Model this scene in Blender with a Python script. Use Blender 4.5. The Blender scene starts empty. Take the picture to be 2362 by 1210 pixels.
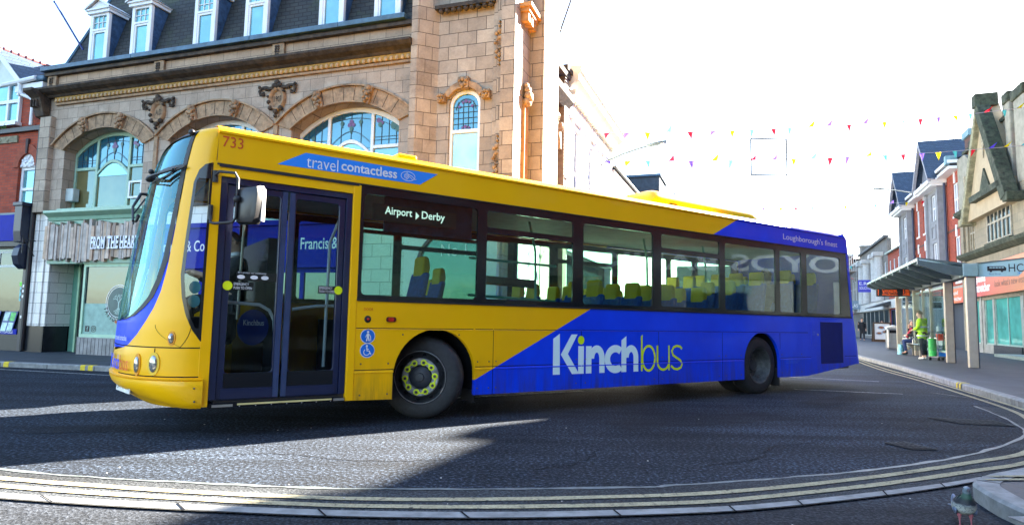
import bpy, bmesh, math, random
from mathutils import Vector, Matrix
R=math.radians; PI=math.pi
random.seed(7)
SC=bpy.context.scene
COL=SC.collection
# ------------------------------------------------------------------ camera
cd=bpy.data.cameras.new('camera'); cam=bpy.data.objects.new('camera',cd); COL.objects.link(cam)
cd.sensor_width=36; cd.lens=1450/2362*36; cd.clip_start=.05; cd.clip_end=2000
P_,R_=R(5.25),R(1.15)
fw=Vector((0,math.cos(P_),math.sin(P_))); up0=Vector((0,-math.sin(P_),math.cos(P_))); rt0=Vector((1,0,0))
rt=rt0*math.cos(R_)+up0*math.sin(R_); up=-rt0*math.sin(R_)+up0*math.cos(R_)
cam.matrix_world=Matrix(((rt.x,up.x,-fw.x,0),(rt.y,up.y,-fw.y,0),(rt.z,up.z,-fw.z,1.15),(0,0,0,1)))
SC.camera=cam
# ------------------------------------------------------------------ light
SAZ,SEL=52,27
w=bpy.data.worlds.new("World"); SC.world=w; w.use_nodes=True
nt=w.node_tree; bg=nt.nodes['Background']
sky=nt.nodes.new('ShaderNodeTexSky'); sky.sky_type='NISHITA'; sky.sun_disc=False
sky.sun_elevation=R(SEL); sky.sun_rotation=R(SAZ); sky.dust_density=0.8; sky.air_density=1.0; sky.ozone_density=1.0
nt.links.new(sky.outputs[0],bg.inputs[0]); bg.inputs[1].default_value=.05
sl=bpy.data.lights.new('sun','SUN'); so=bpy.data.objects.new('sun',sl); COL.objects.link(so)
sl.energy=5; sl.angle=R(.5); sl.color=(1,.9,.76)
so.rotation_euler=Vector((math.sin(R(SAZ))*math.cos(R(SEL)),math.cos(R(SAZ))*math.cos(R(SEL)),math.sin(R(SEL)))).to_track_quat('Z','Y').to_euler()
SC.view_settings.view_transform='Standard'; SC.view_settings.look='None'; SC.view_settings.gamma=1
SC.view_settings.exposure=4.05
SC.cycles.max_bounces=8; SC.cycles.transparent_max_bounces=24; SC.cycles.caustics_reflective=False; SC.cycles.caustics_refractive=False

# ------------------------------------------------------------------ materials
MATS={}
def nodes(name):
    m=bpy.data.materials.new(name); m.use_nodes=True; t=m.node_tree
    return m,t,t.nodes['Principled BSDF']
def setp(b,**k):
    for a,v in k.items():
        b.inputs[a].default_value=v
def c4(c): return (c[0],c[1],c[2],1)
def N(t,kind,**k):
    n=t.nodes.new(kind)
    for a,v in k.items():
        if a in n.inputs: n.inputs[a].default_value=v
        else: setattr(n,a,v)
    return n
def mixc(t,fac,a,b,mode='MIX'):
    n=t.nodes.new('ShaderNodeMix'); n.data_type='RGBA'; n.blend_type=mode
    for i,v in ((0,fac),(6,a),(7,b)):
        if hasattr(v,'links'): t.links.new(v,n.inputs[i])
        else: n.inputs[i].default_value=v if i==0 else c4(v)
    return n.outputs[2]
def mth(t,op,a,b=0.0,c=0.0):
    n=t.nodes.new('ShaderNodeMath'); n.operation=op
    for i,v in enumerate((a,b,c)):
        if hasattr(v,'links'): t.links.new(v,n.inputs[i])
        else: n.inputs[i].default_value=v
    return n.outputs[0]
def ramp(t,fac,stops):
    n=t.nodes.new('ShaderNodeValToRGB'); e=n.color_ramp.elements
    while len(e)<len(stops): e.new(.5)
    for x,(p,c) in zip(e,stops): x.position=p; x.color=c4(c) if not isinstance(c,(int,float)) else (c,c,c,1)
    t.links.new(fac,n.inputs[0]); return n.outputs[0]
def objco(t,scale=None):
    n=t.nodes.new('ShaderNodeTexCoord'); return n.outputs['Object']
def noise(t,vec,scale,detail=4,rough=.6):
    n=N(t,'ShaderNodeTexNoise',Scale=scale,Detail=detail,Roughness=rough); t.links.new(vec,n.inputs['Vector']); return n.outputs['Fac']
def bump(t,b,h,strength=.3,dist=.01):
    n=N(t,'ShaderNodeBump',Strength=strength,Distance=dist); t.links.new(h,n.inputs['Height']); t.links.new(n.outputs[0],b.inputs['Normal'])
def mat(name,col,rough=.6,metal=0,var=.15,scale=6,bmp=0,coat=0,spec=.5,emit=0,dirt=None):
    """plain surface with mottled colour; dirt=(colour, amount)"""
    if name in MATS: return MATS[name]
    m,t,b=nodes(name); setp(b,Roughness=rough,Metallic=metal)
    b.inputs['Specular IOR Level'].default_value=spec
    if coat: setp(b,**{'Coat Weight':coat,'Coat Roughness':.05})
    o=objco(t); f=noise(t,o,scale)
    lo=tuple(x*(1-var) for x in col); hi=tuple(min(1,x*(1+var)) for x in col)
    c=ramp(t,f,[(.3,lo),(.7,hi)])
    if dirt:
        g=noise(t,o,scale*.35,6,.7); c=mixc(t,ramp(t,g,[(.5,0.),(.75,dirt[1])]),c,dirt[0])
    t.links.new(c,b.inputs['Base Color'])
    if bmp: bump(t,b,noise(t,o,scale*6),bmp)
    if emit:
        b.inputs['Emission Color'].default_value=c4(col); b.inputs['Emission Strength'].default_value=emit
    MATS[name]=m; return m
def brickmat(name,c1,c2,mortar,bw,rh,ms=.008,var=.25,bmp=.4,rough=.8,stain=None,sc=1.0,offset=.5):
    if name in MATS: return MATS[name]
    m,t,b=nodes(name); setp(b,Roughness=rough)
    s=N(t,'ShaderNodeSeparateXYZ'); t.links.new(objco(t),s.inputs[0])
    cb=N(t,'ShaderNodeCombineXYZ'); t.links.new(mth(t,'ADD',s.outputs[0],s.outputs[1]),cb.inputs[0]); t.links.new(s.outputs[2],cb.inputs[1])
    k=N(t,'ShaderNodeTexBrick',Scale=1.0); k.offset=offset
    setp(k,**{'Color1':c4(c1),'Color2':c4(c2),'Mortar':c4(mortar),'Mortar Size':ms,'Brick Width':bw,'Row Height':rh,'Bias':0.0,'Mortar Smooth':.1})
    t.links.new(cb.outputs[0],k.inputs['Vector'])
    o=objco(t); f=noise(t,o,3.5,6,.7); f2=noise(t,o,30,3)
    c=mixc(t,1.0,k.outputs['Color'],ramp(t,f,[(.25,1-var),(.75,1+var)]),'MULTIPLY')
    c=mixc(t,1.0,c,ramp(t,f2,[(.2,.86),(.8,1.1)]),'MULTIPLY')
    if stain:
        g=noise(t,o,.9,7,.75); c=mixc(t,ramp(t,g,[(.52,0.),(.72,stain[1])]),c,stain[0])
    t.links.new(c,b.inputs['Base Color'])
    inv=mth(t,'SUBTRACT',1.0,k.outputs['Fac'])
    bump(t,b,mth(t,'ADD',inv,mth(t,'MULTIPLY',f2,.3)),bmp,.008)
    MATS[name]=m; return m
def glassmat(name,tint,refl=.12,rough=.02,boost=1.0,gc=(.95,1,1)):
    """thin see-through pane: tinted transparency plus fresnel mirror"""
    if name in MATS: return MATS[name]
    m=bpy.data.materials.new(name); m.use_nodes=True; t=m.node_tree; t.nodes.clear()
    out=N(t,'ShaderNodeOutputMaterial'); tr=N(t,'ShaderNodeBsdfTransparent',Color=c4(tint)); gl=N(t,'ShaderNodeBsdfGlossy',Roughness=rough,Color=c4(gc))
    lw=N(t,'ShaderNodeLayerWeight',Blend=.5); f=mth(t,'POWER',lw.outputs['Facing'],3.0)
    f=mth(t,'ADD',mth(t,'MULTIPLY',f,.85*boost),refl); mx=N(t,'ShaderNodeMixShader')
    t.links.new(f,mx.inputs[0]); t.links.new(tr.outputs[0],mx.inputs[1]); t.links.new(gl.outputs[0],mx.inputs[2]); t.links.new(mx.outputs[0],out.inputs[0])
    MATS[name]=m; return m
def panemat(name,col,refl=.45,rough=.04,gc=(.55,.92,1.0)):
    """opaque window pane: blinds or dark room behind reflecting glass"""
    if name in MATS: return MATS[name]
    m=bpy.data.materials.new(name); m.use_nodes=True; t=m.node_tree; t.nodes.clear()
    out=N(t,'ShaderNodeOutputMaterial'); d=N(t,'ShaderNodeBsdfDiffuse'); gl=N(t,'ShaderNodeBsdfGlossy',Roughness=rough,Color=c4(gc))
    o=objco(t); f=noise(t,o,.8,3); t.links.new(ramp(t,f,[(.35,tuple(x*.55 for x in col)),(.65,col)]),d.inputs[0])
    b=N(t,'ShaderNodeBump',Strength=.06,Distance=.05); t.links.new(noise(t,o,1.6,2),b.inputs['Height']); t.links.new(b.outputs[0],gl.inputs['Normal'])
    mx=N(t,'ShaderNodeMixShader',Fac=refl); t.links.new(d.outputs[0],mx.inputs[1]); t.links.new(gl.outputs[0],mx.inputs[2]); t.links.new(mx.outputs[0],out.inputs[0])
    MATS[name]=m; return m

def asphalt(name,base,grain,lo=.35,hi=2.2,rough=.75,blotch=.35,bmp=.6):
    m,t,b=nodes(name); o=objco(t)
    g=noise(t,o,grain,2,.7); big=noise(t,o,.45,5,.6)
    # faint tyre sweeps, stretched along the turning direction
    mp=N(t,'ShaderNodeMapping'); mp.inputs['Rotation'].default_value=(0,0,R(-30)); mp.inputs['Scale'].default_value=(.12,1.6,1); t.links.new(o,mp.inputs[0])
    sw=noise(t,mp.outputs[0],1.3,4,.6)
    c=ramp(t,g,[(.3,tuple(x*lo for x in base)),(.52,base),(.72,tuple(x*hi for x in base))])
    c=mixc(t,1.0,c,ramp(t,big,[(.3,1-blotch),(.7,1+blotch)]),'MULTIPLY')
    c=mixc(t,1.0,c,ramp(t,sw,[(.35,.62),(.7,1.55)]),'MULTIPLY')
    t.links.new(c,b.inputs['Base Color']); setp(b,Roughness=rough,**{'Specular IOR Level':.15})
    bump(t,b,g,bmp,.012); MATS[name]=m; return m

def livery():
    m,t,b=nodes('livery paint'); o=objco(t); s=N(t,'ShaderNodeSeparateXYZ'); t.links.new(o,s.inputs[0])
    k=mth(t,'GREATER_THAN',mth(t,'ADD',mth(t,'SUBTRACT',mth(t,'MULTIPLY',s.outputs[0],.4874),s.outputs[2]),.15),0.0)
    f=noise(t,o,1.2,4)
    ye=ramp(t,f,[(.3,(.88,.45,.0004)),(.7,(.96,.50,.0006))]); bl=ramp(t,f,[(.3,(.0002,.040,.72)),(.7,(.0003,.062,.90))])
    c=mixc(t,k,ye,bl)
    mp=N(t,'ShaderNodeMapping'); mp.inputs['Scale'].default_value=(6,6,.8); t.links.new(o,mp.inputs[0])
    d=noise(t,mp.outputs[0],1.5,6,.7); low=N(t,'ShaderNodeMapRange'); t.links.new(s.outputs[2],low.inputs[0])
    for i,v in ((1,.25),(2,.75),(3,1.),(4,0.)): low.inputs[i].default_value=v
    c=mixc(t,mth(t,'MULTIPLY',mth(t,'MULTIPLY',ramp(t,d,[(.38,0.),(.72,1.)]),low.outputs[0]),.75),c,(.05,.04,.03))
    t.links.new(c,b.inputs['Base Color']); setp(b,Roughness=.38,**{'Coat Weight':.15,'Coat Roughness':.05,'Specular IOR Level':.25})
    bump(t,b,noise(t,o,1.1,2),.05,.02); return m
LIV=livery()
YEL=mat('yellow paint',(.94,.49,.0006),.35,var=.04,scale=2,coat=.2,spec=.3); BLU=mat('blue paint',(.0003,.06,.85),.4,var=.06,scale=2,coat=.05,spec=.15)
BLK=mat('black gloss',(.008,.009,.012),.15,var=.1,spec=.5); RUB=mat('black rubber',(.012,.012,.014),.55,var=.3)
NAVY=mat('navy door paint',(.006,.012,.05),.3,var=.1,coat=.4); DARK=mat('dark lining',(.010,.011,.014),.9,spec=.12)
BUSGL=glassmat('bus glass',(.64,.76,.70),.035); BUSGL2=glassmat('far bus glass',(.72,.92,.84),.02); DOORGL=glassmat('door glass',(.70,.76,.78),.015,.02,.7); WSGL=glassmat('windscreen glass',(.70,.82,.82),.07,.015,.75,(.45,.92,1.0))
STEEL=mat('brushed steel',(.35,.35,.34),.35,.8,var=.1); POLE=mat('pale handrail',(.62,.64,.62),.35,var=.03); TEAL=mat('green handrail',(.12,.42,.36),.4)
WHT=mat('white sign paint',(.8,.8,.8),.5,var=.03); PALEB=mat('pale blue lettering',(.72,.93,.95),.45,var=.02); LIME=mat('lime lettering',(.66,.85,.0),.45,var=.02)
SEATB=mat('blue seat cloth',(.015,.07,.42),.9,var=.4,scale=30); HEADY=mat('yellow headrest',(.92,.56,.001),.6)
TYRE=mat('tyre rubber',(.016,.017,.02),.7,var=.35,scale=25,bmp=.3); RIM=mat('dusty wheel rim',(.42,.43,.43),.45,.4,var=.4,scale=12,dirt=((.03,.03,.03),.75)); HUB=mat('dark wheel hub',(.02,.025,.035),.5,var=.4,scale=20)
NUTY=mat('lime nut indicator',(.75,.88,.0),.5); RED=mat('red lamp',(.55,.02,.01),.3); ORG=mat('orange lettering',(.75,.12,.0),.5)
SKYB=mat('sky blue banner',(.02,.26,.85),.4,var=.04); LAMPG=mat('headlamp glass',(.40,.41,.40),.08,.7,var=.5,scale=60); DYEL=mat('amber recess',(.75,.30,.002),.4)
STONE=brickmat('tan terracotta blocks',(.43,.345,.26),(.29,.225,.165),(.06,.042,.03),.42,.285,.007,.22,.5,.7,stain=((.10,.07,.05),.6))
STONEA=brickmat('tan facade blocks',(.42,.335,.26),(.33,.255,.195),(.10,.075,.055),.36,.27,.005,.18,.35,.75,stain=((.12,.09,.065),.65))
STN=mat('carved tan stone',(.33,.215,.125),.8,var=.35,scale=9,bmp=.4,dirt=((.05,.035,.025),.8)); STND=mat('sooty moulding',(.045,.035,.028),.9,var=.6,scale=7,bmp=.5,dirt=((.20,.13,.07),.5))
OCH=mat('ochre egg moulding',(.38,.22,.05),.8,var=.4,scale=12); EGG=mat('pale egg bead',(.50,.36,.22),.7)
LEAD=mat('blue grey lead gutter',(.05,.115,.18),.5,var=.35,scale=4); SLATE=brickmat('mossy roof slate',(.022,.026,.030),(.034,.036,.035),(.006,.006,.006),.24,.115,.012,.35,.7,.75,stain=((.05,.07,.02),.7))
SLATEB=brickmat('blue roof slate',(.025,.048,.085),(.038,.065,.105),(.012,.02,.04),.25,.12,.01,.3,.6,.6)
WFR=mat('white window frame',(.72,.74,.76),.45,var=.05); GFR=mat('pale green frame',(.30,.47,.36),.5,var=.12,scale=3); GRN=mat('green shopfront paint',(.12,.28,.20),.45,var=.15,scale=2,coat=.3)
PANEC=panemat('pale blind behind pane',(.16,.40,.44),.22); PANED=panemat('dark room behind pane',(.02,.03,.035),.10,.03,(.8,.95,1)); PANEW=panemat('net curtain pane',(.30,.33,.40),.14,.04,(.9,.95,1)); PANET=panemat('teal boarded shop pane',(.10,.42,.36),.15)
STAIN=panemat('stained glass pane',(.03,.15,.24),.16); LEADC=mat('lead came',(.02,.03,.05),.5); PURP=mat('purple glass',(.12,.03,.16),.3)
BRK=brickmat('red brick',(.38,.060,.022),(.25,.036,.014),(.13,.06,.045),.23,.076,.006,.2,.4,.85); BRKD=brickmat('dark brick',(.14,.06,.045),(.09,.045,.035),(.08,.06,.05),.23,.076,.006,.25,.4,.85)
CREAM=mat('cream render',(.38,.31,.20),.85,var=.12,scale=2,dirt=((.2,.17,.12),.5)); GREYS=mat('grey dressed stone',(.22,.23,.25),.8,var=.15,scale=3,dirt=((.12,.12,.12),.4)); MOSS=mat('mossy dark coping',(.035,.045,.028),.95,var=.6,scale=6,bmp=.6,dirt=((.16,.16,.11),.6))
LSTONE=mat('weathered limestone',(.27,.26,.21),.85,var=.2,scale=3,bmp=.2,dirt=((.10,.11,.07),.7)); WHP=mat('white painted render',(.80,.79,.78),.7,var=.04,scale=2)
TILE=brickmat('white glazed tile',(.74,.72,.68),(.66,.65,.62),(.2,.19,.18),.44,.27,.006,.08,.2,.3); BASEB=mat('black glazed plinth',(.015,.017,.022),.25)
WOOD=mat('weathered plank',(.52,.41,.33),.85,var=.35,scale=5,bmp=.3,dirt=((.10,.08,.06),.6)); BLKM=mat('black painted metal',(.012,.013,.016),.45); 
NAVYS=mat('blue shop fascia',(.001,.012,.30),.5,var=.1,spec=.1); ASHG=mat('grey asphalt',(.05,.05,.05),.8)
def led(name,col,s):
    return mat(name,col,.5,var=0,emit=s)

# ------------------------------------------------------------------ mesh helpers
class MB:
    def __init__(s): s.b=bmesh.new()
    def face(s,pts):
        try: return s.b.faces.new([s.b.verts.new(p) for p in pts])
        except ValueError: return None
    def box(s,x0,x1,y0,y1,z0,z1,mx=None):
        v=[Vector((x,y,z)) for x in (x0,x1) for y in (y0,y1) for z in (z0,z1)]
        if mx: v=[mx@p for p in v]
        v=[s.b.verts.new(p) for p in v]
        for f in ((0,1,3,2),(4,6,7,5),(0,4,5,1),(2,3,7,6),(0,2,6,4),(1,5,7,3)): s.b.faces.new([v[i] for i in f])
        return s
    def prism(s,poly,o,ax,ay,n,d):
        """polygon (2D) on plane o,ax,ay extruded by d along n"""
        o,ax,ay,n=map(Vector,(o,ax,ay,n))
        a=[s.b.verts.new(o+ax*p[0]+ay*p[1]) for p in poly]
        if abs(d)<1e-9:
            s.b.faces.new(a); return s
        b=[s.b.verts.new(v.co+n*d) for v in a]
        s.b.faces.new(a); s.b.faces.new(b[::-1]); k=len(a)
        for i in range(k): s.b.faces.new((a[i],b[i],b[(i+1)%k],a[(i+1)%k]))
        return s
    def plate(s,outer,holes,y0,y1):
        """XZ polygon with holes; front at y0, back at y1"""
        loops=[outer]+holes; edges=[]; rings=[]
        for L in loops:
            vs=[s.b.verts.new((p[0],y0,p[1])) for p in L]
            rings.append(vs)
            for i in range(len(vs)): edges.append(s.b.edges.new((vs[i],vs[(i+1)%len(vs)])))
        bmesh.ops.triangle_fill(s.b,use_beauty=True,use_dissolve=False,edges=edges)
        for L,vs in zip(loops,rings):
            bk=[s.b.verts.new((p[0],y1,p[1])) for p in L]
            for i in range(len(vs)):
                j=(i+1)%len(vs); s.b.faces.new((vs[i],vs[j],bk[j],bk[i]))
        return s
    def cyl(s,p0,p1,r0,r1=None,n=12,caps=True):
        p0,p1=Vector(p0),Vector(p1); r1=r0 if r1 is None else r1
        d=(p1-p0).normalized(); a=d.orthogonal().normalized(); c=d.cross(a)
        A=[];B=[]
        for i in range(n):
            q=a*math.cos(2*PI*i/n)+c*math.sin(2*PI*i/n); A.append(s.b.verts.new(p0+q*r0)); B.append(s.b.verts.new(p1+q*r1))
        for i in range(n): s.b.faces.new((A[i],A[(i+1)%n],B[(i+1)%n],B[i]))
        if caps: s.b.faces.new(A[::-1]); s.b.faces.new(B)
        return s
    def tube(s,pts,r,n=8):
        pts=[Vector(p) for p in pts]; rings=[]; a=None
        for i,p in enumerate(pts):
            d=((pts[min(i+1,len(pts)-1)]-pts[max(i-1,0)])).normalized()
            a=d.orthogonal().normalized() if a is None else (a-d*a.dot(d)).normalized()
            c=d.cross(a); rr=r[i] if isinstance(r,(list,tuple)) else r
            rings.append([s.b.verts.new(p+(a*math.cos(2*PI*k/n)+c*math.sin(2*PI*k/n))*rr) for k in range(n)])
        for A,B in zip(rings,rings[1:]):
            for k in range(n): s.b.faces.new((A[k],A[(k+1)%n],B[(k+1)%n],B[k]))
        s.b.faces.new(rings[0][::-1]); s.b.faces.new(rings[-1]); return s
    def lathe(s,prof,o,axis,n=32,closed=False):
        """profile [(r,h)] spun round axis through o"""
        o,d=Vector(o),Vector(axis).normalized(); a=d.orthogonal().normalized(); c=d.cross(a); rings=[]
        for r,h in prof:
            rings.append([s.b.verts.new(o+d*h+(a*math.cos(2*PI*k/n)+c*math.sin(2*PI*k/n))*max(r,.0005)) for k in range(n)])
        q=list(zip(rings,rings[1:]))+([(rings[-1],rings[0])] if closed else [])
        for A,B in q:
            for k in range(n): s.b.faces.new((A[k],A[(k+1)%n],B[(k+1)%n],B[k]))
        return s
    def ball(s,c,r,n=12,m=8):
        r=(r,r,r) if isinstance(r,(int,float)) else r
        mx=Matrix.Translation(c)@Matrix.Diagonal((*r,1))
        bmesh.ops.create_uvsphere(s.b,u_segments=n,v_segments=m,radius=1,matrix=mx); return s
    def grid(s,f,nu,nv):
        V=[[s.b.verts.new(f(i/nu,j/nv)) for j in range(nv+1)] for i in range(nu+1)]
        for i in range(nu):
            for j in range(nv): s.b.faces.new((V[i][j],V[i+1][j],V[i+1][j+1],V[i][j+1]))
        return s
    def ribbon(s,pts,w,o,ax,ay,n=None,d=0):
        """flat stroke of width w along 2D pts"""
        o,ax,ay=map(Vector,(o,ax,ay)); P=[Vector(p) for p in pts]; L=[];Rr=[]
        for i,p in enumerate(P):
            t=(P[min(i+1,len(P)-1)]-P[max(i-1,0)]).normalized(); q=Vector((-t.y,t.x))*w/2
            L.append(s.b.verts.new(o+ax*(p.x+q.x)+ay*(p.y+q.y))); Rr.append(s.b.verts.new(o+ax*(p.x-q.x)+ay*(p.y-q.y)))
        for i in range(len(P)-1): s.b.faces.new((L[i],Rr[i],Rr[i+1],L[i+1]))
        return s
    def done(s,name,m,parent=None,smooth=False,bevel=0,merge=True):
        if merge: bmesh.ops.remove_doubles(s.b,verts=s.b.verts,dist=1e-5)
        bmesh.ops.recalc_face_normals(s.b,faces=s.b.faces)
        me=bpy.data.meshes.new(name); s.b.to_mesh(me); s.b.free()
        me.materials.append(m)
        if smooth:
            for p in me.polygons: p.use_smooth=True
            try: me.set_sharp_from_angle(angle=R(40))
            except Exception: pass
        o=bpy.data.objects.new(name,me); COL.objects.link(o); o.parent=parent
        if bevel:
            b=o.modifiers.new('Bevel','BEVEL'); b.width=bevel; b.segments=2; b.limit_method='ANGLE'; b.angle_limit=R(40)
        return o
def box(name,m,parent,*a,bevel=0): return MB().box(*a).done(name,m,parent,bevel=bevel)
def tag(o,label,cat,group=None):
    o['label']=label; o['category']=cat
    if group: o['group']=group
    return o
def thing(name,label,cat,loc=(0,0,0),rz=0,group=None):
    o=bpy.data.objects.new(name,None); COL.objects.link(o); o.location=loc; o.rotation_euler=(0,0,rz); o.empty_display_size=.3
    return tag(o,label,cat,group)
def struct(o,kind='structure'): o['kind']=kind; return o
def copytree(o,parent=None):
    c=o.copy(); COL.objects.link(c); c.parent=parent
    for ch in list(o.children): copytree(ch,c)
    return c
def txt(name,s,o,ax,ay,wd,ht,m,parent,bold=0.0,off=.003,shear=0,space=1.0):
    """lettering fitted to a wd x ht rectangle at o along ax, ay"""
    cu=bpy.data.curves.new(name,'FONT'); cu.body=s; cu.size=1; cu.offset=bold; cu.space_character=space; cu.resolution_u=3; cu.shear=shear
    ob=bpy.data.objects.new(name,cu); COL.objects.link(ob); bpy.context.view_layer.update()
    me=bpy.data.meshes.new_from_object(ob.evaluated_get(bpy.context.evaluated_depsgraph_get())); bpy.data.objects.remove(ob)
    o,ax,ay=map(Vector,(o,ax,ay)); n=ax.cross(ay)
    xs=[v.co.x for v in me.vertices]; ys=[v.co.y for v in me.vertices]
    x0,y0=min(xs),min(ys); sx=wd/(max(xs)-x0); sy=ht/(max(ys)-y0)
    for v in me.vertices: v.co=o+ax*((v.co.x-x0)*sx)+ay*((v.co.y-y0)*sy)+n*off
    me.materials.clear(); me.materials.append(m)
    r=bpy.data.objects.new(name,me); COL.objects.link(r); r.parent=parent; return r
def ell(cx,cy,rx,ry,n=24,a0=0,a1=2*PI,end=False):
    k=n+1 if end else n
    return [(cx+rx*math.cos(a0+(a1-a0)*i/n),cy+ry*math.sin(a0+(a1-a0)*i/n)) for i in range(k)]
def rect(x0,x1,z0,z1): return [(x0,z0),(x1,z0),(x1,z1),(x0,z1)]
def lerp(tab,x):
    if x<=tab[0][0]: return tab[0][1]
    for (a,b),(c,d) in zip(tab,tab[1:]):
        if x<=c: return b+(d-b)*(x-a)/(c-a)
    return tab[-1][1]
X,Y,Z=(1,0,0),(0,1,0),(0,0,1)

# ================================================================== GROUND
ROAD=asphalt('road asphalt',(.0125,.0172,.0252),34,.15,6.0,.9,.5,1.0); STRIP=asphalt('worn edge asphalt',(.036,.040,.044),55,.3,2.4,.9,.3,.8); FOOT=asphalt('footway asphalt',(.026,.030,.037),50,.3,2.8,.9,.3,.8)
PATCH=asphalt('patched asphalt',(.0110,.0140,.0195),45,.25,4.5,.9,.4,.8)
PAVE=brickmat('paving blocks',(.060,.066,.075),(.047,.052,.062),(.02,.022,.026),.42,.42,.008,.25,.3,.7)
def pavemat():
    m,t,b=nodes('pavement slabs'); o=objco(t); k=N(t,'ShaderNodeTexBrick',Scale=1.0)
    setp(k,**{'Color1':c4((.036,.045,.058)),'Color2':c4((.026,.033,.044)),'Mortar':c4((.02,.022,.026)),'Mortar Size':.008,'Brick Width':.6,'Row Height':.4})
    mp=N(t,'ShaderNodeMapping'); mp.inputs['Rotation'].default_value=(0,0,R(68)); t.links.new(o,mp.inputs[0]); t.links.new(mp.outputs[0],k.inputs['Vector'])
    c=mixc(t,1.0,k.outputs[0],ramp(t,noise(t,o,2.,6,.7),[(.3,.65),(.7,1.3)]),'MULTIPLY'); c=mixc(t,1.0,c,ramp(t,noise(t,o,60,2),[(.3,.8),(.7,1.2)]),'MULTIPLY')
    t.links.new(c,b.inputs['Base Color']); setp(b,Roughness=.7); bump(t,b,noise(t,o,60,2),.3,.006); return m
PVS=pavemat(); KERB=mat('granite kerb',(.22,.225,.22),.8,var=.3,scale=8,bmp=.3,dirt=((.05,.05,.05),.6))
YLINE=None
def linemat(name,col,wear):
    m,t,b=nodes(name); o=objco(t); g=noise(t,o,60,3,.7); k=noise(t,o,2.2,6,.75); e=noise(t,o,16,5,.75)
    c=mixc(t,ramp(t,k,[(.35,0.),(.75,.6)]),col,tuple(x*.45 for x in col)); c=mixc(t,ramp(t,e,[(wear,0.),(wear+.10,.85)]),c,(.03,.035,.04)); c=mixc(t,1.0,c,ramp(t,g,[(.3,.6),(.6,1.15)]),'MULTIPLY')
    t.links.new(c,b.inputs['Base Color']); setp(b,Roughness=.9,**{'Specular IOR Level':.15}); bump(t,b,g,.6,.008); return m
YLINE=linemat('faded yellow line',(.42,.37,.235),.56); WLINE=linemat('worn white line',(.30,.31,.31),.50); YTICK=mat('yellow kerb tick',(.62,.46,.02),.7,var=.2,scale=20)
def sheet(name,poly,z,m):
    b=MB(); vs=[b.b.verts.new((p[0],p[1],z)) for p in poly]; es=[b.b.edges.new((vs[i],vs[(i+1)%len(vs)])) for i in range(len(vs))]
    bmesh.ops.triangle_fill(b.b,use_beauty=True,edges=es); o=b.done(name,m); return struct(o)
def smooth(pts,k=6):
    """Catmull-Rom through 2D points"""
    P=[Vector(p) for p in pts]; out=[]
    for i in range(len(P)-1):
        a,b,c,d=P[max(i-1,0)],P[i],P[i+1],P[min(i+2,len(P)-1)]
        for j in range(k):
            t=j/k; out.append(.5*((2*b)+(c-a)*t+(2*a-5*b+4*c-d)*t*t+(3*b-a-3*c+d)*t**3))
    out.append(P[-1]); return [(p.x,p.y) for p in out]
def offs(pts,d):
    P=[Vector(p) for p in pts]; o=[]
    for i,p in enumerate(P):
        t=(P[min(i+1,len(P)-1)]-P[max(i-1,0)]).normalized(); o.append((p.x-t.y*d,p.y+t.x*d))
    return o
def strip(name,pts,w,z,m,jag=0):
    b=MB()
    for i,(p,q) in enumerate(zip(offs(pts,w/2),offs(pts,-w/2))): pass
    L,Q=offs(pts,w/2),offs(pts,-w/2)
    if jag: L=[(x+random.uniform(-jag,jag),y+random.uniform(-jag,jag)) for x,y in L]; Q=[(x+random.uniform(-jag,jag),y+random.uniform(-jag,jag)) for x,y in Q]
    for i in range(len(L)-1): b.face([(*L[i],z),(*Q[i],z),(*Q[i+1],z),(*L[i+1],z)])
    return struct(b.done(name,m))
def kerb(name,pts,w,z,m,inside=1,joint=.9):
    """row of kerb stones along a path, body on the inside of the road edge"""
    b=MB(); L=smooth(pts,8); O=offs(L,w*inside); acc=0; ch=.02
    I1=offs(L,ch*inside)
    for i in range(len(L)-1):
        p,q,r,s,u,v=L[i],L[i+1],O[i],O[i+1],I1[i],I1[i+1]
        b.face([(*p,-.02),(*q,-.02),(*q,z-ch),(*p,z-ch)]); b.face([(*p,z-ch),(*q,z-ch),(*v,z),(*u,z)]); b.face([(*u,z),(*v,z),(*s,z),(*r,z)])
        acc+=(Vector(q)-Vector(p)).length
    o=struct(b.done(name,m)); 
    jb=MB(); acc=0
    for i in range(len(L)-1):
        acc+=(Vector(L[i+1])-Vector(L[i])).length
        if acc>joint:
            acc=0; p=Vector(L[i+1]); r=Vector(O[i+1]); t=(Vector(L[i+1])-Vector(L[i])).normalized()*.006; e=(p-r).normalized()*.003
            a,c=p+e,r
            jb.face([(*(a-t),-.01),(*(a+t),-.01),(*(a+t),z-ch),(*(a-t),z-ch)]); jb.face([(*(p-t-(p-r).normalized()*ch),z+.002),(*(p+t-(p-r).normalized()*ch),z+.002),(*(c+t),z+.002),(*(c-t),z+.002)])
    struct(jb.done('kerb_joint',DARK)); return L
b=MB()
for i in range(20):
    for j in range(20): pass
b.face([(-700,-700,0),(700,-700,0),(700,900,0),(-700,900,0)]); struct(b.done('road',ROAD))
JOINT=[(-9,6.1),(-6,5.25),(-3.66,4.66),(-2.93,4.51),(-1.95,4.39),(-1.13,4.34),(-0.13,4.40),(0.93,4.53),(1.2,4.60),(2.06,4.87),(3.05,5.26),(4.23,5.9),(5.28,6.69),(5.93,7.37),(6.5,8.4),(7.0,9.6)]
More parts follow.
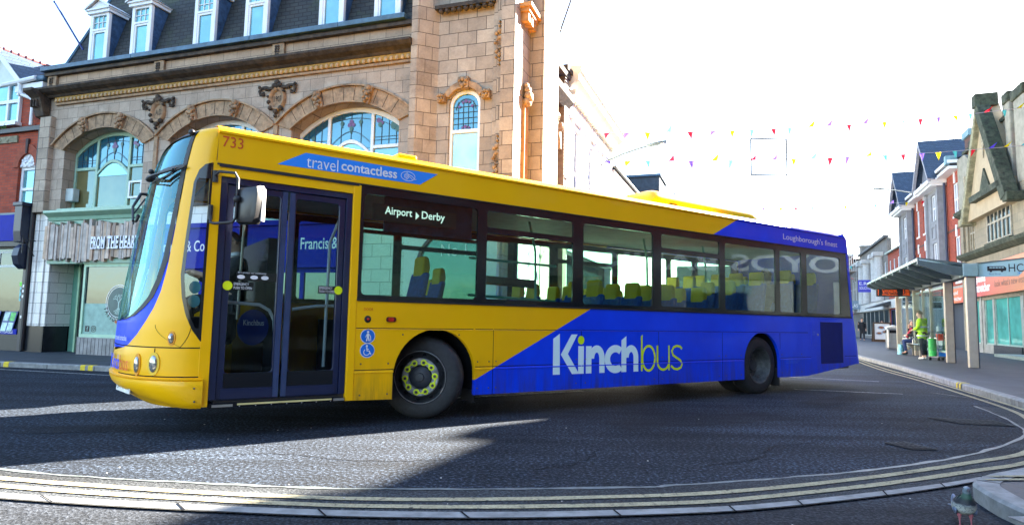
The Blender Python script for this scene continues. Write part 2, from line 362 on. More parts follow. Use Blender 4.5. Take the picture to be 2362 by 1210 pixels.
Y1=[(-9,5.7),(-6,4.98),(-3.47,4.42),(-2.78,4.29),(-2.14,4.19),(-1.55,4.13),(-1.02,4.1),(-0.6,4.11),(0.08,4.17),(0.67,4.26),(1.26,4.37),(1.93,4.59),(2.9,5.0),(4.0,5.56),(4.84,6.03),(5.7,6.85),(6.5,7.95),(7.22,9.2),(8.3,12.01),(9.15,14.37),(10.35,17.96),(12.6,23.6),(16.2,32.5)]
Y2=[(-9,5.5),(-6,4.78),(-3.31,4.23),(-2.07,4.04),(-0.98,3.95),(0.07,4.0),(1.2,4.17),(1.84,4.38),(2.76,4.75),(3.75,5.22),(4.46,5.57),(5.2,6.1),(5.95,6.85),(6.75,7.95),(7.42,9.15),(8.5,11.95),(9.35,14.3),(10.55,17.9),(12.8,23.55),(16.4,32.4)]
K1=[(-9,5.25),(-6,4.6),(-3.18,4.06),(-1.99,3.91),(-0.95,3.84),(0.07,3.88),(1.17,4.04),(1.77,4.2),(2.63,4.53),(3.3,4.82),(3.8,5.08)]
K2=[(-9,5.1),(-6,4.45),(-3.07,3.93),(-1.93,3.78),(-0.92,3.71),(0.07,3.75),(1.13,3.91),(1.71,4.07),(2.53,4.38),(3.2,4.68),(3.7,4.94)]
RK=[(40,91),(20,41.5),(15.9,31.2),(13.31,24.7),(10.95,18.1),(10.13,15.95),(8.83,12.55),(7.55,9.29),(6.72,7.6),(5.75,6.35),(4.7,5.47),(3.95,4.95),(3.5,4.70),(3.22,4.47),(3.10,4.2),(3.02,3.86),(2.97,3.3),(2.97,2.5),(2.97,-10)]
sJ,sK1,sK2=smooth(JOINT),smooth(K1),smooth(K2)
jj=[(x,y+random.uniform(-.018,.018)) for x,y in sJ]
sheet('edge_strip',jj+[(7.45,9.4)]+smooth([(7.45,9.4),(6.65,7.75),(5.7,6.55),(4.6,5.6),(3.4,4.85)])[1:]+sK1[::-1],.004,STRIP)
strip('joint_seal',sJ,.035,.008,mat('bitumen seal',(.12,.14,.14),.6,var=.4,scale=15),.014)
sheet('footway',sK2+[(3.6,4.7),(3.05,4.3),(2.98,3.4),(2.98,-6),(-9,-6)],.006,FOOT)
strip('yellow_line',smooth(Y1),.075,.010,YLINE,.003); strip('yellow_line',smooth(Y2),.075,.010,YLINE,.003)
# flush kerb stones of the crossing
kb=MB(); L1,L2=sK1,sK2; n=len(L1); step=6
for i in range(0,n-1,1):
    a,b_,c,d=L1[i],L1[i+1],L2[i+1],L2[i]
    kb.face([(*a,.014),(*b_,.014),(*c,.014),(*d,.014)])
struct(kb.done('kerb',KERB))
jb=MB()
for i in range(3,n-1,5):
    a,d=Vector(L1[i]),Vector(L2[i]); t=Vector((1,.12)).normalized()*.007; d=d+Vector((.05,0))
    jb.face([(*(a-t),.018),(*(a+t),.018),(*(d+t),.018),(*(d-t),.018)])
for k in range(n-1):
    for LL in (L2,):
        a,c=Vector(LL[k]),Vector(LL[k+1]); e=Vector((0,.008)); jb.face([(*(a-e),.018),(*(c-e),.018),(*(c+e),.018),(*(a+e),.018)])
struct(jb.done('kerb_joint',DARK))
rk=kerb('kerb',RK,.15,.11,KERB,1)
sheet('pavement',offs(rk,.145)+[(60,-10),(120,150),(60,110)],.105,PVS)
LK=[(-60,24),(-30,17.4),(-10.41,13.0),(-7.75,12.4),(-5.5,11.95),(-3.2,11.6),(-1.2,11.42),(.1,11.5),(1.0,11.9),(1.6,12.9),(3.0,16.6),(6,24.5),(12,40),(40,113)]
lk=kerb('kerb',LK,.15,.10,KERB,1)
sheet('pavement',offs(lk,.145)+[(20,115),(-60,60)],.095,PVS)
for p,q in (((-10.33,12.98),(-10.2,12.95)),((-8.48,12.565),(-8.37,12.54)),((-8.30,12.525),(-8.19,12.50))):
    b=MB(); p,q=Vector(p),Vector(q); nn=Vector((.22,.97))*.15
    b.face([(*p,.0),(*q,.0),(*(q),.083),(*(p),.083)]); b.face([(*(p+nn*.13),.104),(*(q+nn*.13),.104),(*(q+nn),.104),(*(p+nn),.104)]); b.face([(*p,.083),(*q,.083),(*(q+nn*.13),.104),(*(p+nn*.13),.104)])
    for v in b.b.verts: v.co+=Vector((-.001,-.004,0))
    struct(b.done('kerb_tick',YTICK))
for (x,y) in ((8.72,12.3),(8.80,12.5)):
    b=MB(); t=Vector((.364,.931)); nn=Vector((.931,-.364)); p=Vector((x,y))-nn*.004; q=p+t*.09
    b.face([(*p,0),(*q,0),(*q,.092),(*p,.092)]); b.face([(*p,.092),(*q,.092),(*(q+nn*.024),.113),(*(p+nn*.024),.113)]); b.face([(*(p+nn*.024),.114),(*(q+nn*.024),.114),(*(q+nn*.16),.114),(*(p+nn*.16),.114)])
    struct(b.done('kerb_tick',YTICK))
for y0 in (0,.115):
    b=MB(); b.face([(3.3+y0,4.50+y0*.9,.1155),(3.36+y0,4.47+y0*.9,.1155),(4.6+y0,4.62+y0*.9,.1155),(4.55+y0,4.67+y0*.9,.1155)]); struct(b.done('yellow_line',YLINE))
strip('white_line',[(-30,17.2),(-9.92,12.4),(-7.16,11.6),(-4,10.95)],.09,.006,WLINE,.01)
for a,c,w_ in (((5.2,11.6),(6.9,11.15),.12),((6.0,14.5),(7.9,13.6),.12),((-1.5,8.9),(1.2,10.6),.1),((7.6,11.5),(7.95,9.8),.03)):
    strip('white_line',[(a[0]+(c[0]-a[0])*i/12,a[1]+(c[1]-a[1])*i/12) for i in range(13)],w_,.006,WLINE,.02)
# repairs, cracks and oil marks
def blob(cx,cy,rx,ry,n=22,j=.18): return [(cx+rx*math.cos(2*PI*i/n)*random.uniform(1-j,1+j),cy+ry*math.sin(2*PI*i/n)*random.uniform(1-j,1+j)) for i in range(n)]
for q in ([(1.3,6.9),(3.6,7.9),(3.35,8.5),(1.05,7.45)],[(-4.6,6.0),(-3.1,6.35),(-3.2,6.75),(-4.7,6.4)],[(4.6,9.2),(6.6,10.9),(6.3,11.4),(4.3,9.6)]):
    q=[(a[0]+(c[0]-a[0])*k/8+random.uniform(-.03,.03),a[1]+(c[1]-a[1])*k/8+random.uniform(-.03,.03)) for a,c in zip(q,q[1:]+q[:1]) for k in range(8)]; sheet('road_patch',q,.003,PATCH)
for P0 in ([(-3.2,5.4),(-2.5,5.25),(-1.9,5.38),(-1.2,5.2),(-.5,5.28)],[(1.6,5.25),(2.2,5.6),(2.5,6.1),(3.1,6.4)],[(0.2,5.0),(.6,5.3),(.8,5.8)],[(4.4,7.2),(4.9,7.5),(5.2,8.1)]):
    Pk=smooth(P0,8); strip('road_crack',[(x+random.uniform(-.02,.02),y+random.uniform(-.02,.02)) for x,y in Pk],.012,.0048,DARK,.003)
# small litter specks on the road
lit=MB()
for i in range(22):
    x,y=random.uniform(-4,6),random.uniform(3.2,8); s=random.uniform(.004,.012)
    lit.box(x,x+s,y,y+s*1.4,.012,.016)
o=lit.done('road_grit',mat('pale grit',(.45,.44,.4),.9)); struct(o,'stuff')
# iron covers
def cover(name,label,cat,quad,nb,m):
    q=[Vector(p) for p in quad]; c=sum(q,Vector((0,0)))/4
    t=thing(name,label,cat,(c.x,c.y,.002))
    q=[p-c for p in q]
    def at(u,v): return q[0]*(1-u)*(1-v)+q[1]*u*(1-v)+q[2]*u*v+q[3]*(1-u)*v
    b=MB(); b.face([(*p,.003) for p in q]); b.done('pan',DARK,t)
    fr=MB()
    for a,d in ((0,1),(1,2),(2,3),(3,0)):
        A,B=q[a],q[d]; iA,iB=A*.9,B*.9
        fr.face([(*A,.010),(*B,.010),(*iB,.010),(*iA,.010)])
    fr.done('frame',m,t)
    g=MB()
    for i in range(nb):
        for j in range(3):
            u0=(i+.15)/nb; u1=(i+.72)/nb; v0=j/3+.03; v1=j/3+.30
            pts=[at(u0*.84+.08,v0*.84+.08),at(u1*.84+.08,v0*.84+.08),at(u1*.84+.08,v1*.84+.08),at(u0*.84+.08,v1*.84+.08)]
            vs=[(*p,.012) for p in pts]; g.face(vs)
    g.done('grating',m,t); return t
IRON=mat('worn cast iron',(.075,.075,.072),.9,.0,var=.4,scale=20,spec=.05)
cover('drain_grate','long slatted iron drain grate set in the road near the right kerb','drain grate',[(5.42,8.30),(6.15,8.12),(6.08,7.68),(5.5,7.80)],9,IRON)
cover('manhole_cover','small square iron access cover set in dark asphalt, nearest the camera','manhole cover',[(3.75,6.42),(4.02,6.50),(4.1,6.12),(3.83,6.10)],4,IRON)
# ================================================================== BUS
# local frame: x runs from the front axle to the rear, y from the door side to the far side, z up
BUS=thing('bus','yellow and blue single deck bus crossing the road junction','bus',(-.9126,7.1527,0),R(34.27))
W_=2.5
def arch(cx,hw,zb,zt,z0):
    """points of a wheel opening from its right foot to its left foot"""
    return [(cx+hw,z0)]+[(cx+hw*math.cos(a),zb+(zt-zb)*math.sin(a)) for a in [PI*i/22 for i in range(23)]]+[(cx-hw,z0)]
TF,TR=.087,6.24
side=[(-.875,1.332),(-.875,.285),(-.43,.275)]+arch(TF,.515,.52,1.03,.27)[::-1]+arch(TR,.495,.52,1.03,.266)[::-1]+[(7.6,.265),(9.32,.445),(9.24,.9),(9.15,1.332)]
MB().plate(side,[],0,.05).done('side_panel',LIV,BUS,bevel=.004)
fs=[(-2.36,1.332),(-2.36,.29),(-.43,.275)]+side[3:]
MB().plate(fs,[],W_,W_-.05).done('side_panel',LIV,BUS)
# window band: black surround with openings, then the panes
bays=[(-.84,.62),(.73,2.09),(2.27,3.61),(3.79,5.14),(5.28,6.66)]
def rr(x0,x1,z0,z1,r=.05):
    o=[]
    for cx,cz,a in ((x1-r,z1-r,0),(x0+r,z1-r,PI/2),(x0+r,z0+r,PI),(x1-r,z0+r,1.5*PI)):
        o+=[(cx+r*math.cos(a+PI/2*i/4),cz+r*math.sin(a+PI/2*i/4)) for i in range(5)]
    return o
holes=[rr(-.83,.60,1.39,2.48)]
for i,(a,c) in enumerate(bays[1:],1):
    if i in (1,3): holes+=[rr(a,c,1.40,2.20,.03),rr(a,c,2.27,2.47,.03)]
    else: holes+=[rr(a,c,1.39,2.47,.04)]
holes+=[rr(6.79,7.46,1.39,2.47,.03),rr(7.63,8.78,1.39,2.47,.04)]
band=[(-.875,1.332),(9.15,1.332),(9.02,2.572),(-.875,2.572)]
MB().plate(band,holes,0.004,.03).done('window_surround',BLK,BUS)
MB().plate([(-1.6,1.332),(9.15,1.332),(9.02,2.572),(-1.6,2.572)],[rr(-1.5,-.95,1.45,2.47)]+holes,W_-.004,W_-.03).done('window_surround',BLK,BUS)
def panes(y,gm):
    for (a,c) in bays: box('window',gm,BUS,a-.02,c+.02,y,y+.004,1.38,2.49)
    box('window',gm,BUS,6.77,7.5,y,y+.004,1.38,2.49); box('window',gm,BUS,7.6,8.8,y,y+.004,1.38,2.49)
panes(.016,BUSGL); panes(W_-.020,BUSGL2); box('window',BUSGL2,BUS,-1.52,-.93,W_-.02,W_-.016,1.43,2.49)
# cantrail, gutter and sealing strips
MB().plate([(-2.30,2.576),(9.02,2.576),(8.97,2.87),(-2.30,2.87)],[],0,.05).done('cantrail',LIV,BUS)
MB().plate([(-2.30,2.576),(9.02,2.576),(8.97,2.87),(-2.30,2.87)],[],W_,W_-.05).done('cantrail',LIV,BUS)
g=MB(); g.box(-2.30,9.0,-.010,.004,2.566,2.580); g.box(-.875,9.14,-.010,.006,1.322,1.345); g.done('rubber_strip',RUB,BUS)
g=MB(); g.box(-2.28,-.90,-.012,.004,2.548,2.578); g.done('door_gutter',RUB,BUS)
g=MB(); g.prism([(0,0),(0,.035),(-.018,.030),(-.018,.008)],(-2.30,.001,2.865),Y,Z,X,11.27); g.done('roof_gutter',LIV,BUS)
# panel joints: a dark groove over a narrow ledge
sg=MB(); lg=MB()
for a,c in ((-.87,-.40),(-.40,.57),(.60,.85),(.86,2.24),(2.25,3.72),(3.73,5.18),(5.19,5.99),(5.99,6.74),(6.76,7.62)):
    sg.box(a,c,-.0015,.004,1.032,1.040); lg.prism([(0,0),(-.004,.002),(-.004,.006),(0,.013)],(a,.001,1.020),Y,Z,X,c-a)
for a,c in ((-.87,-.43),(.61,.85),(.86,2.24),(2.25,3.72),(3.73,5.18),(5.19,5.74),(6.745,7.70),(8.86,9.29)):
    sg.box(a,c,-.0015,.004,.592,.600); lg.prism([(0,0),(-.007,.002),(-.007,.006),(0,.028)],(a,.001,.562),Y,Z,X,c-a)
for x,z0,z1 in ((.855,.27,1.03),(2.245,.27,1.03),(3.725,.27,1.03),(5.185,.27,1.03),(6.75,.75,1.03),(-.43,.28,.6)): sg.box(x-.003,x+.003,-.0015,.004,z0,z1)
sg.done('panel_joint',DARK,BUS); lg.done('panel_ledge',LIV,BUS)
rv=MB()
for x in (-.80,-.49,.64,.80,.90,2.16,2.32,3.64,3.80,5.10,5.27,5.66,6.80,7.4): 
    for z in ((.335,.66) if x<-.4 else (.345,.655)): rv.lathe([(.0,-.006),(.007,-.005),(.010,.0)],(x,.0,z),Y,8)
for x in (-.33,.38): rv.lathe([(.0,-.006),(.007,-.005),(.010,.0)],(x,.0,.97),Y,8)
rv.done('rivet',mat('worn rivet',(.10,.08,.05),.5),BUS)
# engine bay door, louvred grille, filler flap
g=MB(); g.plate(rect(8.03,8.80,.47,1.235),[],-.004,.01)
g.done('engine_grille',mat('dark blue mesh',(.004,.008,.10),.6,var=.3,scale=40),BUS)
g=MB()
for i in range(26): g.box(8.05+i*.0285,8.058+i*.0285,-.010,-.003,.48,1.225)
g.done('grille_louvre',mat('grille blue',(.004,.012,.16),.5),BUS)
g=MB(); g.plate(rr(7.72,8.01,.81,1.235,.03),[],-.005,.01); f=g.done('filler_flap',LIV,BUS,bevel=.004)
g=MB(); g.lathe([(.0,-.012),(.018,-.010),(.02,-.002)],(7.93,-.005,1.0),Y,12); g.done('flap_lock',STEEL,f)
# rear wall and corner
def rearx(z): return lerp([(.44,9.32),(.9,9.24),(1.33,9.15),(2.57,9.02),(2.87,8.97),(3.0,8.8)],z)
g=MB()
def rear(u,v):
    z=.44+v*2.52; a=PI*u; cy=1.25-1.25*(math.copysign(abs(math.cos(a))**(2/5),math.cos(a))); sx=math.sin(a)**(2/5) if 0<u<1 else 0
    return (rearx(z)-.02+.20*sx,cy,z)
g.grid(rear,40,24); g.done('rear_panel',LIV,BUS,smooth=True)
g=MB(); g.box(9.24,9.36,.06,.17,1.36,1.47); g.done('rear_lamp',RED,BUS,bevel=.02)
MB().box(7.5,9.25,.05,2.45,.43,.46).done('underfloor',DARK,BUS)
# roof
def roofsec(k):
    P=[(0.0,2.868),(.012,2.905),(.05,2.945),(.13,2.975),(.35,3.0),(.8,3.015),(1.25,3.02)]
    P=P+[(W_-y,z) for y,z in P[::-1][1:]]
    i=k*(len(P)-1); j=min(int(i),len(P)-2); f=i-j
    return P[j][0]*(1-f)+P[j+1][0]*f,P[j][1]*(1-f)+P[j+1][1]*f
def roof(u,v):
    y,z=roofsec(v); x=-2.30+u*11.3
    e=max(0,(x-8.7)/.3); z-=.12*e*e*(1 if z>2.9 else (z-2.868)/.03); return (x,y,z)
MB().grid(roof,60,24).done('roof',LIV,BUS,smooth=True)
# nose -------------------------------------------------------------
TC=[(.28,-2.70),(.36,-2.84),(.45,-2.92),(.6,-2.97),(.83,-2.96),(1.1,-2.95),(1.5,-2.91),(2.0,-2.84),(2.5,-2.76),(2.75,-2.70),(2.86,-2.655),(2.92,-2.58),(2.96,-2.47),(2.985,-2.33),(3.0,-2.1),(3.012,-1.7)]
TS=[(2.6,-2.31),(2.86,-2.30),(2.92,-2.27),(2.96,-2.2),(2.985,-2.1),(3.0,-1.9),(3.012,-1.6)]
HW=[(2.868,1.25),(2.905,1.238),(2.945,1.2),(2.975,1.12),(3.0,.9),(3.012,.5)]
def nose(th,z,off=0.0):
    tc,ts,hw=lerp(TC,z),lerp(TS,z),lerp(HW,z)
    def p(h):
        c=math.cos(h); return Vector((ts-(ts-tc)*max(math.sin(h),0)**1.0,1.25-(hw)*math.copysign(abs(c)**(2/2.5),c),z))
    q=p(th)
    if off:
        d=p(min(th+.01,PI))-p(max(th-.01,0)); n=Vector((d.y,-d.x,0)); 
        if n.length>0: n.normalize()
        if n.x>0 and abs(n.x)>.2: n=-n
        if th<.3 and n.y>0: n=-n
        if th>PI-.3 and n.y<0: n=-n
        q=q+n*off
    return q
def th_of(u_y,z):   # angle for lateral distance from the near side
    c=(1.25-u_y)/lerp(HW,z); return math.acos(min(1,abs(c)**(2.5/2)))
WS=[(1.07,PI/2),(1.08,1.25),(1.12,1.02),(1.20,.86),(1.30,.74),(1.45,.655),(1.64,.60),(2.0,.575),(2.45,.555),(2.90,.53)]   # windscreen edge angle
def Wt(z): return lerp(WS,z)
BLT=[(.80,PI/2),(.815,1.22),(.85,1.08),(.95,.93),(1.08,.80),(1.2,.71),(1.35,.64),(1.5,.605),(1.64,.585)]
def Yt(z):
    if z<.80: return PI/2
    if z<1.64: return min(lerp(BLT,z),Wt(z))
    return Wt(z)-.012
SSL=[(.90,.06),(1.0,.17),(1.14,.27),(1.3,.34),(1.5,.385),(1.8,.385),(2.1,.375),(2.38,.37),(2.50,.30),(2.555,.20),(2.575,.08)]
def both(mb,lo,hi,z0,z1,nz,nt,off=0.0,sides=(0,1)):
    for s in sides:
        def f(u,v):
            z=z0+(z1-z0)*u; a,b=lo(z),hi(z); h=a+(b-a)*v
            return nose(PI-h if s else h,z,off)
        mb.grid(f,nz,nt)
g=MB()
both(g,lambda z:0.0,lambda z:.055,.30,2.88,40,3)
both(g,lambda z:.055,lambda z:Yt(z),.30,.90,14,18)
both(g,lambda z:max(.055,lerp(SSL,z)),lambda z:Yt(z),.90,2.575,60,12)
both(g,lambda z:.055,lambda z:Yt(z),2.575,2.88,8,12)
both(g,lambda z:0.0,lambda z:PI/2,2.88,3.01,14,24)
g.done('front_shell',YEL,BUS,smooth=True)
g=MB(); both(g,lambda z:min(Yt(z),Wt(z)),lambda z:Wt(z),.80,1.62,40,10); g.done('front_chevron',BLU,BUS,smooth=True)
g=MB(); both(g,lambda z:Wt(z)-.004,lambda z:min(Wt(z)+.075,PI/2),1.06,2.885,60,3,.006)
both(g,lambda z:Wt(z),lambda z:PI/2,2.535,2.56,1,16,.008); both(g,lambda z:Wt(z),lambda z:PI/2,2.855,2.90,2,16,.006); g.done('windscreen_seal',RUB,BUS,smooth=True)
g=MB(); both(g,lambda z:Wt(z),lambda z:PI/2,1.07,2.54,50,20,-.004); g.done('windscreen',WSGL,BUS,smooth=True)
g=MB(); both(g,lambda z:Wt(z),lambda z:PI/2,2.545,2.88,8,20,-.002); g.done('destination_glass',WSGL,BUS,smooth=True)
g=MB(); g.box(-2.45,-2.35,.25,2.25,2.56,2.86); g.done('destination_blind',DARK,BUS)
# black quarter light beside the windscreen
for sd in ((0,),(1,)):
    g=MB()
    both(g,lambda z:.05,lambda z:max(.052,lerp(SSL,z)),.90,1.02,40,5,.003,sd); both(g,lambda z:.05,lambda z:max(.052,lerp(SSL,z)),2.42,2.575,40,5,.003,sd)
    both(g,lambda z:.05,lambda z:.09,1.02,2.42,40,5,.003,sd); both(g,lambda z:lerp(SSL,z)-.05,lambda z:lerp(SSL,z),1.02,2.42,40,5,.003,sd)
    g.done('quarter_light_seal',BLK,BUS,smooth=True)
    g=MB(); both(g,lambda z:.085,lambda z:max(.087,lerp(SSL,z)-.045),1.0,2.45,30,5,.0,sd); g.done('quarter_light',DOORGL,BUS,smooth=True)
# bumper with a ledge
BO=[(.29,.0),(.32,.03),(.40,.045),(.50,.05),(.545,.04),(.56,.0)]
def bump_(u,v):
    z=.29+.27*u; h=PI*v; rise=.05*math.sin(h)**2
    q=nose(h,max(.30,z),lerp(BO,z)); q.z=z+rise*(1-u); return q
g=MB(); g.grid(bump_,14,60); g.grid(lambda u,v:nose(PI*v,.56,.0)*(1-u)+(nose(PI*v,.545,.042)+Vector((0,0,.008)))*u,1,60); g.done('bumper',YEL,BUS,smooth=True)
g=MB()
for z,a,c,o in ((.835,.055,PI/2,.002),(.572,.055,PI/2-.3,.003)): both(g,lambda q:a,lambda q:c,z,z+.010,1,24,o)
for h in (.62,): 
    for s in (h,PI-h): g.grid(lambda u,v:nose(s+.012*v,.58+.25*u,.002),6,1)
g.grid(lambda u,v:nose(.30+.35*math.sin(u*PI/2)+.006*v,.845+.20*u,.002),12,1)
g.grid(lambda u,v:nose(.18+.12*(1-u)**2+.008*v,.845+.21*u,.002),12,1)
g.done('front_joint',DARK,BUS)
def lamp(name,h,z,rx,rz,m,rec):
    c=nose(h,z,.004); d=(nose(h+.02,z)-nose(h-.02,z)).normalized(); n=Vector((d.y,-d.x,0)); n=n if n.x<0 or n.y<0 else -n
    a=MB(); a.prism([(rx*1.5*math.cos(t),rz*1.35*math.sin(t)) for t in [2*PI*i/28 for i in range(28)]],c-n*.012,d,Z,n,.016); o=a.done('lamp_recess',rec,BUS)
    b=MB()
    mx=Matrix.Translation(c+n*.006)@Matrix((( d.x,0,n.x,0),(d.y,0,n.y,0),(d.z,1,n.z,0),(0,0,0,1)))@Matrix.Diagonal((rx,rz,.02,1))
    bmesh.ops.create_uvsphere(b.b,u_segments=20,v_segments=12,radius=1,matrix=mx); l=b.done('headlight',m,o,smooth=True)
    return o
for s in (0,1):
    f=(lambda h:PI-h) if s else (lambda h:h)
    lamp('fog',f(.42),.925,.024,.048,LAMPG,DYEL); lamp('main',f(.62),.69,.042,.078,LAMPG,mat('amber headlamp',(.85,.55,.05),.2)); lamp('dip',f(.86),.675,.032,.075,LAMPG,DYEL)
# number plate and front lettering
def onnose(h0,h1,z,off):
    o=nose(h0,z,off); d=nose(h1,z,off)-o; d.z=0; return o,d.normalized(),d.length
o_,d_,l_=onnose(1.42,1.00,.395,.062); pb=MB(); pb.prism([(0,0),(.50,0),(.50,.105),(0,.105)],o_,d_,Z,d_.cross(Vector(Z)),.008); pl=pb.done('number_plate',mat('white plate',(.8,.8,.76),.4),BUS); txt('plate_lettering','FJ09 BXN',o_+d_*.03+Vector((0,0,.02)),d_,Z,.44,.065,RUB,pl,.0,.012)
o_,d_,l_=onnose(1.50,1.18,.61,.012); txt('front_lettering','Kinch',o_,d_,Z,l_,.14,BLU,BUS,.02,.010); o_,d_,l_=onnose(1.17,.99,.61,.012); txt('front_lettering','bus',o_,d_,Z,l_,.14,ORG,BUS,.0,.008)
o_,d_,l_=onnose(1.42,1.08,.885,.012); txt('front_lettering','travel contactless',o_,d_,Z,l_,.05,WHT,BUS,.0,.008)
rb=MB()
for h_ in (.10,):
    for z_ in (.36,.48): rb.ball(nose(h_,z_,.05),.010,6,4)
rb.done('rivet',mat('worn rivet',(.10,.08,.05),.5),BUS)
# wipers parked at the top of the windscreen
def wiper(h0,z0,h1,z1):
    a=MB(); a.tube([nose(h0,z0,.01),nose(h0,z0,.07),nose(h0*.6+h1*.4,z0*.6+z1*.4-.03,.10),nose(h1,z1,.06)],[.02,.018,.014,.012],8)
    a.tube([nose(h0+.02,z0-.05,.02),nose(h0*.5+h1*.5,z0*.5+z1*.5-.09,.08),nose(h1,z1-.03,.05)],.009,6)
    a.tube([nose(h1+(h0-h1)*.42,z1+(z0-z1)*.42-.06,.03),nose(h1,z1,.03),nose(h1-(h0-h1)*.28,z1+.03,.03)],.014,6)
    a.done('wiper',RUB,BUS,smooth=True)
wiper(1.25,2.50,.68,2.50); wiper(1.95,2.50,1.60,2.12)
a=MB(); a.ball(nose(1.33,2.50,.04),(.04,.07,.03)); a.done('wiper_pivot',RUB,BUS,smooth=True)
for h in (.60,1.75):
    a=MB(); a.ball(nose(h,2.875 if h<1 else 2.72,.03),(.03,.035,.03)); a.done('marker_lamp',RUB,BUS,smooth=True)
# door pillars and door leaves
for a_,c_,z0,z1,y in ((-2.35,-2.255,.30,2.60,0),(-.955,-.872,.285,2.56,-.006)): MB().box(a_,c_,y,.06,z0,z1).done('door_pillar',YEL,BUS,bevel=.006)
MB().box(-2.255,-.955,.0,.06,2.462,2.568).done('door_header',YEL,BUS)
fr=MB(); fr.plate(rect(-2.253,-.957,.36,2.462),[rect(-2.19,-1.02,.36,2.40)],.02,.10); fr.done('door_frame',NAVY,BUS,bevel=.004)
for x0,x1 in ((-2.188,-1.625),(-1.60,-1.022)):
    d=MB(); d.plate(rect(x0,x1,.345,2.398),[rr(x0+.065,x1-.065,.60,2.335,.03)],.045,.085); dl=d.done('door',NAVY,BUS,bevel=.006)
    box('door_glass',DOORGL,dl,x0+.05,x1-.05,.062,.066,.59,2.345); box('kick_panel',NAVY,dl,x0+.04,x1-.04,.034,.05,.355,.455)
    box('lower_panel',BLK,dl,x0+.06,x1-.06,.040,.05,.462,.60)
    m=MB(); m.box((x1-.05) if x0<-2 else x0,x1 if x0<-2 else x0+.05,.030,.05,.36,2.39); m.done('door_edge',mat('door edge rubber',(.03,.05,.12),.35),dl)
g=MB(); g.box(-2.24,-.97,-.01,.3,.285,.325); g.done('step',DARK,BUS)
g=MB(); g.box(-2.0,-1.1,-.016,-.010,.306,.322); g.done('step_edge',mat('yellow step edge',(.7,.6,.25),.4),BUS)
g=MB()
for i in range(7): g.ball((-1.98+i*.145,-.014,.296),.006,6,4)
g.box(-2.22,-2.04,-.014,.0,.295,.318); g.box(-1.08,-.97,-.014,.0,.295,.32); g.done('step_fixing',STEEL,BUS)
# nearside mirror
m_=MB(); m_.tube([(-2.31,-.01,2.455),(-2.31,-.07,2.455),(-2.30,-.14,2.47),(-2.18,-.24,2.455),(-2.155,-.26,2.40),(-2.155,-.26,2.04),(-2.18,-.25,1.995),(-2.31,-.12,1.985),(-2.335,-.05,2.0),(-2.335,-.01,2.09)],.0135,10)
m_.tube([(-2.31,-.012,2.39),(-2.31,-.012,2.50)],.025,8); m_.tube([(-2.335,-.012,2.03),(-2.335,-.012,2.17)],.022,8); mr=m_.done('mirror_arm',RUB,BUS,smooth=True)
h_=MB()
mx=Matrix.Translation((-2.06,-.27,2.165))@Matrix.Rotation(R(-52),4,'Z')
P8=[(-.085,-.175),(.10,-.18),(.135,-.12),(.15,.10),(.135,.175),(-.07,.165),(-.10,.10),(-.11,-.1)]
vs=[[h_.b.verts.new(mx@Vector((x*s,y,z*s))) for x,z in P8] for y,s in ((-.06,.72),(-.045,.93),(.0,1.0),(.045,1.0))]
for A,B in zip(vs,vs[1:]):
    for i in range(8): h_.b.faces.new((A[i],A[(i+1)%8],B[(i+1)%8],B[i]))
h_.b.faces.new(vs[0]); h_.b.faces.new(vs[-1])
hd=h_.done('mirror_head',mat('black mirror shell',(.02,.02,.022),.35,var=.2),mr,smooth=True)
e_=MB(); e_.prism([(x*.97,z*.97) for x,z in P8],mx@Vector((0,.05,0)),mx.to_3x3()@Vector(X),Z,mx.to_3x3()@Vector(Y),.004); e_.done('mirror_glass',mat('mirror face',(.8,.82,.85),.03,1,var=0),mr)
e_=MB(); e_.box(.132,.150,.015,.056,-.15,.15,mx); e_.done('mirror_rim',mat('white mirror edge',(.75,.72,.74),.4),mr)
e_=MB(); e_.ball((-2.155,-.265,2.21),(.035,.035,.035)); e_.done('mirror_joint',RUB,mr,smooth=True)
# roof pod
g=MB()
def pod(u,v):
    a=PI*v; x=4.10+u*3.0; e=1-max(0,(.10-u)/.10)**2.2*.98; e2=1-max(0,(u-.94)/.06)**2*.6; h=(.365-.03*u)*e*e2
    k=abs(math.cos(a)); y=1.25-.66*math.copysign(k**.35,math.cos(a)); return (x,y,2.985+h*max(math.sin(a),0)**.35)
g.grid(pod,30,28); g.done('roof_pod',YEL,BUS,smooth=True)
box('pod_vent',DARK,BUS,4.62,4.80,.575,.60,3.03,3.12)
g=MB(); g.box(-.42,-.18,.10,.30,2.96,3.02); g.done('roof_vent',YEL,BUS,bevel=.02)
for x in (4.9,6.4): 
    g=MB(); g.tube([(x,.75,3.31),(x+.03,.73,3.35),(x+.09,.72,3.36)],.012); g.done('pod_catch',RUB,BUS)
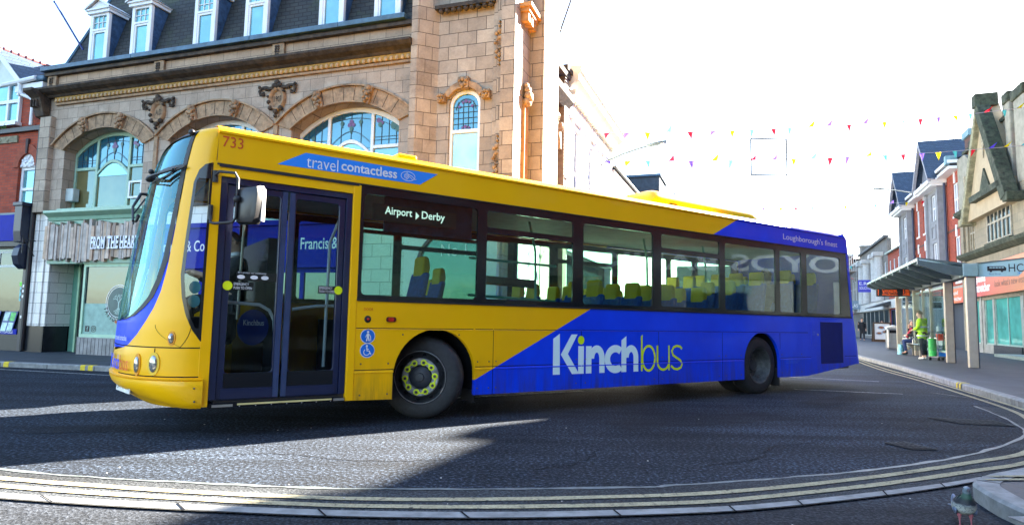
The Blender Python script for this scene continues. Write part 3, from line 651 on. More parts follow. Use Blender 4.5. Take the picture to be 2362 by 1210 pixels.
# wheels
def wheel(x,y,rot,dual,parent=BUS):
    e=bpy.data.objects.new('wheel',None); COL.objects.link(e); e.parent=parent; e.location=(x,y,.478); e.rotation_euler=(0,0,rot)
    w2=.145
    prof=[(.295,-w2+.02),(.31,-w2),(.36,-w2-.006),(.42,-w2+.004),(.455,-w2+.02),(.472,-w2+.05),(.478,-w2+.08),(.478,w2-.08),(.472,w2-.05),(.455,w2-.02),(.42,w2),(.31,w2),(.295,w2-.02)]
    t=MB(); t.lathe(prof,(0,0,0),Y,48,True); t.done('tyre',TYRE,e,smooth=True)
    if dual:
        r=MB(); r.lathe([(.298,-w2+.012),(.302,-w2-.004),(.290,-w2+.0),(.275,-w2+.06),(.262,.02),(.235,.07),(.16,.085),(.155,.06),(.0,.055)],(0,0,0),Y,40); r.done('rim',mat('dusty rear rim',(.09,.095,.10),.5,.4,var=.5,scale=12),e,smooth=True)
        t=MB(); t.lathe([(p,h+.32) for p,h in prof],(0,0,0),Y,40,True); t.done('tyre',TYRE,e,smooth=True)
        r=MB(); r.lathe([(.0,-.02),(.09,-.02),(.1,.0),(.1,.06)],(0,0,0),Y,24)
        for k in range(10):
            a=2*PI*k/10; r.cyl((.135*math.cos(a),.07,.135*math.sin(a)),(.135*math.cos(a),.035,.135*math.sin(a)),.014,n=6)
        r.done('hub',HUB,e)
    else:
        r=MB(); r.lathe([(.290,-w2+.006),(.279,-w2+.05),(.262,-w2+.08),(.235,-w2+.05),(.215,-w2+.012)],(0,0,0),Y,48); r.done('rim',mat('dark wheel dish',(.045,.05,.055),.5,.3,var=.5,scale=14),e,smooth=True); r=MB(); r.lathe([(.296,-w2+.010),(.301,-w2-.006),(.297,-w2-.008),(.292,-w2+.004)],(0,0,0),Y,56); r.done('rim_edge',mat('bright rim edge',(.38,.38,.38),.4,.5),e,smooth=True); r=MB(); r.lathe([(.218,-w2+.012),(.205,-w2-.002),(.145,-w2-.002),(.138,-w2+.02),(.12,-w2+.05)],(0,0,0),Y,48); r.done('rim_disc',mat('weathered rim disc',(.30,.31,.31),.55,.3,var=.5,scale=18,dirt=((.03,.03,.03),.8)),e,smooth=True)
        hl=MB()
        for k in range(10):
            a=2*PI*(k+.3)/10; c=(.247*math.cos(a),-w2+.068,.247*math.sin(a)); hl.cyl(c,(c[0],c[1]-.006,c[2]),.024,n=10)
        hl.done('rim_hole',DARK,e)
        h=MB(); h.lathe([(.0,-w2-.03),(.045,-w2-.028),(.05,-w2-.012),(.09,-w2-.008),(.125,-w2+.01),(.135,-w2+.04)],(0,0,0),Y,32); h.done('hub',HUB,e,smooth=True)
        nb=MB(); ny=MB()
        for k in range(10):
            a=2*PI*(k+.15)/10; c=Vector((.172*math.cos(a),0,.172*math.sin(a)))
            nb.cyl(c+Vector((0,-w2-.002,0)),c+Vector((0,-w2-.032,0)),.017,n=6)
            s=1 if k%2 else -1; tn=Vector((-math.sin(a),0,math.cos(a)))*s; rd=Vector((math.cos(a),0,math.sin(a)))
            P=[]
            for i in range(14):
                q=2*PI*i/14; r_=.036; pt=c+(tn*math.cos(q)+rd*math.sin(q))*r_
                if i==0: pt=c+tn*.068
                P.append(pt)
            ny.b.faces.new([ny.b.verts.new(p+Vector((0,-w2-.008,0))) for p in P])
        nb.done('wheel_nut',mat('dark wheel nut',(.03,.03,.03),.5),e); ny.done('nut_indicator',NUTY,e)
    return e
wheel(TF+.0,.32,R(-38),False); wheel(TF,W_-.32,R(-36)+PI,False); wheel(TR,.20,0,True); wheel(TR,W_-.20,PI,True)
for cx,hw in ((TF,.56),(TR,.53)):
    for y0,y1 in ((.05,.85),(W_-.05,W_-.85)):
        g=MB(); g.grid(lambda u,v:(cx+hw*math.cos(PI*u),y0+(y1-y0)*v,.45+.62*math.sin(PI*u)),20,1); g.box(cx-hw,cx+hw,y1-.005,y1+.005,.3,1.07)
        for s in (-1,1): g.box(cx+s*hw-.005,cx+s*hw+.005,min(y0,y1),max(y0,y1),.27,.46)
        g.done('wheel_arch',DARK,BUS)
box('mud_flap',RUB,BUS,6.76,6.78,.04,.30,.12,.42); box('mud_flap',RUB,BUS,.62,.635,.05,.34,.18,.32)
for cx in (TF,TR): 
    g=MB(); g.cyl((cx,.4,.478),(cx,2.1,.478),.09); g.box(cx-.3,cx+.3,.9,1.6,.28,.5); g.done('axle',DARK,BUS)
g=MB()
for a_,c_,y0,y1 in ((-2.2,-.56,.06,2.44),(-.56,.73,.87,1.63),(.73,5.64,.06,2.44),(5.64,6.85,.87,1.63),(6.85,7.4,.06,2.44)): g.box(a_,c_,y0,y1,.30,.36)
g.done('floor',mat('grey bus floor',(.05,.05,.055),.6),BUS)
g=MB()
for cx,hw in ((TF,.60),(TR,.58)):
    for y0,y1 in ((.06,.88),(1.62,2.44)): g.box(cx-hw,cx+hw,y0,y1,1.08,1.11); g.box(cx-hw,cx-hw+.02,y0,y1,.36,1.08); g.box(cx+hw-.02,cx+hw,y0,y1,.36,1.08)
g.done('wheel_box',DARK,BUS); MB().box(6.8,9.1,.06,2.44,.36,.78).done('raised_floor',mat('grey bus floor',(.05,.05,.055),.6),BUS)
MB().box(-2.2,8.9,.06,2.44,2.60,2.63).done('ceiling',mat('pale ceiling lining',(.42,.43,.42),.7),BUS)
MB().box(7.0,9.1,.08,2.42,.75,1.38).done('engine_cover',DARK,BUS)
# side display
d=box('destination_display',mat('dim display panel',(.035,.05,.06),.4),BUS,-.70,.34,.075,.10,2.215,2.40)
box('display_blind',mat('dark blue pleated blind',(.01,.035,.09),.7,var=.5,scale=14),BUS,-.55,.58,.11,.14,2.10,2.5)
LED=led('white display dots',(.85,.95,.95),.10)
txt('display_lettering','Airport',(-.565,.073,2.268),X,Z,.33,.115,LED,d,.012); txt('display_lettering','Derby',(-.115,.073,2.262),X,Z,.30,.115,LED,d,.012)
a=MB(); a.prism([(0,0),(.045,.045),(0,.09)],(-.19,.073,2.27),X,Z,Y,0); a.done('display_arrow',LED,d)
MB().box(-.86,.62,.05,.09,2.06,2.10).done('display_sill',BLK,BUS)
# lettering and notices on the near side
txt('fleet_number','733',(-2.265,0,2.745),X,Z,.185,.105,RED if False else mat('red lettering',(.62,.06,.005),.5),BUS)
bn=MB(); bn.prism([(-1.753,2.655),(-.185,2.665),(.035,2.815),(-1.48,2.815)],(0,-.002,0),X,Z,(0,-1,0),0); bn=bn.done('banner',SKYB,BUS)
txt('banner_lettering','travel',(-1.468,-.002,2.667),X,Z,.33,.125,WHT,bn,-.004); txt('banner_lettering','contactless',(-1.105,-.002,2.690),X,Z,.635,.105,WHT,bn,.018)
ic=MB()
ic.ribbon(ell(-.338,2.738,.085,.052,30,end=True),.006,(0,-.006,0),X,Z)
for k in range(4): ic.ribbon(ell(-.40+.0*k,2.738,.022+.016*k,.018+.011*k,8,-.9,.9,True),.006,(0,-.006,0),X,Z)
ic.ribbon([(-.33,2.757),(-.29,2.745),(-.255,2.712),(-.235,2.716)],.007,(0,-.006,0),X,Z); ic.ribbon([(-.335,2.742),(-.30,2.722),(-.275,2.70)],.006,(0,-.006,0),X,Z); ic.done('banner_icon',WHT,bn)
txt('slogan','Loughborough\'s finest',(6.90,0,2.645),X,Z,1.79,.135,WHT,BUS,.0)
txt('door_label','DOOR',(-.79,0,1.222),X,Z,.105,.03,mat('red lettering',(.62,.06,.005),.5),BUS)
a=MB(); a.lathe([(.0,-.012),(.016,-.010),(.034,-.006),(.04,.002)],(-.742,0,1.132),Y,18); q=a.done('door_button',RUB,BUS); a=MB(); a.ball((-.742,-.014,1.132),(.014,.006,.014)); a.done('button_centre',RED,q)
a=MB(); a.prism(rr(-.535,-.42,1.105,1.160,.022),(0,.0,0),X,Z,(0,-1,0),.014); q=a.done('side_lamp',mat('dark lamp base',(.10,.01,.005),.4),BUS,bevel=.004); a=MB(); a.prism(rr(-.515,-.45,1.112,1.153,.018),(0,-.014,0),X,Z,(0,-1,0),.008); a.done('lamp_lens',RED,q)
ICB=mat('icon blue',(.01,.16,.62),.4)
for z,kind in ((.952,0),(.802,1)):
    a=MB(); a.prism(ell(-.735,z,.083,.078),(0,-.002,0),X,Z,(0,-1,0),0); q=a.done('access_sign',WHT,BUS); a=MB(); a.prism(ell(-.735,z,.076,.071),(0,-.004,0),X,Z,(0,-1,0),0); a.done('sign_disc',ICB,q)
    a=MB(); o_=(-.735,-.007,z)
    if kind==0:
        a.prism(ell(0,.044,.013,.013,12),o_,X,Z,(0,-1,0),0); a.ribbon([(0,.028),(0,-.005)],.026,o_,X,Z); a.ribbon([(-.004,-.004),(-.014,-.052)],.012,o_,X,Z); a.ribbon([(.004,-.004),(.016,-.052)],.012,o_,X,Z); a.ribbon([(.010,.022),(.030,-.004),(.034,-.05)],.007,o_,X,Z); a.ribbon([(-.010,.022),(-.026,-.01)],.008,o_,X,Z)
    else:
        a.prism(ell(-.008,.046,.012,.012,12),o_,X,Z,(0,-1,0),0); a.ribbon([(-.008,.032),(-.004,-.004),(.022,-.006),(.034,-.036),(.044,-.036)],.011,o_,X,Z); a.ribbon([(-.006,.014),(.016,.012)],.008,o_,X,Z); a.ribbon(ell(-.008,-.018,.032,.032,16,2.2,6.0,True),.008,o_,X,Z)
    a.done('sign_symbol',WHT,q)
EML=mat('lime notice',(.75,.85,.01),.4)
for x,s,tx in ((-2.14,1,-2.085),(-1.066,-1,-1.265)):
    a=MB(); a.prism(ell(x,1.425,.044,.044),(0,.030,0),X,Z,(0,-1,0),0); q=a.done('push_button_notice',EML,BUS); box('notice_plate',BLK,q,min(tx,tx+.17)-.01,max(tx,tx+.17)+.01,.036,.04,1.385,1.465)
    txt('notice_lettering','EMERGENCY\nPUSH TO OPEN',(tx,.034,1.395),X,Z,.165,.062,WHT,q,.0)
q=box('community_notice',BLK,BUS,-2.06,-1.66,.055,.058,1.48,1.565); txt('notice_lettering','let\'s protect our community',(-2.05,.053,1.545),X,Z,.26,.022,WHT,q)
a=MB()
for x in (-2.02,-1.90,-1.80): a.prism(ell(x,1.515,.036,.020,12),(0,.053,0),X,Z,(0,-1,0),0)
a.done('notice_symbol',WHT,q)
txt('legal_lettering','KINCHBUS\nLOUGHBOROUGH\nLEICESTERSHIRE',(6.92,0,.50),X,Z,.42,.075,mat('faint blue lettering',(.05,.16,.75),.5),BUS)
txt('flap_lettering','DIESEL\nFUEL',(7.76,-.006,.99),X,Z,.09,.07,mat('faint blue lettering',(.05,.16,.75),.5),BUS)
# large fleet name
O0=(0,-.003,0)
def lp(pts): 
    return pts
L=MB()
L.prism([(1.769,.467),(1.883,.467),(1.876,.990),(1.769,.925)],O0,X,Z,(0,-1,0),0)
L.prism([(1.896,.722),(2.087,.467),(2.289,.467),(2.289,.829),(2.191,.829),(2.191,.491),(2.015,.729),(2.176,.982),(2.073,.982)],O0,X,Z,(0,-1,0),0)
L.prism([(2.325,.467),(2.424,.467),(2.424,.828),(2.325,.828)],O0,X,Z,(0,-1,0),0)
L.ribbon([(2.424,.66)]+[(2.518+.094*math.cos(a),.665+.125*math.sin(a)) for a in [PI*(1-i/14) for i in range(15)]]+[(2.613,.467)],.097,(0,-.0035,0),X,Z)
L.ribbon([(2.862+.150*math.cos(a),.648+.142*math.sin(a)) for a in [R(48)+R(264)*i/26 for i in range(27)]],.100,O0,X,Z)
L.prism([(2.975,.467),(3.070,.467),(3.070,.963),(2.975,.905)],O0,X,Z,(0,-1,0),0)
L.ribbon([(3.070,.66)]+[(3.163+.094*math.cos(a),.665+.125*math.sin(a)) for a in [PI*(1-i/14) for i in range(15)]]+[(3.258,.467)],.095,(0,-.0035,0),X,Z)
L.done('fleet_name',PALEB,BUS)
L=MB(); L.prism(ell(2.239,.907,.056,.057),O0,X,Z,(0,-1,0),0)
L.prism([(3.358,.470),(3.392,.470),(3.392,.985),(3.358,.957)],O0,X,Z,(0,-1,0),0)
L.ribbon(ell(3.515,.648,.128,.175,30,end=True),.034,(0,-.0035,0),X,Z)
L.ribbon([(3.696,.828),(3.696,.60)]+[(3.82+.124*math.cos(a),.60+.122*math.sin(a)) for a in [PI+PI*i/14 for i in range(15)]],.034,(0,-.0035,0),X,Z); L.prism([(3.926,.467),(3.958,.467),(3.958,.828),(3.926,.828)],O0,X,Z,(0,-1,0),0)
L.ribbon([(4.225,.775),(4.19,.808),(4.11,.822),(4.04,.80),(4.003,.745),(4.03,.685),(4.11,.645),(4.19,.605),(4.228,.55),(4.20,.50),(4.12,.475),(4.05,.487),(3.985,.53)],.034,(0,-.0035,0),X,Z)
L.done('fleet_name',LIME,BUS)
# ---- interior
def seat(x,y,z,parent=BUS,hgt=.0):
    a=MB(); a.box(x-.08,x+.36,y-.20,y+.20,z+.40,z+.50); 
    a.prism([(0,0),(.10,0),(.24,.72),(.16,.72)],(x+.28,y-.20,z+.46),X,Z,Y,.40); a.box(x+.05,x+.25,y-.05,y+.05,z,z+.4); s=a.done('seat',SEATB,parent,bevel=.03)
    b=MB(); b.prism([(0,0),(.09,.0),(.12,.12),(.10,.24),(.05,.27),(.02,.24)],(x+.43,y-.13,z+1.12),X,Z,Y,.26); b.done('headrest',HEADY,s,smooth=True,bevel=.065); return s
s0=seat(0,0,0)
def cs(x,y,z): 
    c=copytree(s0,BUS); c.location=(x,y,z)
s0.location=(-.35,.55,.52)
cs(.62,1.95,.52); cs(.62,2.25,.36)
for x,z in ((2.25,.36),(3.0,.36),(3.75,.36),(4.5,.36),(5.25,.5),(6.05,.7),(6.9,.78),(7.7,.78)):
    for y in (.30,.72,1.78,2.2): cs(x,y,z)
def rail(pts,m=POLE,r=.017): MB().tube(pts,r,8).done('handrail',m,BUS,smooth=True)
rail([(-.98,.30,2.40),(-1.0,.30,2.2),(-1.09,.30,1.95),(-1.10,.30,.62)]); rail([(-2.10,.22,1.27),(-1.80,.22,1.255),(-1.70,.22,1.20),(-1.65,.22,1.1),(-1.62,.22,.70)]); rail([(-1.45,.30,1.22),(-1.2,.30,1.26),(-.9,.30,1.27)])
rail([(-1.85,.9,2.5),(-1.87,.9,1.1)],mat('cream pole',(.55,.48,.34),.4),.014); rail([(-1.36,1.2,2.5),(-1.38,1.2,.9)],mat('cream pole',(.55,.48,.34),.4),.014)
rail([(.75,.45,1.93),(2.15,.45,1.91)],TEAL); rail([(.75,.45,1.46),(2.15,.45,1.42)],TEAL); rail([(1.72,.5,2.5),(1.83,.5,2.1),(1.86,.5,.6)],TEAL); rail([(-.80,.5,2.35),(-.70,.5,2.15),(-.66,.5,1.3)],TEAL)
for x in (2.9,4.4,5.9): rail([(x,.95,2.55),(x+.08,.95,2.2),(x+.1,.95,1.4)],TEAL)
a=MB(); a.tube([(1.15,.7,1.68),(1.95,.7,1.66)],.06,12); a.done('padded_rail',mat('maroon padding',(.06,.015,.015),.6),BUS,smooth=True)
MB().box(-1.62,-1.50,.75,2.42,.36,2.0).done('cab_screen',BLK,BUS)
MB().box(-2.45,-2.15,.75,2.3,.36,1.12).done('dashboard',DARK,BUS)
a=MB(); a.lathe([(.20,-.015),(.215,0),(.20,.015),(.185,0)],(-2.12,1.75,1.22),(-.55,0,.85),24,True); a.done('steering_wheel',RUB,BUS)
a=MB(); a.box(-1.86,-1.75,1.5,2.0,.85,1.62); a.box(-2.15,-1.78,1.5,2.0,.8,.9); a.done('driver_seat',DARK,BUS,bevel=.05)
a=MB(); a.box(-2.20,-2.05,.62,.85,1.05,1.35); t_=a.done('ticket_machine',mat('grey machine',(.12,.13,.14),.5),BUS,bevel=.02)
for z in (1.40,1.27):
    a=MB(); a.prism(ell(-2.40,z,.05,.06),(0,.16,0),X,Z,(0,-1,0),.004); a.done('round_notice',mat('cyan notice',(.10,.45,.60),.4),BUS)
a=MB(); a.prism(ell(-1.74,1.02,.16,.19),(0,.74,0),X,Z,(0,-1,0),.01); q=a.done('cab_emblem',mat('deep blue emblem',(.005,.03,.22),.4),BUS); txt('emblem_lettering','Kinchbus',(-1.84,.73,1.04),X,Z,.21,.06,WHT,q,.01)
# ================================================================== CORNER BUILDING
AL=(-12.1438,16.3095,0); RA=R(-18.54)
CB=thing('corner_building','tan terracotta corner building of 1907 with arched windows and mossy mansard roof','building',AL,RA)
BC=[1.73,5.285,8.84]; ZC=3.74
def arcpts(c,Rr,hw,n=24,zc=ZC): 
    a0=math.acos(hw/Rr); return [(c+Rr*math.cos(a0+(PI-2*a0)*i/n),zc+Rr*math.sin(a0+(PI-2*a0)*i/n)) for i in range(n+1)]
def bayhole(c,hw=1.37,Rr=2.1,z0=3.78): return [(c-hw,z0),(c+hw,z0)]+arcpts(c,Rr,hw)
MB().plate(rect(-.42,10.62,3.70,7.42),[bayhole(c) for c in BC],0,.42).done('wall',STONEA,CB)
for i,c in enumerate(BC):
    A=arcpts(c,2.10,1.37,24); B_=arcpts(c,2.46,1.74,24)
    g=MB(); g.plate(A+B_[::-1],[],-.05,.05); g.done('arch_surround',STN,CB,bevel=.01)
    g=MB(); o=arcpts(c,2.50,1.78,24); g.plate(B_+o[::-1],[],-.11,.02); o=arcpts(c,2.13,1.40,24); g.plate(A+o[::-1],[],-.075,-.04); s_=g.done('hood_mould',STN,CB)
    jn=MB()
    for k in range(1,12):
        a=math.acos(1.37/2.1)*1.0+(PI-2*math.acos(1.37/2.1))*k/12; d=Vector((math.cos(a),0,math.sin(a))); t=Vector((-d.z,0,d.x))*.006; o=Vector((c,-.053,ZC))
        jn.face([o+d*2.13-t,o+d*2.45-t,o+d*2.45+t,o+d*2.13+t])
    jn.done('voussoir_joint',DARK,s_)
    for sx in (-.64,.62):
        a=math.atan2(2.28,sx); k=MB(); o=Vector((c+sx,-.10,ZC+2.29*math.sin(math.acos(sx/2.29))))
        mx=Matrix.Translation(o)@Matrix.Rotation(-(PI/2-math.acos(sx/2.29))*-1*0+ (math.acos(sx/2.29)-PI/2)*-1,4,'Y')
        k.box(-.10,.10,-.02,.08,-.20,.20,mx)
        for bx,bz,r in ((0,.14,.075),(-.07,.05,.05),(.07,.05,.05),(0,.02,.06),(-.05,-.08,.045),(.05,-.08,.045),(0,-.15,.05)): k.ball(mx@Vector((bx,-.04,bz)),(r,.06,r),8,6)
        k.done('keystone',STND if False else STN,CB,smooth=True)
    # window
    FR=GFR if i==0 else WFR; y=.30
    ri=2.02
    def zt(x): return ZC+math.sqrt(max(0,(ri-.03)**2-(x-c)**2))
    def top(x0,x1,n=8): return [(x0+(x1-x0)*k/n,zt(x0+(x1-x0)*k/n)) for k in range(n+1)]
    xl,x1,x2,x3,x4,xr=c-1.31,c-.62,c-.54,c+.50,c+.58,c+1.31
    semi=lambda z0,rise,inset=0:[(x3-inset-(x3-x2-2*inset)*k/12,z0+rise*math.sin(PI*k/12)) for k in range(13)]
    hs=[[(xl,3.86),(x1,3.86),(x1,4.86),(xl,4.86)],[(x2,3.86),(x3,3.86)]+semi(4.72,.30,.0),[(x4,3.86),(xr,3.86),(xr,4.86),(x4,4.86)],
        [(xl,4.94),(x1,4.94)]+top(xl,x1)[::-1],[(x4,4.94),(xr,4.94)]+top(x4,xr)[::-1],
        [(x2,4.80)]+semi(4.80,.31)[::-1][1:-1]+[(x3,4.80)]+top(x2,x3)[::-1]]
    out=[(c-1.37,3.78),(c+1.37,3.78)]+arcpts(c,2.1,1.37)
    w_=MB().plate(out,hs,y,y+.07).done('window',FR,CB,bevel=.012)
    MB().plate([(p[0]*.999+c*.001,p[1]-.01) for p in [(c-1.36,3.79),(c+1.36,3.79),(c+1.36,4.90),(c-1.36,4.90)]],[],y+.045,y+.05).done('pane',panemat('pale shop blind pane',(.10,.24,.26),.2) if i else panemat('upper shop pane',(.20,.17,.07),.12),w_)
    sg_=MB().plate([(c-1.36,4.90),(c+1.36,4.90)]+[(p[0],p[1]-.01) for p in arcpts(c,2.09,1.36)],[],y+.04,y+.045).done('stained_glass',STAIN,w_)
    MB().plate([(x2,4.68),(x3,4.68)]+semi(4.70,.31),[],y+.030,y+.035).done('pane',PANEC,w_)
    lc=MB()
    for x0,x1_ in ((xl,x1),(x2,x3),(x4,xr)):
        for k in range(1,4):
            x=x0+(x1_-x0)*k/4; zb=4.94 if x0!=x2 else 4.80+.31*math.sin(PI*(x-x2)/(x3-x2)); lc.box(x-.006,x+.006,y+.028,y+.036,zb,zt(x))
        for zz in (5.05,5.12,5.42): 
            lc.box(x0,x1_,y+.028,y+.036,zz,zz+.010) if zz<min(zt(x0),zt(x1_)) and x0!=x2 else None
    lc.ribbon([(x2+(x3-x2)*k/16,5.0+.30*math.sin(PI*k/16)) for k in range(17)],.014,(0,y+.028,0),X,Z); lc.ribbon([(x2+(x3-x2)*k/16,zt(x2+(x3-x2)*k/16)-.13) for k in range(17)],.012,(0,y+.028,0),X,Z)
    lc.ribbon([(x4+(xr-x4)*k/8,zt(x4+(xr-x4)*k/8)-.10) for k in range(9)],.012,(0,y+.028,0),X,Z)
    lc.done('lead_came',LEADC,sg_)
    fl=MB()
    mid=(x2+x3)/2
    for px_,pz_,r in ((mid,5.52,.055),(mid-.05,5.45,.05),(mid+.05,5.45,.05),(x4+.10,5.50,.06),(x4+.18,5.44,.05)): fl.prism(ell(px_,pz_,r,r,8),(0,y+.024,0),X,Z,(0,-1,0),0)
    fl.done('glass_flower',PURP,sg_)
    fl=MB()
    for px_,pz_,r in ((mid,5.36,.05),(mid-.24,5.50,.045),(mid+.24,5.50,.045),(mid-.24,5.42,.02),(mid+.24,5.42,.02),(mid,5.27,.02),(x4+.14,5.40,.05),(xr-.25,5.36,.08),(xr-.16,5.28,.06),(xl+.3,5.2,.05)): fl.prism(ell(px_,pz_,r,r*1.2,8),(0,y+.022,0),X,Z,(0,-1,0),0)
    fl.done('glass_leaf',mat('dark green glass',(.02,.10,.07),.3),sg_)
    MB().box(c-1.40,c+1.40,-.06,.35,3.70,3.79).done('sill',GFR if i==0 else STND,CB)
# pale top light in the first bay, extractor box
q=MB(); q.plate(rect(2.33,2.78,4.05,4.50),[rect(2.38,2.73,4.10,4.45)],.285,.30); q.done('hopper_light',WFR,CB)
# left corner pier, colonnettes, console
for z0,z1,w0 in ((3.70,6.25,.0),): MB().box(-.46,-.06,-.14,.02,3.70,6.28).done('pier',STONE,CB,bevel=.02)
g=MB(); g.prism([(0,0),(-.16,.05),(-.22,.25),(-.30,.5),(-.52,.62),(-.52,.70),(0,.70)],(-.62,-.02,6.24),Y,Z,X,.34)
for k in range(3): g.box(-.60+k*.1,-.56+k*.1,-.34,-.02,6.5,6.7)
g.done('console_bracket',STND,CB,bevel=.01)
for x in (3.51,7.06):
    MB().box(x-.06,x+.06,-.05,.02,3.75,5.75).done('colonnette',STN,CB,bevel=.015)
    # medallion with swags
    g=MB(); g.lathe([(.0,.0),(.145,.0),(.16,-.05),(.20,-.08),(.225,-.05),(.23,.02)],(x,-.01,6.10),Y,24)
    for v in g.b.verts: v.co.z=6.10+(v.co.z-6.10)*1.25
    md=g.done('medallion',STN,CB,smooth=True)
    g=MB()
    for bx,bz,r in ((0,.37,.07),(-.07,.30,.06),(.08,.30,.06),(0,.28,.05),(-.15,-.22,.06),(.13,-.24,.06),(0,-.32,.06),(-.20,-.08,.05),(0,-.42,.04),(-.22,.05,.035),(.20,.15,.03)): g.ball((x+bx,-.07,6.10+bz),(r,.06,r),8,6)
    for s in (-1,1):
        P=[(.12,.28),(.22,.27),(.32,.31),(.44,.30),(.49,.22),(.46,.13),(.38,.13),(.37,.20)]
        g.tube([(x+s*p[0],-.05,6.08+p[1]) for p in P],[.045,.04,.035,.035,.035,.03,.028,.025],6); g.ball((x+s*.49,-.06,6.40),.04,8,6); g.ball((x+s*.30,-.06,6.33),(.05,.05,.03),8,6); g.ball((x+s*.40,-.05,6.24),(.035,.05,.03),8,6)
    g.done('swag',STND,md,smooth=True)
    txt('carved_lettering','A.D.' if x<5 else '1907',(x-.10,-.015,6.03),X,Z,.20,.14,STND,md,.01)
# entablature
MB().box(-.05,10.58,-.07,.02,6.58,6.635).done('bed_mould',STN,CB)
MB().box(-.05,10.58,-.09,.02,6.66,6.78).done('egg_band',OCH,CB)
g=MB()
k=0
while .0+k*.135<10.5: g.ball((.03+k*.135,-.095,6.69),(.040,.045,.055),6,5); k+=1
g.done('egg_moulding',EGG,CB,smooth=True)
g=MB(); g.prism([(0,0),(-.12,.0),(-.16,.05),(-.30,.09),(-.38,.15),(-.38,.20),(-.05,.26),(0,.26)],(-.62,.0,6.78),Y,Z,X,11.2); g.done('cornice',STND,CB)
MB().plate(rect(-.42,10.62,7.0,7.40),[],-.02,.1).done('parapet',brickmat('parapet blocks',(.43,.30,.20),(.36,.24,.155),(.13,.09,.06),.40,.24,.006,.2,.35,.75,stain=((.08,.06,.045),.6)),CB)
for x in (-.22,3.48,7.05):
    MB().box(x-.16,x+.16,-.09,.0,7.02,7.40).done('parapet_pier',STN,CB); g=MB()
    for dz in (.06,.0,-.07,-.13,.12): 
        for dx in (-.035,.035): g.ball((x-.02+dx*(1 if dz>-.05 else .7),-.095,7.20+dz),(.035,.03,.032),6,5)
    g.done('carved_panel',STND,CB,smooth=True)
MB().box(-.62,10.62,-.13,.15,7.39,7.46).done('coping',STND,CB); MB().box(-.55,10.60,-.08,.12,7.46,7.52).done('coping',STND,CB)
g=MB()
for a,c in ((-.55,2.65),(2.66,6.3),(6.31,8.7),(8.71,10.35)): g.box(a,c,-.20,.12,7.515,7.63)
g.done('gutter',LEAD,CB,bevel=.012)
# mansard
ZM=9.95
def hip(z): return -.12+(z-7.62)*.30
def ms(z): return .12+(z-7.62)*.30
g=MB(); g.face([(hip(7.62),ms(7.62),7.62),(10.7,ms(7.62),7.62),(10.7,ms(ZM),ZM),(hip(ZM),ms(ZM),ZM)]); g.face([(hip(7.62),ms(7.62),7.62),(hip(ZM),ms(ZM),ZM),(hip(ZM),6,ZM),(hip(7.62),6,7.62)]); g.face([(hip(ZM),ms(ZM),ZM),(10.7,ms(ZM),ZM),(10.7,6,ZM+.4),(hip(ZM),6,ZM+.4)]); g.done('mansard_roof',SLATE,CB)
MB().box(hip(ZM)-.05,10.7,ms(ZM)-.05,ms(ZM)+.15,ZM-.02,ZM+.08).done('ridge_roll',LEAD,CB)
MB().tube([(hip(7.62)-.01,ms(7.62)-.01,7.64),(hip(ZM)-.01,ms(ZM)-.01,ZM)],.04,6).done('hip_roll',LEAD,CB)
for k,a in enumerate((1.20,2.66,4.72,6.27,8.36,9.80)):
    y=.02; x0,x1=a-.33,a+.33
    fr=MB().plate(rect(x0,x1,7.62,9.0),[rect(x0+.10,x1-.10,7.70,8.52),rect(x0+.10,x1-.10,8.58,8.92)],y,y+.08).done('dormer',WFR,CB,bevel=.01)
    box('pane',PANEC,fr,x0+.08,x1-.08,y+.05,y+.055,7.68,8.94)
    sash=MB().plate(rect(x0+.10,x1-.10,7.70,8.52),[rect(x0+.145,x1-.145,7.75,8.47)],y+.02,y+.05).done('sash',WFR,fr)
    gb=MB(); 
    for q in (1,2): gb.box(x0+.10+(x1-x0-.2)*q/3-.008,x0+.10+(x1-x0-.2)*q/3+.008,y+.03,y+.05,8.58,8.92)
    gb.box(x0+.1,x1-.1,y+.03,y+.05,8.745,8.76); gb.done('glazing_bar',WFR,fr)
    ck=MB(); 
    for xx in (x0,x1-.02): ck.prism([(.08,7.62),(.14,7.62),(ms(9.05)+.1,9.05),(.08,9.05)],(xx,y,0),Y,Z,X,.02)
    ck.done('dormer_cheek',mat('blue lead cheek',(.03,.075,.16),.6,var=.5,scale=8),fr)
    pd=MB(); pd.box(x0-.06,x1+.06,y-.06,.55,8.98,9.06); pd.box(x0-.09,x1+.09,y-.10,.6,9.06,9.10)
    pd.prism([(x0-.08,9.10),(x1+.08,9.10),(a,9.32)],(0,y-.05,0),X,Z,Y,.75); pd.done('pediment',WFR,fr)
    rf=MB(); 
    for s in (-1,1): rf.face([(a+s*(.45),y-.13,9.10),(a,y-.13,9.37),(a,1.0,9.37),(a+s*.45,1.0,9.10)]); rf.face([(a+s*(.45),y-.13,9.06),(a+s*.45,y-.13,9.11),(a,y-.13,9.38),(a,y-.13,9.33)])
    rf.done('dormer_roof',WFR if k<2 else LEAD,fr)
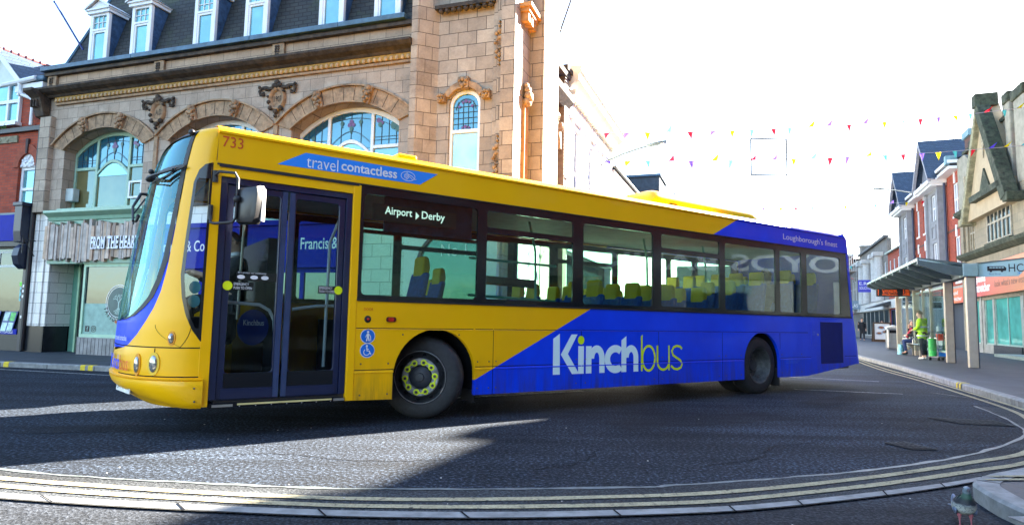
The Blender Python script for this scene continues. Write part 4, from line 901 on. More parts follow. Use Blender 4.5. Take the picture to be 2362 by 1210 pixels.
# corner tower
def bdir(b,o=0): # along the side street from the corner, o outwards
    return (12.86+.0394*b+o,.0+b)
TW=[(10.56,.5),(10.56,-.24),(10.70,-.24),(10.76,-.20),(11.02,.02),(11.06,.05),(12.30,.05),(12.33,-.02),(12.42,-.02),(12.44,-.10),(12.54,-.10),(12.57,-.24),(12.86,-.24),(12.87,.06),bdir(.10),bdir(.71),bdir(.71,.31),bdir(1.75,.31),bdir(1.75,0),(12.9,3.2),(10.56,3.2)]
g=MB(); zt_,zb_=10.6,3.6
for i in range(len(TW)):
    p,q=TW[i],TW[(i+1)%len(TW)]
    if p==(11.06,.05): continue
    g.face([(*p,zb_),(*q,zb_),(*q,zt_),(*p,zt_)])
g.plate(rect(11.06,12.30,zb_,zt_),[[(11.34,3.95),(12.04,3.95),(12.04,5.58)]+[(11.69+.35*math.cos(a),5.58+.31*math.sin(a)) for a in [PI*i/14 for i in range(1,14)]]+[(11.34,5.58)]],.05,.30)
g.face([(*p,zt_) for p in TW]); g.done('tower',STONE,CB)
g=MB(); g.box(11.02,12.36,-.12,.1,7.62,7.70); 
for k in range(9): g.ball((11.15+k*.14,-.06,7.58),(.06,.07,.05),7,5)
g.done('tower_cornice',STND,CB)
wf=[(11.34,3.95),(12.04,3.95),(12.04,5.58)]+[(11.69+.35*math.cos(a),5.58+.31*math.sin(a)) for a in [PI*i/14 for i in range(1,14)]]+[(11.34,5.58)]
w_=MB().plate(wf,[rect(11.41,11.97,4.0,4.98),[(11.41,5.06),(11.97,5.06),(11.97,5.56)]+[(11.69+.28*math.cos(a),5.56+.25*math.sin(a)) for a in [PI*i/12 for i in range(1,12)]]+[(11.41,5.56)]],.10,.17).done('window',WFR,CB,bevel=.01)
box('pane',panemat('pale green blind pane',(.42,.56,.50),.22),w_,11.38,12.00,.14,.145,3.98,5.0); sg_=box('stained_glass',STAIN,w_,11.38,12.00,.14,.145,5.0,5.84)
g=MB()
for k in range(1,5): g.box(11.41+.112*k-.005,11.41+.112*k+.005,.125,.135,5.06,5.66)
for z in (5.18,5.30,5.42,5.54): g.box(11.41,11.97,.125,.135,z,z+.009)
g.ribbon([(11.69+.22*math.cos(a),5.48+.23*math.sin(a)) for a in [PI*i/12 for i in range(13)]],.015,(0,.122,0),X,Z); g.done('lead_came',LEADC,sg_)
g=MB()
for x,z,r in ((11.69,5.66,.04),(11.62,5.64,.03),(11.77,5.64,.03),(11.55,5.55,.03),(11.83,5.55,.03),(11.69,5.12,.04),(11.62,5.10,.025),(11.77,5.10,.025)): g.prism(ell(x,z,r,r,8),(0,.118,0),X,Z,(0,-1,0),0)
g.done('glass_flower',PURP,sg_)
g=MB(); A=[(11.69+.36*math.cos(a),5.60+.31*math.sin(a)) for a in [PI*(.12+.76*i/14) for i in range(15)]]; B_=[(11.69+.48*math.cos(a),5.62+.43*math.sin(a)) for a in [PI*(.12+.76*i/14) for i in range(15)]]; g.plate(A+B_[::-1],[],-.03,.05); g.done('arch_surround',STN,CB,bevel=.01)
for x,z,s in ((11.69,6.0,.115),(11.20,5.72,.085),(12.19,5.72,.085)):
    g=MB(); g.box(x-s,x+s,-.08,.05,z-s*1.1,z+s); 
    for bx,bz,r in ((0,.5,.5),(-.6,.3,.4),(.6,.3,.4),(-.4,-.4,.4),(.4,-.4,.4),(0,-.7,.4)): g.ball((x+bx*s,-.09,z+bz*s),(r*s,.05,r*s),7,5)
    g.done('carved_mask',STN,CB,smooth=True)
for zc_ in (6.72,4.35):
    g=MB(); x=12.49; g.lathe([(.0,0),(.05,0),(.06,-.03),(.085,-.04),(.095,.0)],(x,-.10,zc_),Y,14)
    for v in g.b.verts: v.co.z=zc_+(v.co.z-zc_)*1.6
    for bx,bz,r in ((0,.25,.06),(-.07,.2,.05),(.07,.2,.05),(0,.35,.035),(0,.44,.025),(-.09,0,.04),(.09,0,.04),(-.06,-.18,.05),(.06,-.18,.05),(0,-.25,.05),(0,-.36,.035),(0,-.46,.02),(-.07,-.30,.03),(.07,-.3,.03)): g.ball((x+bx,-.12,zc_+bz),(r,.05,r),7,5)
    g.done('cartouche',STN,CB,smooth=True)
# carved window surround and stepped cornice on the sunlit return
g=MB(); 
for z0,z1 in ((3.7,5.55),): g.box(12.87,12.93,.28,.50,z0,z1)
g.done('window_jamb',mat('orange terracotta',(.42,.21,.07),.75,var=.3,scale=6),CB)
g=MB(); 
for dz,o,r in ((5.60,.07,.10),(5.72,.10,.10),(5.85,.08,.08),(5.95,.05,.06),(5.66,.14,.06)): g.ball((12.88+o,.36,dz),(r,r*1.3,r),8,6)
g.done('carved_capital',STN,CB,smooth=True)
g=MB(); g.box(12.80,13.06,.05,.72,7.40,7.48); g.box(12.80,13.12,.0,.75,7.48,7.56)
for k in range(3): g.box(12.86,13.03,.10+k*.22,.22+k*.22,7.22,7.40)
g.done('return_cornice',mat('orange terracotta',(.42,.21,.07),.75,var=.3,scale=6),CB)
# ground floor shops
MB().plate(rect(-.46,12.6,.09,3.70),[rect(.16,3.38,.09,3.70),rect(3.75,9.35,.5,2.2),rect(10.75,12.4,.5,2.35)],.0,.35).done('ground_floor_wall',TILE,CB)
g=MB(); g.box(-.46,.14,-.02,.02,.09,.76); g.box(.12,.165,-.018,.62,.09,.76); g.done('plinth',BASEB,CB)
for x0,x1 in ((-.44,-.30),(-.10,.0)): MB().box(x0,x1,-.035,.0,.76,3.68).done('tile_pilaster',TILE,CB,bevel=.015)
MB().box(.15,.17,.0,.70,.76,2.5).done('tile_reveal',TILE,CB)
SHF=GRN
MB().box(.16,3.40,.68,.72,.09,2.5).done('recess_wall',GRN,CB); MB().box(.17,.50,.655,.68,.09,2.40).done('recess_panel',mat('green painted panel',(.14,.34,.25),.5,var=.1),CB)
dr=MB().plate(rect(.50,1.36,.10,2.40),[rect(.60,1.28,.35,1.95),rect(.60,1.28,2.03,2.32)],.60,.68).done('door',mat('black shop door',(.01,.013,.014),.4),CB); box('door_glass',PANED,dr,.58,1.30,.64,.645,.34,2.34); box('letter_plate',WHT,dr,.62,.70,.59,.60,.55,.68)
MB().box(.47,.53,.56,.69,.09,2.42).done('door_post',mat('pale green post',(.36,.56,.36),.5),CB); q=box('open_sign',mat('cream sign',(.62,.58,.40),.5),CB,.86,1.12,.585,.59,1.62,1.72); txt('sign_lettering','OPEN',(.90,.584,1.645),X,Z,.18,.05,RUB,q)
MB().box(1.36,3.36,-.02,.10,.09,.52).done('stall_riser',mat('grey plank riser',(.26,.25,.24),.8,var=.3,scale=4),CB)
g=MB()
for k in range(16): g.box(1.37+k*.125,1.375+k*.125,-.025,-.02,.10,.50)
g.done('riser_joint',DARK,CB)
sw=MB().plate(rect(1.40,3.38,.52,2.36),[rect(1.47,3.32,.60,2.28)],.0,.08).done('shop_window',mat('pale green frame paint',(.36,.56,.40),.45),CB); box('pane',PANED,sw,1.44,3.34,.04,.045,.58,2.30)
box('frosted_film',mat('frosted film',(.22,.38,.33),.5,var=.2),sw,1.47,3.30,.036,.039,.60,1.36)
g=MB(); g.box(1.40,1.46,.08,.62,.52,2.36); g.done('window_return',mat('pale green frame paint',(.36,.56,.40),.45),CB)
dk=MB(); O_=(0,.030,0); dk.ribbon(ell(2.62,1.40,.42,.42,40,end=True),.016,O_,X,Z); dk.ribbon(ell(2.62,1.40,.37,.37,40,end=True),.012,O_,X,Z)
dk.done('tree_emblem',WHT,sw)
dk=MB(); dk.prism(ell(2.62,1.40,.36,.36,36),(0,.033,0),X,Z,(0,-1,0),0); dk.done('emblem_ground',mat('grey green glass film',(.07,.12,.11),.5),sw)
dk=MB()
random.seed(3)
def branch(x,z,a,l,wd,d):
    x2_,z2_=x+l*math.cos(a),z+l*math.sin(a)
    dk.ribbon([(x,z),((x+x2_)/2+random.uniform(-.006,.006),(z+z2_)/2),(x2_,z2_)],wd,(0,.028,0),X,Z)
    if d and math.hypot(x2_-2.62,z2_-1.40)<.30:
        for s in (-1,1): branch(x2_,z2_,a+s*random.uniform(.25,.6),l*.74,wd*.7,d-1)
branch(2.62,1.26,PI/2,.11,.030,5)
for s in (-1,-.5,0,.5,1): branch(2.62,1.27,-PI/2+s*.8,.08,.016,2)
dk.done('tree_drawing',mat('pale tree drawing',(.45,.62,.55),.5),sw)
for k,ch in enumerate('TATTOO'):
    a=R(196+k*13); cx,cz=2.62+.50*math.cos(a),1.40+.50*math.sin(a); t=a+PI/2; ax=(math.cos(t),0,math.sin(t)); ay=(-math.sin(t),0,math.cos(t))
    txt('window_lettering',ch,(cx,.03,cz),ax,ay,.085,.12,RUB,sw,.02)
for k,ch in enumerate('BODY'):
    a=R(292+k*13); cx,cz=2.62+.50*math.cos(a),1.40+.50*math.sin(a); t=a+PI/2; ax=(math.cos(t),0,math.sin(t)); ay=(-math.sin(t),0,math.cos(t)); txt('window_lettering',ch,(cx,.03,cz),ax,ay,.085,.12,RUB,sw,.02)
txt('window_lettering','+',(2.53,.03,.87),X,Z,.09,.09,ORG,sw,.03)
q=box('social_icon',RUB,sw,1.56,1.70,.030,.034,.66,.80); txt('icon_letter','f',(1.62,.029,.675),X,Z,.05,.11,mat('frosted film',(.3,.45,.4),.5),q,.02)
g=MB(); g.ribbon(rr(1.78,1.92,.66,.80,.04)+[rr(1.78,1.92,.66,.80,.04)[0]],.014,(0,.029,0),X,Z); g.ribbon(ell(1.85,.73,.034,.034,16,end=True),.012,(0,.029,0),X,Z); g.prism(ell(1.893,.772,.007,.007,8),(0,.029,0),X,Z,(0,-1,0),0); g.done('social_icon',RUB,sw)
MB().box(.14,3.42,-.06,.2,2.36,2.46).done('lintel',mat('pale green lintel',(.26,.40,.30),.5,var=.15),CB)
MB().box(.16,3.40,-.03,.1,2.46,3.50).done('fascia',GRN,CB)
g=MB(); g.prism([(0,0),(-.05,.02),(-.08,.10),(-.17,.16),(-.22,.20),(-.22,.26),(0,.27)],(.10,-.02,3.46),Y,Z,X,3.36); g.done('fascia_cornice',mat('green cornice paint',(.24,.42,.31),.45,var=.1,coat=.2),CB)
random.seed(11); x=.12; k=0; pk={0:MB(),1:MB(),2:MB(),3:MB()}
PLM=[WOOD,mat('grey plank',(.44,.39,.35),.85,var=.3,scale=6,bmp=.3),mat('brown plank',(.50,.36,.26),.85,var=.3,scale=5,bmp=.3,dirt=((.09,.07,.05),.6)),mat('dark plank',(.28,.22,.18),.85,var=.3,scale=6,bmp=.3)]
while x<3.36:
    wd=random.choice((.045,.06,.075,.095)); pk[random.choice((0,0,1,1,2,3))].box(x,x+wd-.005,-.13-random.uniform(0,.04),-.03,2.44+random.uniform(-.06,.05)+.03*math.sin(x*3),3.34+random.uniform(-.06,.05)+(.08 if random.random()<.2 else 0)); x+=wd
for k,v in pk.items(): v.done('plank_fascia',PLM[k],CB)
LS=mat('white sign letter',(.72,.74,.80),.5); g=None
for s,x0,wd in (('FROM',1.82,.47),('THE',2.37,.37),('HEART',2.79,.60)):
    for o,m_,b_ in ((-.192,RUB,.05),(-.206,LS,.035)): txt('sign_lettering',s,(x0+(.012 if m_ is RUB else 0),o,2.705-(.012 if m_ is RUB else 0)),X,Z,wd,.31,m_,CB,b_,space=1.05)
    sb=MB()
    xs=x0; n_=len(s)
    for k in range(n_):
        a=x0+wd*(k+.08)/n_; c_=x0+wd*(k+.80)/n_; sb.box(a,c_,-.215,-.204,2.70,2.732)
    sb.done('sign_serif',LS,CB)
# alarm box and bracket
g=MB(); g.box(.30,.62,.12,.30,4.02,4.36); q=g.done('extractor_box',mat('pale grey casing',(.42,.48,.47),.5),CB,bevel=.02)
g=MB(); g.tube([(-.22,-.14,2.95),(-.22,-.45,2.95)],.015); g.tube([(-.22,-.14,2.55),(-.22,-.42,2.93)],.012); g.tube([(-.22,-.45,3.0),(-.22,-.45,2.6)],.015); g.done('sign_bracket',BLKM,CB)
# blue estate agency fronts further along
MB().box(3.60,9.40,-.10,.1,2.20,3.15).done('fascia',NAVYS,CB,bevel=.01); MB().box(3.55,9.45,-.16,.1,3.15,3.26).done('fascia_cornice',NAVYS,CB)
for x0 in (3.95,7.95): txt('sign_lettering','Francis & Co',(x0,-.10,2.60),X,Z,1.35,.26,WHT,CB,.008)
sw=MB().plate(rect(3.70,9.40,.40,2.22),[rect(3.82,5.1,.55,2.1),rect(5.2,6.5,.55,2.1),rect(6.6,7.9,.55,2.1),rect(8.0,9.3,.55,2.1)],.0,.06).done('shop_window',NAVYS,CB); box('pane',PANED,sw,3.75,9.35,.03,.035,.5,2.15)
MB().plate(rect(10.58,12.58,.1,3.68),[[(10.85,.5),(12.3,.5),(12.3,2.2)]+[(11.575+.725*math.cos(a),2.2+.72*math.sin(a)) for a in [PI*i/16 for i in range(1,16)]]+[(10.85,2.2)]],-.26,-.1).done('shop_arch',WHP,CB)
box('pane',panemat('dark green shop pane',(.03,.07,.055),.10),CB,10.8,12.35,-.14,-.13,.45,3.0); txt('sign_lettering','No 1',(11.35,-.145,2.40),X,Z,.55,.24,WHT,CB)
MB().box(12.88,12.90,.1,1.6,.1,3.6).done('side_wall',WHP,CB)
# flag poles
for nm,p,q,lab in (('flagpole',(.45,.62,9.75),(-.02,-.45,10.85),0),):
    pass
f_=thing('flagpole','slanting dark blue flagpole on the left hip of the mansard roof','flagpole',AL,RA)
MB().tube([(.30,.30,8.22),(-.35,-.10,9.45)],.025,8).done('pole',mat('blue pole paint',(.01,.03,.18),.5),f_); MB().ball((-.36,-.105,9.47),.035).done('finial',mat('blue pole paint',(.01,.03,.18),.5),f_)
box('light_block_core',DARK,CB,-.40,12.6,.74,2.8,.1,3.65); box('light_block_core',DARK,CB,-.40,10.6,.44,3.0,3.66,7.6); box('light_block_core',DARK,CB,10.62,12.75,.40,2.9,3.66,10.3)  # unseen dark boxes added to stop sun leaking through the hollow walls
# netting cords
# ================================================================== LEFT BRICK BUILDING
LB=thing('brick_shop_house','red brick shop house with white gable dormer and blue shopfront','building',AL,RA)
MB().plate(rect(-7,-.52,3.05,7.28),[rect(-2.75,-1.62,6.3,7.28),[(-1.42,3.78),(-.78,3.78),(-.78,5.02)]+[(-1.10+.32*math.cos(a),5.02+.36*math.sin(a)) for a in [PI*i/12 for i in range(1,12)]]+[(-1.42,5.02)]],.06,.35).done('wall',BRK,LB)
g=MB(); A=[(-1.10+.32*math.cos(a),5.02+.36*math.sin(a)) for a in [PI*i/14 for i in range(15)]]; B_=[(-1.10+.50*math.cos(a),5.02+.62*math.sin(a)) for a in [PI*i/14 for i in range(15)]]; g.plate(A+B_[::-1],[],.03,.10); g.done('brick_arch',mat('deep red arch brick',(.26,.05,.02),.8,var=.25,scale=14),LB)
g=MB(); g.prism([(-.03,5.38),(.03,5.38),(.055,5.78),(-.055,5.78)],(-1.10,.0,0),X,Z,Y,.06); g.done('keystone',mat('dark keystone',(.05,.03,.03),.8),LB)
tp=[(-1.42,5.02)]+[(-1.10+.32*math.cos(PI-a),5.02+.36*math.sin(a)) for a in [PI*i/12 for i in range(1,12)]]+[(-.78,5.02)]
g=MB(); g.plate(tp,[],.10,.2)
for k in range(40):
    a=random.uniform(0,PI); r=random.uniform(.2,.9); g.ball((-1.10+.30*r*math.cos(a),.09,5.04+.32*r*math.sin(a)),(.04,.03,.035),6,4)
g.done('carved_tympanum',WFR,LB,smooth=True)
w_=MB().plate(rect(-1.42,-.78,3.78,5.02),[rect(-1.34,-.86,3.86,4.38),rect(-1.34,-.86,4.46,4.94)],.14,.22).done('window',WFR,LB,bevel=.01); box('pane',PANEC,w_,-1.36,-.84,.18,.185,3.84,4.96)
w_=MB().plate(rect(-2.9,-1.50,6.26,7.42),[rect(-2.85,-2.02,6.34,6.82),rect(-1.94,-1.58,6.34,6.82),rect(-2.85,-2.02,6.92,7.34),rect(-1.94,-1.58,6.92,7.34)],-.02,.08).done('window',WFR,LB,bevel=.01); box('pane',PANEC,w_,-2.88,-1.52,.03,.035,6.3,7.36)
MB().box(-3.2,-1.45,-.12,.1,6.17,6.26).done('sill',WFR,LB)
g=MB()
for k in range(60): 
    x=random.uniform(-2.9,-1.75); g.prism([(-.006,0),(.006,0),(random.uniform(-.05,.05),random.uniform(.08,.16))],(x,-.10+random.uniform(-.03,.04),6.10),X,Z,Y,.004)
struct(g.done('moss_fringe',mat('green moss',(.04,.13,.02),.9,var=.4),LB),'stuff')
MB().box(-7,-.50,-.05,.08,5.98,6.10).done('string_course',BLKM,LB); g=MB(); g.box(-7,-1.52,.02,.08,5.72,5.90)
for x in (-1.9,-2.2,-2.5): g.ball((x,.015,5.80),(.07,.02,.05),8,6); 
g.done('carved_band',mat('olive stone band',(.22,.20,.13),.8,var=.4,scale=9),LB)
# white gable
gx=-2.45
g=MB(); g.prism([(-.98,7.36),(.92,7.36),(0,8.32)],(gx,.0,0),X,Z,Y,.1); g.done('gable',mat('pale gable board',(.58,.64,.58),.6,var=.08),LB)
g=MB()
for s in (-1,1): g.prism([(0,8.46),(s*1.14,7.34),(s*1.14,7.16),(0,8.24)],(gx,-.14,0),X,Z,Y,.14)
g.done('bargeboard',WFR,LB)
g=MB(); g.face([(gx,-.16,8.44),(gx+1.2,-.16,7.36),(gx+2.0,2.4,7.36),(gx,2.6,8.44)]); g.face([(gx,-.16,8.44),(gx-1.2,-.16,7.36),(gx-2,2.4,7.36),(gx,2.6,8.44)]); g.face([(-7,.0,7.40),(-.30,.0,7.40),(-.30,2.2,9.0),(-7,2.2,9.0)]); g.done('roof',SLATEB,LB)
g=MB()
for k in range(14): g.cyl((gx,-.16+k*.2,8.47),(gx,-.02+k*.2,8.47),.06,.05,8)
for k in range(16): g.cyl((-2.3+k*.14,2.2,9.03),(-2.2+k*.14,2.2,9.03),.06,.05,8)
g.done('ridge_tile',mat('dark red ridge tile',(.13,.025,.03),.7,var=.3),LB)
g=MB(); g.lathe([(.05,0),(.03,.06),(.045,.1),(.02,.16),(.03,.22),(.055,.27),(.03,.32),(.0,.34)],(gx,-.12,8.46),Z,12); g.done('finial',mat('dark red ridge tile',(.13,.025,.03),.7,var=.3),LB,smooth=True)
MB().tube([(-2.0,-.16,7.30),(-1.3,-.16,7.34),(-.72,-.16,7.38)],.065,8).done('gutter',WFR,LB); g=MB(); g.box(-1.6,-.55,-.10,.10,7.08,7.28)
for k in range(7): g.box(-1.55+k*.16,-1.48+k*.16,-.08,.06,7.0,7.08)
g.done('eaves_board',WFR,LB)
MB().tube([(-1.35,-.16,7.30),(-1.35,-.14,7.10),(-1.30,-.10,6.98),(-.98,-.06,6.86),(-.93,-.05,6.76),(-.93,-.05,6.12)],.045,8).done('downpipe',WFR,LB)
g=MB(); g.box(-.80,-.45,-.16,.12,7.30,7.44); g.done('lead_hopper',LEAD,LB,bevel=.04)
MB().tube([(-.50,-.06,6.05),(-.50,-.07,4.0),(-.50,-.07,.12)],.055,8).done('downpipe',BLKM,LB); MB().box(-.57,-.43,-.10,.06,5.95,6.08).done('pipe_head',BLKM,LB)
# shop
MB().box(-7,-.60,-.02,.06,3.68,3.76).done('shop_cornice',mat('grey green cornice',(.16,.22,.24),.6),LB); MB().box(-7,-.72,-.14,.1,2.98,3.68).done('fascia',NAVYS,LB); MB().box(-7,-.70,-.10,.08,2.84,2.98).done('blind_box',BLKM,LB)
MB().box(-7,-.56,.0,.2,.1,.42).done('stall_riser',BLKM,LB)
sw=MB().plate(rect(-7,-.56,.40,2.86),[rect(-6.8,-4.2,.52,2.80),rect(-4.1,-.82,.52,2.80)],.02,.12).done('shop_window',BLKM,LB); box('pane',PANED,sw,-6.9,-.7,.10,.105,.45,2.84)
q=MB().plate(rect(-4.0,-.9,2.30,2.74),[rect(-2.5,-1.95,2.36,2.68),rect(-1.85,-1.35,2.36,2.68),rect(-3.4,-2.6,2.36,2.68)],.085,.095).done('sash_reflection',mat('reflected white frame',(.5,.55,.52),.5),sw)  # pale bars before the pane stand in for a reflected frame
for k,(x0,x1) in enumerate(((-2.35,-1.62),(-1.46,-.98))):
    b_=MB(); b_.prism([(x0-.10,.58),(x1-.12,.58),(x1+.06,1.12),(x0+.06,1.12)],(0,.07,0),X,Z,(0,-1,0),.02); bb=b_.done('display_board',mat('board blue',(.01,.04,.25),.4),sw)
    n_=2
    for i in range(n_):
        for j in range(2):
            u0,u1=(i+.08)/n_,(i+.92)/n_; v0,v1=(j+.07)/2,(j+.93)/2
            def P_(u,v): return (x0-.10+.16*v+(x1-x0-.02)*u,.58+.54*v)
            pm=MB(); pm.prism([P_(u0,v0),P_(u1,v0),P_(u1,v1),P_(u0,v1)],(0,.048,0),X,Z,Y,0); card=pm.done('property_card',mat('green card' if (i+j+k)%3==0 else 'pale card',(.10,.45,.12) if (i+j+k)%3==0 else (.45,.62,.58),.5,var=.5,scale=9),bb)
q=box('mortgage_sign',NAVYS,sw,-3.2,-.92,.055,.075,.50,.66); txt('sign_lettering','MORTGAGES',(-1.72,.055,.545),X,Z,.66,.075,WHT,q)
box('green_sticker',mat('lime sticker',(.12,.62,.03),.5),sw,-1.02,-.84,.094,.099,1.80,1.90); q=box('cyan_sticker',mat('cyan sticker',(.15,.50,.55),.5),sw,-.99,-.84,.094,.099,1.40,1.76)
for z in (1.50,1.67): MB().prism(ell(-.915,z,.05,.05,14),(0,.092,0),X,Z,(0,-1,0),0).done('sticker_disc',RUB,q)
# carved black console and clips on the party line
g=MB(); g.prism([(-.02,0),(-.30,.02),(-.34,.30),(-.34,1.0),(0,1.0)],(-.80,.0,2.90),Y,Z,X,.28); g.prism([(0,0),(-.18,-.02),(-.30,-.14),(-.34,-.34),(-.28,-.56),(-.14,-.68),(-.02,-.64)],(-.78,.0,2.90),Y,Z,X,.24); g.box(-.84,-.48,-.38,.0,3.86,3.96); g.done('console_bracket',mat('blue black console',(.008,.014,.035),.35),LB,bevel=.015)
MB().box(-.66,-.54,-.08,.05,.1,2.8).done('shop_pilaster',mat('blue black console',(.008,.014,.035),.35),LB)
g=MB()
for z in (1.75,1.62,1.48,.95): g.box(-.62,-.55,-.09,-.082,z,z+.07)
g.done('paper_sticker',WHT,LB)
box('light_block_core',DARK,LB,-7,-.55,.37,3,.1,7.25)  # unseen box added to keep sun from passing through the house
# ================================================================== SIDE STREET, LEFT ROW
BLc=(0.0488,12.2205,0); RB=R(69.2)
def simple_window(par,x0,x1,z0,z1,y,fm,pm,nx=1,nz=1,sill=None,fr=.06):
    hs=[]; dx=(x1-x0-fr)/nx; dz=(z1-z0-fr)/nz
    for i in range(nx):
        for j in range(nz): hs.append(rect(x0+fr+i*dx,x0+(i+1)*dx,z0+fr+j*dz,z0+(j+1)*dz))
    w_=MB().plate(rect(x0,x1,z0,z1),hs,y,y+.07).done('window',fm,par); box('pane',pm,w_,x0+.02,x1-.02,y+.04,y+.045,z0+.02,z1-.02)
    if sill: box('sill',sill,w_,x0-.06,x1+.06,y-.10,y+.05,z0-.10,z0)
    return w_
SB=thing('stone_annexe','tan stone annexe with arched window between the corner tower and the white building','building',BLc,RB)
MB().plate(rect(1.75,3.3,.1,7.15),[[(2.0,3.9),(2.85,3.9),(2.85,5.3)]+[(2.425+.425*math.cos(a),5.3+.42*math.sin(a)) for a in [PI*i/12 for i in range(1,12)]]+[(2.0,5.3)]],.05,.4).done('wall',STONEA,SB)
w_=simple_window(SB,1.98,2.87,3.9,5.75,.20,WFR,PANEC,2,3)
g=MB(); A=[(2.425+.45*math.cos(a),5.3+.45*math.sin(a)) for a in [PI*i/14 for i in range(15)]]; B_=[(2.425+.62*math.cos(a),5.3+.62*math.sin(a)) for a in [PI*i/14 for i in range(15)]]; g.plate(A+B_[::-1],[],-.06,.1); 
for x,z in ((2.42,5.95),(2.1,5.8),(2.75,5.8)): g.ball((x,-.08,z),(.10,.10,.12),8,6)
g.done('arch_surround',STN,SB)
g=MB(); g.prism([(.05,6.38),(-.08,6.38),(-.25,6.55),(-.28,6.68),(.05,6.75)],(1.75,0,0),Y,Z,X,1.6); g.done('cornice',STND,SB); g=MB(); g.prism([(.3,7.15),(-.15,7.15),(-.18,7.25),(.3,7.3)],(1.75,0,0),Y,Z,X,1.6); g.done('coping',STND,SB)
MB().box(3.0,3.32,-.10,.3,.1,7.30).done('pier',mat('netted dark pier',(.16,.11,.08),.85,var=.3,scale=8),SB); MB().box(2.92,3.40,-.2,.35,7.30,7.42).done('pier_cap',STND,SB)
g=MB()
for k in range(48):
    z=3.6+k*.08; g.tube([(2.98,-.115,z),(3.08,-.135,z-.012),(3.2,-.13,z-.012),(3.34,-.115,z)],.006,4)
struct(g.done('bird_netting',mat('grey netting cord',(.35,.34,.32),.7),SB),'stuff')
WB=thing('white_building','tall white painted building with dentil cornice along the sunny side street','building',BLc,RB)
MB().plate(rect(3.42,9.3,.1,6.98),[rect(x0,x1,3.9,6.25) for x0,x1 in ((4.1,4.9),(5.7,6.5),(7.3,8.1))]+[rect(3.7,9.0,.5,2.9)],.0,.4).done('wall',WHP,WB)
for x0,x1 in ((4.1,4.9),(5.7,6.5),(7.3,8.1)):
    simple_window(WB,x0,x1,3.9,6.25,.06,WFR,PANEW,1,2,WHP); g=MB(); g.box(x0-.14,x0,-.05,.02,3.85,6.4); g.box(x1,x1+.14,-.05,.02,3.85,6.4); g.box(x0-.2,x1+.2,-.10,.02,6.4,6.52); g.done('architrave',WHP,WB)
g=MB(); g.prism([(.1,6.98),(-.12,6.98),(-.15,7.08),(-.34,7.22),(-.36,7.36),(-.42,7.42),(-.42,7.55),(.1,7.62)],(3.42,0,0),Y,Z,X,5.9); g.done('cornice',mat('cream cornice',(.66,.62,.52),.7,var=.1),WB)
g=MB()
for k in range(26): g.box(3.5+k*.225,3.62+k*.225,-.26,.0,6.86,6.99)
g.done('dentil_band',mat('cream cornice',(.66,.62,.52),.7,var=.1),WB)
MB().box(3.42,9.3,-.05,.05,6.60,6.72).done('frieze',WHP,WB); MB().box(3.5,9.2,-.08,.05,2.9,3.6).done('fascia',mat('pale teal fascia',(.35,.55,.52),.5),WB); txt('sign_lettering','No 1',(4.2,-.085,3.05),X,Z,.9,.32,RUB,WB)
g=MB(); g.tube([(7.65,-.06,3.7),(7.65,-.06,6.6)],.04); g.done('downpipe',mat('pale pipe',(.5,.52,.52),.5),WB)
box('pane',PANED,WB,3.6,9.1,.2,.21,.4,3.0)
LBd=thing('low_white_house','lower white house with slate roof and chimney pots past the white building','building',BLc,RB)
MB().plate(rect(9.32,15.2,.1,6.30),[rect(10.1,11,4.0,5.7),rect(12.4,13.3,4.0,5.7)],.0,.4).done('wall',WHP,LBd)
for x in (10.1,12.4): simple_window(LBd,x,x+.9,4.0,5.7,.06,WFR,PANEW,2,2)
g=MB(); g.face([(9.25,-.06,6.38),(15.3,-.06,6.38),(15.3,3.2,8.3),(9.25,3.2,8.3)]); g.face([(9.25,-.06,6.34),(9.25,3.2,8.26),(9.25,3.2,8.3),(9.25,-.06,6.38)]); g.done('roof',SLATE,LBd)
MB().tube([(9.2,-.11,6.36),(15.3,-.11,6.36)],.055).done('gutter',BLKM,LBd); g=MB(); g.prism([(.0,6.05),(-.03,6.08),(-.06,6.2),(-.06,6.30),(0,6.30)],(9.32,0,0),Y,Z,X,5.9); g.done('eaves_cornice',mat('cream cornice',(.66,.62,.52),.7,var=.1),LBd)
ch=MB().box(11.0,12.0,.5,1.0,6.6,7.35).done('chimney',mat('dark stack brick',(.10,.07,.06),.85,var=.3),LBd)
for x,m_ in ((11.15,mat('buff pot',(.4,.32,.22),.8)),(11.7,mat('plum chimney pot',(.14,.05,.07),.7))):
    g=MB(); g.lathe([(.10,0),(.085,.1),(.085,.32),(.105,.34),(.105,.38),(.0,.38)],(x,.75,7.35),Z,12); g.done('chimney_pot',m_,ch)
DB=thing('dormer_house','house with a flat lead dormer in its roof beyond the low white house','building',BLc,RB)
MB().box(15.25,30,.1,5,.1,6.4).done('wall',WHP,DB); g=MB(); g.face([(15.25,-.2,6.4),(30,-.2,6.4),(30,4,9.3),(15.25,4,9.3)]); g.face([(15.25,-.2,6.4),(15.25,4,9.3),(15.25,4,6.4)]); g.done('roof',SLATE,DB)
MB().box(21.0,23.5,.0,2.0,7.0,8.70).done('dormer',mat('dark lead dormer',(.045,.065,.085),.7,var=.3,scale=5),DB); MB().box(20.9,23.6,-.1,2.1,8.70,8.82).done('dormer_cap',LEAD,DB)
f_=thing('flagpole','thin dark flagpole leaning out from the corner tower over the side street','flagpole',BLc,RB)
MB().tube([(1.9,-.15,7.35),(2.05,-.62,8.9)],.022,8).done('pole',BLKM,f_); MB().ball((2.053,-.63,8.93),.03).done('finial',BLKM,f_)
